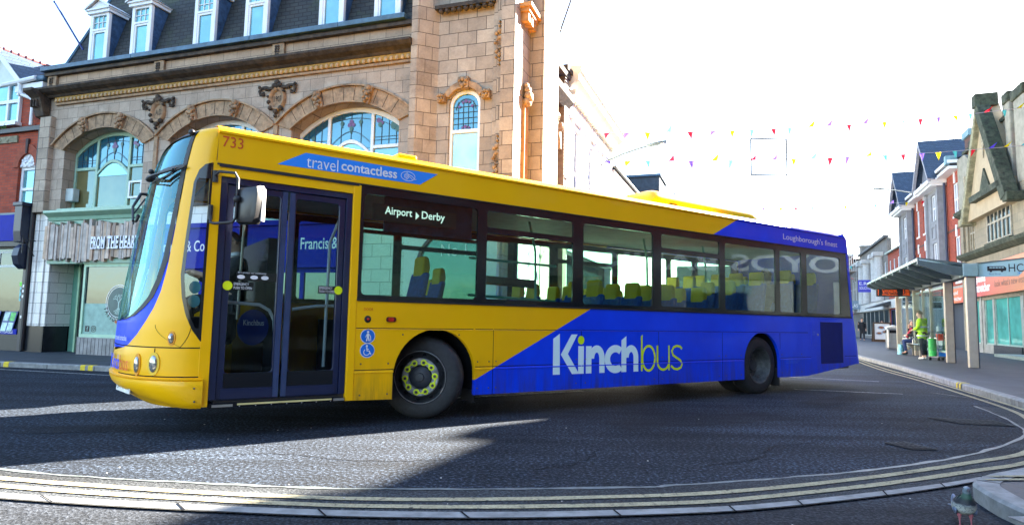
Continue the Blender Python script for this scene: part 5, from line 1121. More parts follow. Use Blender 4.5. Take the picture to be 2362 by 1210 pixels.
def lamp_post(name,lab,loc,rz,L,H):
    t=thing(name,lab,'street lamp',loc,rz,'wall mounted street lamps')
    GM=mat('pale green grey lamp metal',(.16,.20,.19),.5,.2)
    g=MB(); g.tube([(0,0,0),(0,-L*.3,H*.35),(0,-L*.62,H*.62),(0,-L*.8,H*.72)],[.04,.035,.03,.03],8); g.box(-.07,.07,-.02,.04,-.12,.12); g.done('bracket',GM,t,smooth=True)
    h=MB(); h.grid(lambda u,v:((.13*math.sin(PI*min(u*1.1,1))**.5+.02)*math.cos(2*PI*v),-L*.72-u*L*.36,H*.70+u*H*.18+.055*math.sin(2*PI*v)),10,14); h.done('lamp_head',GM,t,smooth=True)
    g=MB(); g.prism(ell(0,0,.09,L*.11,14),(0,-L*.95,H*.80),X,Y,Z,-.03); g.done('lamp_lens',mat('lamp diffuser',(.6,.6,.52),.3),t); return t
lamp_post('street_lamp','grey street lamp on a bracket from the white building, nearest of the two',(0.0488+.355*8.3+.02,12.2205+.935*8.3,6.35),RB,1.75,.55)
# ================================================================== RIGHT ROW  (local x runs towards the camera)
AR=(22.1737,30.079,0); RR=R(-112)
GBd=thing('gabled_stone_shop','weathered stone shop with steep dark gable copings and orange shop sign','building',AR,RR)
LR=brickmat('dressed limestone',(.27,.235,.165),(.21,.185,.13),(.14,.13,.10),.6,.32,.006,.2,.3,.85,stain=((.10,.11,.06),.55))
MB().plate(rect(-1.42,14,2.5,6.9),[rect(2.42,5.45,4.95,6.65),rect(-.62,.52,4.9,6.72),rect(8.6,11.4,4.95,6.65)],.0,.4).done('wall',LR,GBd)
MB().plate([(.9,6.2),(6.4,6.2),(3.62,11.0)],[],-.35,.3).done('gable',CREAM,GBd); MB().box(.9,6.5,-.30,.02,4.86,6.25).plate(rect(.9,6.5,4.86,6.25),[],-.30,0).done('bay_lining',CREAM,GBd) if False else None
g=MB()
g.prism([(3.62,11.25),(3.70,11.25),(6.80,6.40),(6.25,6.25),(3.62,10.55)],(0,-.62,0),X,Z,Y,.5)
g.box(3.40,3.92,-.66,.2,10.85,11.42); g.box(6.40,6.95,-.6,.1,6.15,6.5)
g2=MB(); g2.prism([(3.60,11.2),(3.60,10.65),(.86,6.15),(.50,6.22)],(0,-.58,0),X,Z,Y,.42); g2.box(.25,.80,-.6,.1,6.05,6.38); g2.done('gable_coping',mat('lichened coping',(.25,.24,.15),.9,var=.4,scale=5,bmp=.4,dirt=((.05,.05,.035),.8)),GBd,bevel=.03); g.done('gable_coping',MOSS,GBd,bevel=.03)
MB().plate([(3.0,7.2),(4.35,7.2),(3.65,8.15)],[],-.42,-.3).done('small_gable',MOSS,GBd); MB().box(2.2,6.3,-.62,-.3,6.85,7.12).done('window_hood',MOSS,GBd)
w_=simple_window(GBd,2.42,5.45,4.95,6.65,-.06,mat('sooty stone mullion',(.30,.28,.22),.85,var=.3,scale=8),PANED,6,2,MOSS,.09)
g=MB(); g.prism([(3.45,9.6),(3.85,9.6),(3.65,8.6)],(0,-.37,0),X,Z,(0,-1,0),.03); g.done('carved_pendant',mat('carved relief',(.30,.26,.18),.9,var=.5,scale=10),GBd)
for x in (5.5,): 
    g=MB(); g.lathe([(.0,-.05),(.10,-.05),(.13,-.02),(.13,.02)],(x,-.36,7.55),Y,14); g.done('wall_boss',mat('iron boss',(.08,.10,.11),.6),GBd)
MB().plate([(-1.4,6.9),(.9,6.9),(.9,9.1),(-.2,9.7),(-1.4,9.7)],[],-.12,.3).done('side_panel',LSTONE,GBd); g=MB(); g.prism([(0,6.62),(-.30,6.78),(-.34,6.95),(0,6.98)],(-1.42,-.05,0),Y,Z,X,2.2); g.done('panel_base',MOSS,GBd); g=MB(); g.prism([(-.35,8.6),(-.05,8.6),(-.2,7.4)],(0,-.13,0),X,Z,(0,-1,0),.03); g.ball((-.2,-.16,7.0),(.12,.05,.16)); g.done('panel_drop',mat('carved relief',(.30,.26,.18),.9,var=.5,scale=10),GBd)
simple_window(GBd,-.62,.52,4.9,6.72,.08,mat('sooty stone mullion',(.30,.28,.22),.85,var=.3,scale=8),panemat('amber leaded pane',(.25,.18,.09),.25),3,2,MOSS,.08)
MB().plate([(-1.2,6.9),(14,6.9),(14,12.0),(7.5,12.0),(7.2,10.2),(5.5,10.0),(4.2,10.3),(1.6,10.3),(-1.2,9.9)],[],.25,.6).done('parapet',BRK,GBd)  # out-of-view end raised so its shadow covers the road
for x0,x1,z1 in ((.55,1.05,10.1),(1.6,2.15,10.5),(5.2,5.75,10.75),(6.2,7.3,10.55),(9.0,9.6,12.3),(12,12.6,12.5)): MB().box(x0,x1,-.02,.65,6.9 if x0>5 and x0<7 else 8.2,z1).done('parapet_pier',LSTONE,GBd,bevel=.05); MB().box(x0-.08,x1+.08,-.10,.7,z1-.35,z1+.08).done('pier_cap',MOSS,GBd,bevel=.06)
MB().plate([(4.3,9.3),(6.1,9.3),(6.1,10.3),(4.3,10.7)],[],.18,.3).done('shield_panel',LSTONE,GBd); MB().box(-1.4,7.4,.1,.7,9.95,10.1).done('parapet_coping',MOSS,GBd); MB().box(7.5,14,.1,.7,12.0,12.15).done('parapet_coping',MOSS,GBd)
g=MB(); g.prism([(.02,4.48),(-.10,4.52),(-.30,4.66),(-.34,4.80),(.02,4.86)],(-1.45,0,0),Y,Z,X,15.4); g.done('string_course',MOSS,GBd)
box('side_pilaster',LR,GBd,-1.45,-1.0,-.10,.1,.1,6.9)
def gradmat(name,x0,x1,c0,c1):
    m,t,b=nodes(name); s=N(t,'ShaderNodeSeparateXYZ'); t.links.new(objco(t),s.inputs[0]); mr=N(t,'ShaderNodeMapRange'); t.links.new(s.outputs[0],mr.inputs[0]); mr.inputs[1].default_value=x0; mr.inputs[2].default_value=x1
    t.links.new(ramp(t,mr.outputs[0],[(0.,c0),(1.,c1)]),b.inputs['Base Color']); setp(b,Roughness=.4); return m
fs_=MB().plate([(-.2,2.66),(14,2.72),(14,4.2),(3.2,4.05),(-.2,3.45)],[],-.16,-.06).done('shop_sign',gradmat('red to orange sign',0,6.5,(.46,.015,.03),(.55,.14,.015)),GBd)
txt('sign_lettering','pound',(1.05,-.162,3.22),X,Z,1.25,.42,WHT,fs_,.03); txt('sign_lettering','stretcher',(.95,-.162,2.86),X,Z,1.95,.40,WHT,fs_,.03); txt('sign_lettering',"look what's new instore",(3.5,-.162,2.98),X,Z,3.9,.30,mat('dark sign letter',(.14,.05,.02),.5),fs_)
g=MB(); O_=(0,-.165,0); g.prism(ell(.52,3.50,.10,.10,10),O_,X,Z,(0,-1,0),0); g.prism([(.38,3.35),(.66,3.38),(.62,3.05),(.42,3.02)],O_,X,Z,(0,-1,0),0); g.prism([(.42,3.02),(.52,3.03),(.44,2.80),(.30,2.84)],O_,X,Z,(0,-1,0),0); g.prism([(.54,3.03),(.64,3.04),(.70,2.82),(.58,2.80)],O_,X,Z,(0,-1,0),0); g.prism([(.64,3.34),(.86,3.28),(.86,3.20),(.64,3.24)],O_,X,Z,(0,-1,0),0); g.done('sign_figure',WHT,fs_)
MB().plate(rect(-1.42,14,.1,2.66),[rect(.0,.62,.5,2.6),rect(1.35,2.5,.5,2.6),rect(2.7,5.8,.5,2.62),rect(6.1,10,.5,2.6),rect(10.4,13.6,.5,2.6)],.0,.3).done('shop_wall',mat('grey shop stone',(.30,.30,.27),.8,var=.2,scale=3),GBd)
for x0,x1 in ((.0,.62),(1.35,2.5),(2.7,5.8),(6.1,10),(10.4,13.6)):
    simple_window(GBd,x0,x1,.5,2.6,.04,mat('grey green shop frame',(.28,.40,.36),.4),PANET,2 if x1-x0>2 else 1,1); 
MB().box(.9,1.08,-.04,.05,.1,2.66).done('shop_mullion',mat('grey shop stone',(.30,.30,.27),.8),GBd); MB().box(2.6,5.9,-.06,.0,.1,.5).done('plinth',BASEB,GBd); MB().box(5.7,14,-.9,.05,.09,.22).done('shop_step',mat('pale step',(.30,.34,.31),.8),GBd)
MB().box(-1.4,14,.3,9,.1,6.8).done('light_block_core',DARK,GBd)
# red brick range with stone pavilions
RBd=thing('red_brick_range','red brick range with grey stone bays, slate gables and tall white windows','building',AR,RR)
ho=[]
rw=[(-2.90,-1.95,0),(-7.85,-7.25,0),(-9.70,-8.92,0),(-11.55,-10.80,0),(-15.95,-15.35,0)]
for a,c,k in rw: ho+=[rect(a,c,7.05,8.75),rect(a,c,3.6,5.95)]
MB().plate(rect(-16.8,-1.45,3.4,9.35),ho,.0,.35).done('wall',BRK,RBd)
for a,c,k in rw:
    for z0,z1 in ((7.05,8.75),(3.6,5.95)):
        simple_window(RBd,a,c,z0,z1,.06,WFR,PANEW,2,2,WFR,.06); g=MB(); g.box((a+c)/2-.10,(a+c)/2+.10,-.05,.02,z1,z1+.6); g.done('keystone',WFR,RBd)
MB().box(-16.8,-1.45,-.02,.02,6.3,6.42).done('string_course',BRKD,RBd)
for px_ in (-5.72,-13.75):
    a,c=px_-1.5,px_+1.5
    MB().plate(rect(a,c,2.9,9.0),[rect(px_-.5,px_+.5,7.25,8.75),rect(px_-.5,px_+.5,3.6,6.0)],-.30,.05).done('stone_bay',GREYS,RBd)
    for z0,z1 in ((7.25,8.75),(3.6,6.0)): simple_window(RBd,px_-.5,px_+.5,z0,z1,-.22,WFR,PANEW,2,2,GREYS,.06)
    MB().plate(rect(px_-.5,px_+.5,6.2,7.0),[rect(px_-.4,px_+.4,6.3,6.9)],-.34,-.28).done('bay_panel',GREYS,RBd)
    for xx in (a+.02,c-.32): MB().box(xx,xx+.30,-.42,-.2,2.9,9.0).done('bay_pilaster',GREYS,RBd)
    g=MB(); g.box(a-.15,c+.15,-.75,.1,9.0,9.12); g.box(a-.25,c+.25,-.90,.1,9.12,9.32); g.done('bay_cornice',WFR,RBd)
    g=MB(); g.plate([(a-.1,9.32),(c+.1,9.32),(px_,11.55)],[],-.55,-.4); g.done('bay_gable',mat('grey gable board',(.13,.14,.17),.7,var=.2),RBd)
    g=MB()
    for s in (-1,1): g.prism([(px_,11.95),(px_+s*2.0,9.38),(px_+s*2.0,9.18),(px_,11.62)],(0,-.95,0),X,Z,Y,.16)
    g.done('bargeboard',mat('grey barge board',(.28,.28,.32),.7),RBd)
    g=MB()
    for s in (-1,1): g.face([(px_,-.95,11.96),(px_+s*2.05,-.95,9.34),(px_+s*2.05,5,9.34),(px_,5,11.96)])
    g.done('gable_roof',SLATEB,RBd)
    MB().tube([(c+.20,-.12,9.1),(c+.20,-.12,2.0)],.06).done('downpipe',mat('dark pipe',(.02,.03,.07),.5),RBd)
for a,c in ((-4.1,-1.4),(-12.2,-7.3),(-17,-15.3)):
    g=MB(); g.box(a,c,-.50,.1,9.32,9.46); g.box(a,c,-.55,.0,9.62,9.78); 
    k=a
    while k<c-.1: g.box(k,k+.07,-.42,.0,9.46,9.60); k+=.17
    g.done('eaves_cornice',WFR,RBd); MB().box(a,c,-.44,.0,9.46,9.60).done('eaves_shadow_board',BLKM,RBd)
g=MB(); g.face([(-17,-.4,9.78),(-1.4,-.4,9.78),(-1.4,4.5,11.2),(-17,4.5,11.2)]); g.done('roof',SLATEB,RBd)
MB().box(-1.75,-1.42,-.6,-.1,9.55,10.0).done('gutter_box',mat('pale blue lead box',(.16,.28,.32),.6),RBd); ck=MB().box(-2.4,-1.42,.5,2.2,9.8,11.0).done('chimney',BRKD,RBd); MB().box(-2.5,-1.35,.4,2.3,11.0,11.35).done('chimney_cap',mat('pale blue lead box',(.16,.28,.32),.6),ck)
MB().plate(rect(-16.8,-1.45,.1,3.4),[rect(-5,-1.9,.1,2.5),rect(-10.5,-6,.4,2.6),rect(-15.5,-11.5,.4,2.6)],.0,.3).done('ground_floor_wall',mat('grey shop stone',(.30,.30,.27),.8),RBd)
box('doorway',mat('dark navy doorway',(.008,.012,.03),.5),RBd,-5,-1.9,.25,.3,.1,2.5); q=box('shop_sign',gradmat('orange sign',-4.6,-1.5,(.75,.22,.02),(.62,.07,.02)),RBd,-5.2,-1.5,-.10,.0,2.5,3.25); txt('sign_lettering','pound\nstretcher',(-3.6,-.102,2.62),X,Z,1.9,.52,WHT,q,.01)
for a,c in ((-10.5,-6),(-15.5,-11.5)): simple_window(RBd,a,c,.4,2.6,.06,mat('dark shop frame',(.04,.05,.05),.5),PANED,3,1); 
MB().box(-16.8,-5.6,-.14,.0,2.6,3.3).done('fascia',mat('dark shop fascia',(.05,.055,.06),.5),RBd); txt('sign_lettering','ESQUIRES\nCOFFEE',(-16.2,-.145,2.68),X,Z,1.6,.55,WHT,RBd)
MB().box(-16.8,-1.5,.35,8,.1,9.3).done('light_block_core',DARK,RBd)
# red terrace, grey bank-like block with columns, far blocks
LRd=thing('red_terrace','low red brick terrace with green gutter and three tall white windows','building',AR,RR)
MB().plate(rect(-22.4,-16.8,.1,7.1),[rect(x,x+.8,3.9,6.5) for x in (-21.9,-20.2,-18.5)]+[rect(-22,-17.2,.4,2.6)],.0,.3).done('wall',BRK,LRd)
for x in (-21.9,-20.2,-18.5): simple_window(LRd,x,x+.8,3.9,6.5,.05,WFR,PANEW,1,2,WFR)
g=MB(); g.face([(-22.4,-.2,7.15),(-16.8,-.2,7.15),(-16.8,3.5,9.0),(-22.4,3.5,9.0)]); g.done('roof',mat('grey green slate',(.13,.16,.15),.8,var=.3,scale=5),LRd); MB().box(-22.4,-16.8,-.25,.0,7.05,7.17).done('gutter',mat('green gutter',(.18,.26,.22),.5),LRd)
simple_window(LRd,-22,-17.2,.4,2.6,.05,mat('blue shop frame',(.01,.03,.16),.5),PANED,3,1); MB().box(-22.4,-16.8,-.12,.0,2.7,3.4).done('fascia',mat('pale shop fascia',(.50,.50,.47),.5),LRd)
GYd=thing('grey_columned_block','grey stone block with tall pale half columns and sloping parapet line','building',AR,RR)
GB2=mat('grey brown render',(.17,.155,.14),.85,var=.25,scale=2)
MB().plate(rect(-38.5,-22.4,.1,8.5),[rect(x,x+.9,3.8,6.6) for x in (-37.2,-33.7,-31.0,-28.4,-26.2,-24.2)]+[rect(-38,-23,.4,2.7)],.0,.3).done('wall',GB2,GYd)
for x in (-37.2,-33.7,-31.0,-28.4,-26.2,-24.2): simple_window(GYd,x,x+.9,3.8,6.6,.05,WFR,PANEW,1,2)
for x in (-35.2,-32.0,-27.2,-25.0): 
    g=MB(); g.cyl((x,-.22,3.4),(x,-.22,7.2),.42,.36,16); g.box(x-.55,x+.55,-.75,.1,7.2,7.55); g.done('half_column',mat('pale column stone',(.46,.46,.45),.8,var=.15),GYd)
MB().box(-38.5,-22.4,-.25,.1,8.5,8.72).done('coping',mat('dark coping stone',(.10,.10,.10),.8),GYd); g=MB(); g.face([(-40,1.5,8.5),(-20,1.5,8.5),(-24,7,13.2),(-33,7,13.2)]); g.face([(-20,1.5,8.5),(-24,7,13.2),(-20,12,8.5)]); g.done('roof',mat('dark tile roof',(.085,.08,.075),.9,var=.3,scale=4),GYd)
simple_window(GYd,-38,-23,.4,2.7,.05,mat('cream shop frame',(.45,.43,.38),.5),PANED,6,1); MB().box(-38.5,-22.4,-.15,.0,2.7,3.4).done('fascia',mat('white shop fascia',(.62,.60,.56),.5),GYd)
q=box('hanging_sign',mat('purple blue sign',(.05,.05,.45),.5),GYd,-28.2,-28.1,-1.5,-.2,4.3,5.4); 
for s,z in (('E.R.K','4.95'),('SOLICITORS','4.55')): txt('sign_lettering',s,(-28.09,-1.40,float(z)),Y,Z,1.05,.26,WHT,q)
q=box('hanging_sign',mat('grey blue sign',(.20,.27,.33),.5),GYd,-37.9,-37.8,-1.9,-.2,3.0,3.9); txt('sign_lettering','DALLAS',(-37.79,-1.7,3.2),Y,Z,1.3,.35,WHT,q)
for x0,x1,o in ((-24.4,-21,1.5),): 
    g=MB(); g.prism([(0,3.3),(-o,2.75),(-o,2.68),(0,3.0)],(x0,0,0),Y,Z,X,x1-x0); g.done('shop_awning',mat('dark awning cloth',(.03,.035,.04),.7),GYd)
g=MB(); g.prism([(0,3.4),(-1.7,2.95),(-1.7,2.85),(0,3.1)],(-43,0,0),Y,Z,X,3); g.done('shop_awning',mat('teal awning cloth',(.10,.26,.26),.7),GYd)
for i,(x0,x1,h,m_) in enumerate(((-46,-38.6,7.9,GB2),(-56,-46.2,9.4,BRKD),(-70,-56.2,8.2,mat('pale far render',(.36,.35,.33),.85)))):
    t=thing('far_shop_block',['grey far shop block with pale stone bands beyond the columned block','dark brick far shop block, second beyond the columned block','pale rendered shop block closing the far end of the right row'][i],'building',AR,RR)
    MB().plate(rect(x0,x1,.1,h),[rect(x0+.8+k*2.2,x0+1.7+k*2.2,3.8,6.2) for k in range(int((x1-x0-1)/2.2))],.0,.3).done('wall',m_,t)
    for k in range(int((x1-x0-1)/2.2)): simple_window(t,x0+.8+k*2.2,x0+1.7+k*2.2,3.8,6.2,.05,WFR,PANED,1,2)
    MB().box(x0,x1,-.2,.4,h,h+.25).done('coping',mat('pale coping stone',(.42,.42,.40),.8),t); MB().box(x0,x1,-.2,.1,2.7,3.5).done('fascia',mat('white shop fascia',(.62,.60,.56),.5) if i!=1 else mat('grey blue sign',(.20,.27,.33),.5),t)
    if i<2: 
        q=MB().box(x0+1.2,x0+2.8,2,3.2,h+.25,h+1.9).done('chimney',GB2,t)
        MB().box(x0+1.1,x0+2.9,1.9,3.3,h+1.9,h+2.1).done('chimney_cap',mat('pale coping stone',(.42,.42,.40),.8),q)
    box('light_block_core',DARK,t,x0,x1,.32,8,.1,h-.3)
t=thing('scaffold','thin pale scaffold standing on the grey far shop block','scaffold',AR,RR)
g=MB()
for x in (-44.6,-42.8,-41.0,-39.2):
    for y in (-1.2,-.3): g.tube([(x,y,3.5),(x,y,9.6)],.03,5)
for z in (5.2,7.0,8.8,9.5):
    for y in (-1.2,-.3): g.tube([(-44.8,y,z),(-39,y,z)],.03,5)
g.tube([(-44.6,-1.2,7.0),(-42.8,-1.2,8.8)],.03,5); g.done('scaffold_tube',mat('pale scaffold tube',(.45,.45,.45),.5,.4),t); MB().box(-44.8,-39,-1.2,-.3,7.02,7.07).done('scaffold_board',WOOD,t)
lamp_post('street_lamp','grey street lamp on a bracket from the red brick range, farther of the two',(22.1737+.375*8.9-.05,30.079+.927*8.9,9.3),RR,2.6,.75)
EB=thing('street_end_building','distant pale building closing the end of the side street','building',(38,100,0),R(-20))
MB().plate(rect(-30,30,.1,8),[rect(-28+k*3.5,-26.6+k*3.5,4,6) for k in range(16)],0,.3).done('wall',mat('pale far render',(.36,.35,.33),.85),EB); g=MB(); g.face([(-30,-.3,8),(30,-.3,8),(30,5,11),(-30,5,11)]); g.done('roof',SLATE,EB)
for k in range(16): simple_window(EB,-28+k*3.5,-26.6+k*3.5,4,6,.05,WFR,PANED,1,2)
# buildings on the camera's side of the junction (seen in the bus windows, and made taller to shade the road)
BK=thing('bank_building','brick bank building with white lettered stone fascia facing the bus side','building',AR,RR)
MB().plate(rect(14.1,62,3.6,12),[rect(x,x+1.2,5,7.6) for x in (15.5,18.5,21.5,24.5,27.5,30.5,34,37.5,41,44.5,48,51.5,55,58.5)],.0,.4).done('wall',BRK,BK)
for x in (15.5,18.5,21.5,24.5,27.5,30.5,34,37.5,41,44.5,48,51.5,55,58.5): simple_window(BK,x,x+1.2,5,7.6,.1,WFR,PANED,2,3,WFR)
MB().plate(rect(14.1,62,.1,3.6),[rect(15+4.7*k,18.6+4.7*k,.5,2.6) for k in range(10)],-.1,.3).done('ground_floor_wall',LSTONE,BK); box('pane',PANED,BK,14.2,61.9,.1,.12,.4,2.7); txt('sign_lettering','LLOYDS BANK',(17,-.105,2.85),X,Z,9,.55,WHT,BK,.02)
MB().box(14.1,62,-.3,.3,12,12.2).done('cornice',LSTONE,BK); g=MB(); g.face([(14.1,-.2,12.2),(62,-.2,12.2),(62,5,12.6),(14.1,5,12.6)]); g.done('roof',SLATE,BK); box('light_block_core',DARK,BK,14.2,61.9,.42,8,.1,9.5)
g=MB()
for x,wd,h in ((16.2,1.4,14.2),(20.5,1.2,13.8),(27.5,1.6,14.4),(36,2.0,14.4)):
    g.plate([(x-wd,12.2),(x+wd,12.2),(x+.25,h),(x-.25,h)],[],-.1,.4)
g.done('gable',BRK,BK)  # unseen gables added to throw shadow streaks across the road
for x in (18.5,23.6,31.5): MB().box(x-.35,x+.35,1.5,2.4,12,14.2).done('chimney',BRKD,BK)
# terrace that carries on the left pavement beyond the frame (seen in the windscreen)
LT=thing('left_terrace','brick terrace carrying on beyond the red brick shop house','building',AL,RA)
MB().plate(rect(-36,-7.1,3.2,7.4),[rect(-35+k*2.4,-33.8+k*2.4,4.2,6.2) for k in range(11)],.05,.4).done('wall',BRK,LT)
for k in range(11): simple_window(LT,-35+k*2.4,-33.8+k*2.4,4.2,6.2,.12,WFR,PANEC,1,2,WFR)
MB().plate(rect(-36,-7.1,.1,3.2),[rect(-35.5+k*4.7,-31.5+k*4.7,.5,2.5) for k in range(6)],.0,.3).done('ground_floor_wall',WHP,LT); box('pane',PANED,LT,-35.8,-7.3,.2,.22,.4,2.6)
g=MB(); g.face([(-36,-.2,7.4),(-7.1,-.2,7.4),(-7.1,3,9.4),(-36,3,9.4)]); g.done('roof',SLATE,LT); box('light_block_core',DARK,LT,-35.9,-7.2,.42,6,.1,7.3)
# ================================================================== BUS SHELTER AND STREET FURNITURE
SO=Vector((12.77,17.48,.105)); SR=R(66.8)
SH=thing('bus_shelter','steel and glass bus shelter with ribbed green roof and bus stop sign','bus shelter',SO,SR)
CREAMP=mat('satin cream post',(.36,.315,.24),.4,.3,var=.08); PDK=mat('dark post edge',(.05,.06,.08),.4,.4); SGRN=mat('grey green shelter metal',(.20,.30,.29),.4,.3,var=.1); SGD=mat('dark shelter metal',(.06,.085,.085),.4,.3)
SHGL=glassmat('shelter glass',(.80,.88,.86),.06); ROOFG=mat('green glazed roof panel',(.40,.58,.55),.35,0,var=.1)
for x in (0,2.55,7.7,11.7):
    wd=.095 if x<1 else .08
    q=MB().box(x-wd,x+wd,-.11,.11,0,2.52).done('post',CREAMP,SH,bevel=.015); box('post_edge',PDK,q,x-wd+.02,x+wd-.02,-.135,-.11,0,2.5)
for x in (5.0,6.3,9.6): box('glazing_post',CREAMP,SH,x-.03,x+.03,-.05,.05,.15,2.5)
for x0,x1 in ((2.7,4.95),(5.05,6.25),(6.35,7.6),(7.85,9.55),(9.65,11.5)):
    q=box('glass_panel',SHGL,SH,x0,x1,-.008,.008,.35,2.35); g=MB()
    k=x0+.08
    while k<x1-.1: g.box(k,k+.05,-.013,-.010,1.25,1.45); k+=.16
    g.done('glass_marking',RUB,q); g=MB(); g.box(x0,x1,-.02,.02,.28,.35); g.box(x0,x1,-.02,.02,2.35,2.42); g.done('panel_rail',SGRN,q)
q=box('glass_panel',SHGL,SH,2.50,2.52,.15,1.0,.35,2.2)
g=MB(); g.prism([(-.12,2.50),(.14,2.50),(.20,2.66),(.14,2.80),(-.12,2.80)],(-.22,0,0),Y,Z,X,12.0); g.done('roof_beam',SGD,SH)
g=MB(); g.prism([(.10,2.74),(1.22,2.98),(1.22,3.01),(.10,2.80)],(-.20,0,0),Y,Z,X,11.6); g.done('roof_panel',ROOFG,SH)
for k in range(9):
    x=-.20+k*1.43; g=MB(); g.prism([(.02,2.50),(.55,2.56),(1.26,2.86),(1.26,3.06),(.02,2.86)],(x,0,0),Y,Z,X,.09); g.done('roof_rib',SGD,SH)
    if k<8:
        for j in (1,): 
            g=MB(); g.box(x+.1,x+1.4,1.14,1.26,2.96,3.04); g.done('roof_edge',SGRN,SH)
g=MB(); g.box(-.25,.20,-.16,.20,2.50,2.86); g.done('post_head',SGRN,SH,bevel=.02)
sg_=MB(); sg_.prism([(-.17,2.50),(-1.10,2.52),(-1.50,3.02),(-.17,2.86)],(-.06,0,0),Y,Z,X,.08); sg_=sg_.done('stop_sign',mat('pale teal sign',(.36,.56,.55),.35,var=.05),SH)
box('sign_cap',SGD,sg_,-.09,.05,-1.55,-.17,2.99,3.03) if False else None
g=MB(); g.prism([(-.15,2.855),(-1.53,3.025),(-1.53,3.05),(-.15,2.885)],(-.09,0,0),Y,Z,X,.14); g.done('sign_cap',SGD,sg_)
q1=(0,-1,0)
txt('sign_lettering','HC',(-.065,-.88,2.63),q1,Z,.33,.22,RUB,sg_,.0); txt('sign_lettering','Bus Stop',(-.065,-.44,2.545),q1,Z,.26,.055,mat('sign blue grey',(.10,.22,.30),.5),sg_)
g=MB(); O_=(-.066,0,0); yx=(0,-1,0); g.prism([(.40,2.66),(.82,2.66),(.83,2.74),(.78,2.79),(.40,2.79)],O_,yx,Z,(-1,0,0),0)
for k in (.48,.73): g.prism(ell(k,2.655,.03,.03,12),O_,yx,Z,(-1,0,0),0)
b_=g.done('bus_symbol',RUB,sg_); g=MB()
for k in range(5): g.prism(rect(.45+k*.068,.505+k*.068,2.735,2.765),(-.069,0,0),yx,Z,(-1,0,0),0)
g.done('symbol_window',mat('pale teal sign',(.36,.56,.55),.35),b_)
txt('sign_lettering','3',(-.065,-1.06,2.57),q1,Z,.07,.06,mat('sign blue',(.05,.25,.55),.5),sg_)
LEDO=led('amber led',(1.0,.13,.005),.05); q=box('departure_board',mat('black board',(.006,.006,.008),.3),SH,8.0,8.16,.12,1.30,2.30,2.60)
for k,s in enumerate(('Leicester','Shepshed','Hathern')):
    txt('board_lettering','%d'%(2,127,126)[k] if False else ('2','7','X')[k],(7.995,1.26,2.51-k*.085),q1,Z,.05,.06,LEDO,q); txt('board_lettering',s,(7.995,1.08,2.51-k*.085),q1,Z,.50,.06,LEDO,q); txt('board_lettering',('3 min','9 min','14:05')[k],(7.995,.38,2.51-k*.085),q1,Z,.22,.06,LEDO,q)
q=box('stop_display',mat('black board',(.006,.006,.008),.3),SH,6.9,6.95,-.16,.12,2.52,2.80); txt('board_lettering','HC',(6.895,.09,2.57),q1,Z,.22,.17,LEDO,q,.01)
# bench
BN=thing('bench','steel slatted bench with looped armrest inside the bus shelter','bench',SO,SR)
for k in range(6): g=MB(); g.tube([(6.3,-.25+k*.09,.45),(8.7,-.25+k*.09,.45)],.026,8); g.done('seat_slat',STEEL,BN,smooth=True)
for x in (6.8,8.2): 
    g=MB(); g.prism([(-.12,0),(.10,0),(.10,.25),(.26,.42),(-.30,.42),(-.12,.25)],(x,0,0),Y,Z,X,.10); g.done('leg',CREAMP,BN)
g=MB(); g.tube([(7.3,-.25,.45),(7.3,-.25,.62),(7.3,-.15,.70),(7.3,.12,.70),(7.3,.22,.62),(7.3,.22,.45)],.02,8); g.done('armrest',STEEL,BN,smooth=True)
# litter bin
LBn=thing('litter_bin','square stainless litter bin with domed lid beyond the bus shelter','litter bin',(18.35,30.3,.105),SR)
g=MB(); g.box(-.30,.30,-.30,.30,.04,1.02); g.done('bin_body',STEEL,LBn,bevel=.06); g=MB(); g.prism([(-.33,0),(.33,0),(.30,.06),(0,.16),(-.30,.06)],(-.33,0,1.02),Y,Z,X,.66); g.done('lid',mat('pale lid steel',(.55,.55,.53),.4,.3),LBn,bevel=.02); box('opening',DARK,LBn,-.305,-.29,-.2,.2,.80,.95); box('opening',DARK,LBn,-.2,.2,.29,.305,.80,.95)
# pavement sign
AB=thing('pavement_sign','dark framed pavement board showing plates of food, standing outside a cafe','pavement sign',(28.0,47.6,.105),R(-12))
fr=MB().plate(rect(-.62,.62,0,1.45),[rect(-.52,.52,.18,1.35)],0,.06).done('frame',mat('brown board frame',(.10,.055,.03),.6),AB); ps=box('poster',WHT,AB,-.55,.55,.03,.04,.15,1.38)
g=MB()
for x,z,rx in ((-.05,1.05,.26),(-.20,.62,.24),(.22,.72,.26)): g.prism(ell(x,z,rx,rx*.45,16),(0,.026,0),X,Z,(0,-1,0),0)
g.done('plate_picture',mat('printed plate blue',(.30,.36,.45),.5),ps); g=MB()
for x,z,rx in ((-.05,1.07,.17),(-.20,.64,.15),(.22,.74,.17)): g.prism(ell(x,z,rx,rx*.5,12),(0,.023,0),X,Z,(0,-1,0),0)
g.done('food_picture',mat('printed food brown',(.32,.12,.05),.5,var=.6,scale=20),ps); MB().prism([(0,1.42),(.5,0),(.45,0),(0,1.36)],(-.6,.05,0),Y,Z,X,1.2).done('back_panel',mat('brown board frame',(.10,.055,.03),.6),AB)
GP=thing('green_planter','leafy green planter box beside the pavement board','planter',(30.4,50.8,.105),0)
box('planter_box',mat('dark green box',(.02,.10,.04),.6),GP,-.5,.5,-.5,.5,0,.5); g=MB()
for k in range(160):
    p=Vector((random.uniform(-.6,.6),random.uniform(-.6,.6),random.uniform(.45,1.3))); a=random.uniform(0,PI); u=Vector((math.cos(a),math.sin(a),random.uniform(-.6,.6)))*.10; v=Vector((-math.sin(a),math.cos(a),random.uniform(-.6,.6)))*.06; g.face([p-u,p-v,p+u,p+v])
g.done('foliage',mat('planter leaf',(.03,.16,.04),.7,var=.5,scale=4),GP)
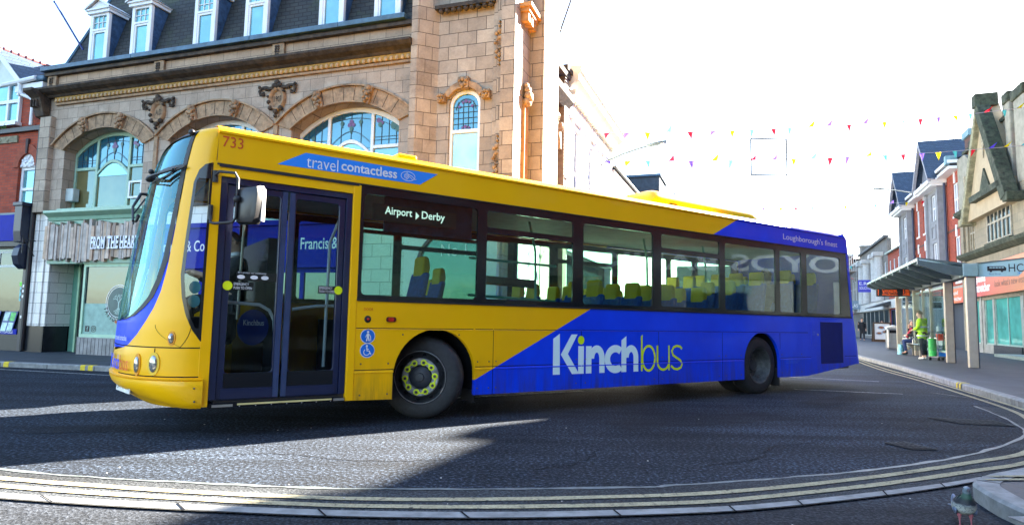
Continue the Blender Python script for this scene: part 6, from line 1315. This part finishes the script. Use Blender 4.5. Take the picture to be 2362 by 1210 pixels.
# ================================================================== PEOPLE
def skin(name,J,E,m,parent,sub=2,root=None):
    """one continuous skinned surface over a jointed skeleton"""
    names=list(J); me=bpy.data.meshes.new(name); me.from_pydata([J[n][0] for n in names],[(names.index(a),names.index(b)) for a,b in E],[])
    o=bpy.data.objects.new(name,me); COL.objects.link(o); o.modifiers.new('Skin','SKIN'); sv=me.skin_vertices[0].data
    for i,n in enumerate(names):
        r=J[n][1]; sv[i].radius=(r,r) if isinstance(r,(int,float)) else r; sv[i].use_root=(n==(root or names[0]))
    s=o.modifiers.new('Sub','SUBSURF'); s.levels=s.render_levels=sub
    bpy.context.view_layer.update(); me2=bpy.data.meshes.new_from_object(o.evaluated_get(bpy.context.evaluated_depsgraph_get())); me2.name=name
    bpy.data.objects.remove(o); me2.materials.clear(); me2.materials.append(m)
    for p in me2.polygons: p.use_smooth=True
    r=bpy.data.objects.new(name,me2); COL.objects.link(r); r.parent=parent; return r
SKIN=mat('skin',(.62,.36,.25),.55,var=.08,scale=12)
def person(label,loc,rz,P,coat,legs,hair,shoe=None,coat_r=1.0,hem=0.0,hairstyle='short',group=None,parts=True):
    """P: joint positions, figure facing +x. Body in one skin; coat, trousers, shoes and hair are its clothing"""
    t=thing('person',label,'person',loc,rz,group); V=Vector
    J={}; E=[]
    def j(n,p,r): J[n]=(V(p),r)
    def e(*c): 
        for a,b in zip(c,c[1:]): E.append((a,b))
    pel,ch,nk,hd=V(P['pel']),V(P['chest']),V(P['neck']),V(P['head']); fwd=V(P.get('look',(1,0,0))).normalized(); upv=(hd-nk).normalized()
    j('pel',pel,(.15,.11)); j('belly',pel.lerp(ch,.5),(.145,.115)); j('chest',ch,(.16,.115)); j('neck',nk,.055); j('jaw',hd-upv*.055+fwd*.035,(.062,.066)); j('skull',hd+upv*.03-fwd*.012,(.077,.092)); j('crown',hd+upv*.085-fwd*.01,(.055,.07)); j('nose',hd+fwd*.108-upv*.012,.013)
    e('pel','belly','chest','neck','jaw','skull','crown'); e('jaw','nose')
    for s in 'LR':
        sh,el,wr,hp,kn,an=[V(P[k+s]) for k in ('sh','el','wr','hip','kn','an')]
        j('sh'+s,sh,.06); j('el'+s,el,.042); j('wr'+s,wr,.028); d=(wr-el).normalized(); hn=V(P.get('hand'+s,wr+d*.09)); j('palm'+s,hn,(.036,.020)); e('chest','sh'+s,'el'+s,'wr'+s,'palm'+s)
        hdv=(hn-wr).normalized(); sd=hdv.cross(V((0,0,1)) if abs(hdv.z)<.9 else V((1,0,0))).normalized()
        for k,(o,l) in enumerate(((-.028,.055),(-.010,.070),(.010,.068),(.028,.050))):
            cu=hdv.cross(sd)*.018; j(f'f{k}{s}',hn+sd*o+hdv*l*.6,.009); j(f'g{k}{s}',hn+sd*o*1.05+hdv*l+cu,.0075); e('palm'+s,f'f{k}{s}',f'g{k}{s}')
        j('th'+s,wr.lerp(hn,.6)+sd*.045+hdv*.01,.010); j('tt'+s,wr.lerp(hn,.6)+sd*.055+hdv*.045,.008); e('palm'+s,'th'+s,'tt'+s)
        j('hip'+s,hp,.085); j('kn'+s,kn,.058); j('an'+s,an,.040); j('toe'+s,an+V(P.get('toe',(.16,0,-.045))),.033); e('pel','hip'+s,'kn'+s,'an'+s,'toe'+s)
    body=skin('body',J,E,SKIN,t,2,'pel')
    k=coat_r; C={'b0':(pel+V((0,0,hem)),(.185*k,.15*k)),'b1':(pel.lerp(ch,.5),(.18*k,.145*k)),'b2':(ch,(.185*k,.14*k)),'b3':(ch.lerp(nk,.62),(.10*k,.09*k))}; Ce=[('b0','b1'),('b1','b2'),('b2','b3')]
    for s in 'LR':
        sh,el,wr=[V(P[q+s]) for q in ('sh','el','wr')]; C['s'+s]=(sh,.082*k); C['e'+s]=(el,.062*k); C['w'+s]=(wr-(wr-el).normalized()*.02,.045*k); Ce+=[('b2','s'+s),('s'+s,'e'+s),('e'+s,'w'+s)]
    ct=skin('coat',C,Ce,coat,t,2,'b1')
    L={'p':(pel,(.16,.125))}; Le=[]
    for s in 'LR':
        hp,kn,an=[V(P[q+s]) for q in ('hip','kn','an')]; L['h'+s]=(hp,.100); L['k'+s]=(kn,.074); L['a'+s]=(an+(kn-an).normalized()*.04,.058); Le+=[('p','h'+s),('h'+s,'k'+s),('k'+s,'a'+s)]
    skin('trousers',L,Le,legs,t,2,'p')
    for s in 'LR':
        an=V(P['an'+s]); tv=V(P.get('toe',(.16,0,-.045))); skin('shoe',{'h':(an-tv.normalized()*.05+V((0,0,-.035)),.045),'m':(an+tv*.45+V((0,0,-.02)),.045),'t':(an+tv+V((0,0,.0)),.04)},[('h','m'),('m','t')],shoe or RUB,t,1)
    g=MB()
    def cap(u,v):
        a=2*PI*v; b=PI*.5*(1-u*1.12); r=(.098,.084,.108); q=V((math.cos(b)*math.cos(a),math.cos(b)*math.sin(a),math.sin(b)))
        lo=-.25 if hairstyle=='short' else -.6
        if q.x>.25 and q.z<.55: q.z=.55+ (q.z-.55)*.2; 
        return hd+upv*.035-fwd*.016+V((fwd.x*q.x-fwd.y*q.y,fwd.y*q.x+fwd.x*q.y,0)).normalized()*0+ (fwd*q.x*r[0]+V((-fwd.y,fwd.x,0)).normalized()*q.y*r[1]+upv*q.z*r[2])
    g.grid(cap,10,24); 
    if hairstyle!='bald':
        for k_ in range(40):
            a=random.uniform(0,2*PI); b=random.uniform(-.1,1.4); q=V((math.cos(b)*math.cos(a),math.cos(b)*math.sin(a),math.sin(b)))
            if q.x>.3 and q.z<.6: continue
            g.ball(hd+upv*.03-fwd*.016+fwd*q.x*.095+V((-fwd.y,fwd.x,0)).normalized()*q.y*.082+upv*q.z*.105,(.022,.022,.018),6,4)
    g.done('hair',hair,t,smooth=True)
    sdv=V((-fwd.y,fwd.x,0)).normalized(); g=MB()
    for s in (-1,1): g.ball(hd+fwd*.082+sdv*s*.031+upv*.012,(.012,.012,.010),8,6)
    g.done('eye',mat('dark eye',(.02,.015,.01),.3),t); g=MB(); g.ball(hd+fwd*.088-upv*.058,(.018,.024,.007),8,6); g.done('mouth',mat('lips',(.30,.10,.08),.5),t)
    g=MB()
    for s in (-1,1): g.ball(hd+sdv*s*.078-fwd*.01,(.018,.010,.028),8,6)
    g.done('ear',SKIN,t)
    return t,body,ct
def stand(h=1.65,lean=0,step=0,sp=.10):
    k=h/1.72
    def v(x,y,z): return (x*k+lean*z,y*k,z*k)
    P=dict(pel=v(0,0,.93),chest=v(.01,0,1.25),neck=v(.02,0,1.45),head=v(.05,0,1.585),shL=v(0,.19,1.37),shR=v(0,-.19,1.37),hipL=v(0,.09,.88),hipR=v(0,-.09,.88))
    P.update(elL=v(-.03,.25,1.10),elR=v(-.03,-.25,1.10),wrL=v(.08,.25,.88),wrR=v(.08,-.25,.88),knL=v(.02+step*.7,sp,.48),knR=v(.02-step*.3,-sp,.48),anL=v(step,sp,.08),anR=v(-step,-sp,.08+abs(step)*.2)); return P
HIV=mat('lime hi vis jacket',(.55,.88,.01),.6,var=.08,scale=8); SIL=mat('silver reflective band',(.55,.56,.55),.35,.3); DCOAT=mat('black winter coat',(.012,.013,.016),.9,var=.4,scale=14); JEANS=mat('blue jeans',(.015,.035,.11),.9,var=.3,scale=14); DTRS=mat('dark trousers',(.014,.015,.02),.9,var=.3)
GHAIR=mat('grey hair',(.34,.33,.31),.8,var=.35,scale=40); BHAIR=mat('brown grey hair',(.20,.15,.10),.8,var=.4,scale=40); BLHAIR=mat('dark hair',(.025,.02,.017),.8,var=.4,scale=40)
P=stand(1.66,.05); P.update(elL=(.06,.27,1.08),wrL=(.26,.18,1.0),elR=(.08,-.27,1.08),wrR=(.30,-.14,1.02))
hv,hb,hc=person('person in lime hi-vis jacket standing at a cleaning cart in the shelter',(14.15,21.62,.105),R(125),P,HIV,DTRS,BHAIR,mat('white trainer',(.6,.6,.58),.6),1.12,-.26)
for z,r in ((1.10,.215),(.80,.225)):
    g=MB(); g.lathe([(r,-.025),(r+.004,0),(r,.025)],(.05*z,0,z),Z,28); 
    for v in g.b.verts: v.co.x=.05*z+(v.co.x-.05*z)*.82
    g.done('reflective_band',SIL,hv,smooth=True)
# seated person (on the bench slats, facing the road)
P=dict(pel=(0,0,.56),chest=(.03,0,.92),neck=(.08,0,1.12),head=(.13,0,1.255),look=(1,.1,-.05),shL=(.03,.19,1.03),shR=(.03,-.19,1.03),elL=(.16,.27,.80),wrL=(.36,.10,.78),elR=(.22,-.25,.84),wrR=(.24,-.10,1.08),handR=(.235,-.04,1.17),hipL=(.06,.10,.55),hipR=(.06,-.10,.55),knL=(.46,.12,.53),knR=(.46,-.10,.55),anL=(.40,.12,.10),anR=(.34,-.10,.10))
st,sb_,sc_=person('person seated on the bench in black coat and jeans, hand to mouth',(16.05,24.97,.105),R(157),P,DCOAT,JEANS,GHAIR,None,1.05,.0)
g=MB(); g.lathe([(.10,-.04),(.135,0),(.10,.05),(.07,.0)],(.03,0,1.12),(.2,0,1),20,True); g.done('fur_hood',mat('brown fur trim',(.13,.08,.045),.95,var=.5,scale=50),st,smooth=True)
skin('scarf',{'a':(Vector((.15,.02,1.10)),.045),'b':(Vector((.22,.05,.95)),.05),'c':(Vector((.30,.07,.78)),.065),'d':(Vector((.36,.07,.66)),.05)},[('a','b'),('b','c'),('c','d')],mat('red scarf',(.38,.02,.05),.9,var=.3,scale=20),st,1)
g=MB()
for s in (-1,1): g.lathe([(.020,-.002),(.024,0),(.020,.002)],(.225,s*.031,1.268),X,14,True)
g.tube([(.22,-.05,1.268),(.14,-.085,1.268)],.003,4); g.tube([(.22,.05,1.268),(.14,.085,1.268)],.003,4); g.done('glasses',RUB,st)
BG=thing('carrier_bag','pale teal carrier bag on the pavement beside the seated person','bag',(15.72,25.42,.105),R(20))
g=MB(); g.grid(lambda u,v:((.20+.02*math.sin(7*v*PI))*math.cos(2*PI*v)*(1-.15*u),(.11+.02*math.cos(9*v*PI))*math.sin(2*PI*v)*(1-.3*u),u*.40),6,24); g.done('bag_body',mat('teal printed bag',(.22,.55,.60),.5,var=.5,scale=9),BG,smooth=True)
g=MB(); g.tube([(-.08,0,.38),(-.05,0,.50),(.05,0,.50),(.08,0,.38)],.008,5); g.done('handle',mat('teal printed bag',(.22,.55,.60),.5),BG)
# cleaning cart
CT=thing('cleaning_cart','cleaner\'s cart with red buckets, green sack and blue tub beside the shelter post','cart',(14.40,21.20,.105),R(12))
g=MB(); g.box(-.30,.30,-.20,.20,.10,.14); 
for x in (-.28,.28):
    for y in (-.18,.18): g.tube([(x,y,.12),(x,y,.95)],.014,6)
g.tube([(-.28,-.18,.95),(.28,-.18,.95)],.014,6); g.tube([(-.28,.18,.95),(.28,.18,.95)],.014,6); g.done('cart_frame',mat('grey cart frame',(.16,.17,.18),.5),CT)
for x,y in ((-.26,-.17),(.26,-.17),(-.26,.17),(.26,.17)): g=MB(); g.cyl((x,y-.02,.05),(x,y+.02,.05),.05,n=14); g.done('castor',RUB,CT)
for x in (-.12,.14):
    g=MB(); g.lathe([(.0,0),(.105,0),(.135,.22),(.125,.22),(.10,.02)],(x,-.14,.66),Z,20); b_=g.done('bucket',mat('red bucket',(.62,.04,.01),.4),CT,smooth=True); g=MB(); g.tube([(x-.13,-.14,.87),(x-.09,-.27,.80),(x+.09,-.27,.80),(x+.13,-.14,.87)],.006,5); g.done('bucket_handle',RUB,b_)
g=MB(); g.lathe([(.0,0),(.11,.02),(.12,.25),(.11,.55),(.12,.60)],(-.25,.06,.12),Z,18); g.done('waste_sack',mat('bright green sack',(.04,.50,.10),.45,var=.3,scale=8),CT,smooth=True)
g=MB(); g.lathe([(.0,0),(.17,0),(.21,.22),(.20,.22),(.165,.02)],(.12,-.05,.14),Z,22); g.done('tub',mat('blue tub',(.02,.22,.75),.4),CT,smooth=True)
g=MB(); g.box(.30,.33,-.2,.2,.12,.50); g.done('side_tray',RUB,CT,bevel=.01)
g=MB(); g.lathe([(.0,.30),(.018,.28),(.02,.20),(.055,.16),(.06,.0),(.0,.0)],(.05,.10,.95),Z,14); g.done('spray_bottle',mat('translucent bottle',(.60,.66,.66),.3),CT,smooth=True); g=MB(); g.box(-.02,.16,-.06,.04,.90,.95); g.done('cloth',mat('turquoise cloth',(.06,.55,.55),.8),CT,bevel=.02)
person('person in long black coat walking along the far pavement, nearest the bus tail',(27.6,49.6,.105),R(-115),stand(1.78,.02,.22),DCOAT,DTRS,BLHAIR,None,1.08,-.42)
person('person in dark blue coat walking behind the long black coat',(27.0,51.9,.105),R(-115),stand(1.70,.02,.2),mat('dark blue coat',(.02,.03,.08),.9,var=.3),DTRS,BLHAIR,None,1.05,-.3)
P=stand(1.62,.08); person('person in dark hooded coat standing by the green planter',(29.2,49.3,.105),R(170),P,mat('navy hooded coat',(.018,.02,.04),.9,var=.3),DTRS,BLHAIR,None,1.1,-.2)
# driver and passenger: local bus coordinates turned to world
def busw(x,y,z):
    a=R(34.27); return (-.9126+x*math.cos(a)-y*math.sin(a),7.1527+x*math.sin(a)+y*math.cos(a),z)
def sit(dz): 
    return dict(pel=(0,0,.0+dz),chest=(-.02,0,.36+dz),neck=(.0,0,.56+dz),head=(.04,0,.695+dz),shL=(-.02,.20,.46+dz),shR=(-.02,-.20,.46+dz),elL=(.14,.28,.22+dz),elR=(.14,-.28,.22+dz),wrL=(.38,.16,.30+dz),wrR=(.38,-.16,.30+dz),hipL=(.08,.10,-.01+dz),hipR=(.08,-.10,-.01+dz),knL=(.46,.12,.02+dz),knR=(.46,-.12,.02+dz),anL=(.50,.12,-.38+dz),anR=(.50,-.12,-.38+dz))
dv,db,dc=person('bus driver in dark jacket and glasses seated behind the front door',busw(-1.82,1.45,.0),R(34.27+180),sit(1.29),DCOAT,DTRS,mat('cropped dark hair',(.05,.035,.03),.8),None,1.0,.05,'bald')
g=MB()
for s in (-1,1): g.lathe([(.020,-.002),(.025,0),(.020,.002)],(.140,s*.033,1.998),X,14,True)
g.tube([(.135,-.055,1.998),(.04,-.088,1.998)],.004,4); g.tube([(.135,.055,1.998),(.04,.088,1.998)],.004,4); g.done('glasses',RUB,dv)
g=MB(); g.lathe([(.062,-.02),(.078,0),(.07,.03),(.055,.04)],(.0,0,1.84),(.15,0,1),18); g.done('collar',WHT,dv,smooth=True); g=MB(); g.prism([(-.02,0),(.02,0),(.035,-.22),(0,-.26),(-.035,-.22)],(.125,0,1.79),Y,Z,X,.02); g.done('tie',mat('teal tie',(.05,.30,.32),.6),dv)
person('passenger in dark coat seated by the rear side window of the bus',busw(7.35,.62,0),R(34.27+180),sit(1.38),DCOAT,DTRS,BLHAIR,None,1.05,.05)
# ================================================================== PIGEON
def pigeonmat():
    m,t,b=nodes('pigeon plumage'); o=objco(t); s=N(t,'ShaderNodeSeparateXYZ'); t.links.new(o,s.inputs[0])
    f=noise(t,o,70,3,.7); z=mth(t,'ADD',s.outputs[2],mth(t,'MULTIPLY',mth(t,'SUBTRACT',f,.5),.02))
    mr=N(t,'ShaderNodeMapRange'); t.links.new(z,mr.inputs[0]); mr.inputs[1].default_value=.05; mr.inputs[2].default_value=.25
    c=ramp(t,mr.outputs[0],[(.0,(.30,.30,.26)),(.34,(.34,.35,.32)),(.42,(.22,.24,.24)),(.47,(.008,.010,.020)),(.60,(.010,.020,.022)),(.66,(.02,.07,.045)),(.76,(.04,.09,.08)),(.80,(.13,.16,.19)),(1.,(.17,.21,.25))])
    sp=ramp(t,noise(t,o,110,2),[(.56,0.),(.62,.8)]); c=mixc(t,mth(t,'MULTIPLY',sp,mth(t,'LESS_THAN',s.outputs[2],.14)),c,(.05,.06,.09))
    t.links.new(c,b.inputs['Base Color']); setp(b,Roughness=.6); return m
PG=thing('pigeon','pied pigeon with dark breast band standing on the road by the kerb','pigeon',(2.665,3.77,.008),R(-112))
V=Vector
PS=[(-.165,.078,.010,.006),(-.15,.082,.024,.012),(-.11,.094,.040,.030),(-.06,.108,.055,.048),(-.02,.120,.060,.057),(.015,.134,.056,.056),(.038,.155,.043,.043),(.046,.178,.028,.029),(.049,.198,.022,.023),(.052,.214,.021,.022),(.058,.227,.020,.019),(.070,.233,.014,.011),(.080,.231,.006,.005)]
def pbody(u,v):
    k=u*(len(PS)-1); a=min(int(k),len(PS)-2); f=k-a; q=[PS[a][n]*(1-f)+PS[a+1][n]*f for n in range(4)]
    p0,p1=PS[max(a-1,0)],PS[min(a+2,len(PS)-1)]; d=V((p1[0]-p0[0],0,p1[1]-p0[1])).normalized(); n_=V((-d.z,0,d.x)); an=2*PI*v
    return V((q[0],0,q[1]))+V((0,1,0))*q[2]*math.cos(an)+n_*q[3]*math.sin(an)
g=MB(); g.grid(pbody,48,28); g.done('body',pigeonmat(),PG,smooth=True)
skin('beak',{'a':(V((.074,0,.231)),.006),'b':(V((.086,0,.227)),.005),'c':(V((.096,0,.221)),.003)},[('a','b'),('b','c')],mat('dark beak',(.06,.05,.06),.5),PG,1)
for s in (-1,1):
    g=MB(); g.ball((.062,s*.0175,.231),(.0035,.003,.0035),8,6); g.done('eye',mat('dark bird eye',(.03,.015,.01),.3),PG)
    g=MB(); mx=Matrix.Translation((-.065,s*.036,.114))@Matrix.Rotation(R(12),4,'Y')@Matrix.Rotation(R(8*s),4,'Z')@Matrix.Diagonal((.10,.016,.042,1)); bmesh.ops.create_uvsphere(g.b,u_segments=16,v_segments=10,radius=1,matrix=mx); g.done('wing',mat('slate wing feather',(.10,.13,.20),.6,var=.6,scale=40),PG,smooth=True)
    J={'a':(V((-.005,s*.028,.080)),.020),'b':(V((-.002,s*.028,.052)),.0065),'c':(V((.0,s*.028,.028)),.0035),'d':(V((.0,s*.028,.006)),.0035)}; EE=[('a','b'),('b','c'),('c','d')]
    for k,(dx,dy) in enumerate(((.036,0),(.028,.016),(.028,-.016),(-.018,0))): J['e%d'%k]=(V((dx,s*.028+dy,.003)),.0035); EE.append(('d','e%d'%k))
    skin('leg',J,EE,mat('pink pigeon leg',(.34,.10,.12),.6),PG,1)
g=MB(); g.prism([(0,-.018),(-.11,-.032),(-.115,.032),(0,.018)],(-.13,0,.078),(1,0,.12),Y,Z,.006); g.done('tail',mat('slate wing feather',(.10,.13,.20),.6),PG)
# ================================================================== BUNTING, LIGHT FRAME
def clothmat(name,col):
    m=bpy.data.materials.new(name); m.use_nodes=True; t=m.node_tree; t.nodes.clear(); out=N(t,'ShaderNodeOutputMaterial'); d=N(t,'ShaderNodeBsdfDiffuse',Color=c4(col)); tl=N(t,'ShaderNodeBsdfTranslucent',Color=c4(col)); mx=N(t,'ShaderNodeMixShader',Fac=.55)
    t.links.new(d.outputs[0],mx.inputs[1]); t.links.new(tl.outputs[0],mx.inputs[2]); t.links.new(mx.outputs[0],out.inputs[0]); return m
FC=[clothmat('bunting '+n,c) for n,c in (('red',(.60,.015,.03)),('purple',(.10,.06,.45)),('yellow',(.70,.52,.01)),('aqua',(.08,.42,.40)))]
def bunting(label,a,b,sag,n,size,seq,t0=.04,t1=.98,wild=1.0):
    a,b=Vector(a),Vector(b); t=thing('bunting',label,'bunting',a,0,'bunting strings across the street')
    def at(u): return (b-a)*u-Vector((0,0,sag*4*u*(1-u)))
    g=MB(); g.tube([at(k/24) for k in range(25)],.008,5); g.done('cord',mat('white cord',(.65,.65,.65),.7),t)
    d=(b-a); d.z=0; d.normalize()
    for k in range(n):
        u=t0+(t1-t0)*k/(n-1)+random.uniform(-.004,.004); p=at(u); sl=(at(u+.01)-at(u-.01)).normalized(); tw=random.choice((0,.15,-.2,.3,.1,-.3,.9*wild,-1.1*wild)) if random.random()<.85 else 2.2*wild
        nrm=sl.cross(Vector((0,0,1))).normalized(); dn=(Vector((0,0,-1))*math.cos(tw)+nrm*math.sin(tw)); s_=size*random.uniform(.9,1.1); cu=random.uniform(-.25,.25)
        g=MB()
        def f(u_,v_): 
            return p+sl*((u_-.5)*s_*.8*(1-v_*.97))+dn*(v_*s_)+nrm*(cu*s_*v_*v_)+nrm*.06*s_*math.sin(u_*PI*2)*(1-v_)
        g.grid(f,4,5); g.done('flag',FC[seq[k%len(seq)]],t)
bunting('bunting string of coloured pennants, the upper one crossing nearest overhead',(1.93,17.2,6.42),(18.2,20.4,8.75),.28,25,.25,[0,1,2,3,0,1,2,3,0,3,2,1])
bunting('bunting string of coloured pennants, hung just below the upper nearest one',(1.93,17.2,5.62),(18.3,20.5,7.45),.22,25,.25,[1,2,3,0,1,2,3,0,1,2,3,0])
bunting('bunting string far up the street, crossing before the red brick range',(9.5,37,8.2),(25.2,37.6,8.9),.3,16,.26,[3,1,2,0])
bunting('bunting string deep in the street, higher of two by the columned block',(18,58,8.2),(37,64,7.4),.5,16,.34,[2,3,0,1])
bunting('bunting string deep in the street, lower of two by the columned block',(18,58,7.0),(37,64,6.2),.5,16,.34,[3,0,1,2])
LFm=thing('light_frame','thin square festive light frame hung between the two nearest bunting strings','decoration',(7.0,18.2,0),math.atan2(.25,1.16))
PW=mat('grey frame tube',(.022,.030,.028),.7); g=MB(); L_=1.19
for a,b in (((0,5.55),(L_,5.62)),((L_,5.62),(L_,6.72)),((L_,6.72),(0,6.65)),((0,6.65),(0,5.55))): g.tube([(a[0],0,a[1]),(b[0],0,b[1])],.024,5)
g.done('frame',PW,LFm)
for s in ([(.10,6.40),(.25,6.18),(.45,5.98),(.70,5.84),(1.05,5.70)],[(.22,6.55),(.45,6.40),(.68,6.15),(.85,5.93),(1.10,5.78)],[(.10,6.40),(.14,6.55),(.24,6.60),(.22,6.52)],[(.36,6.08),(.33,5.98),(.38,5.90)],[(.58,6.26),(.72,6.32),(.66,6.2),(.74,6.18)]):
    g=MB(); g.tube([(x,0,z) for x,z in s],.006,5); g.done('wire_motif',mat('grey motif wire',(.05,.055,.055),.7),LFm)
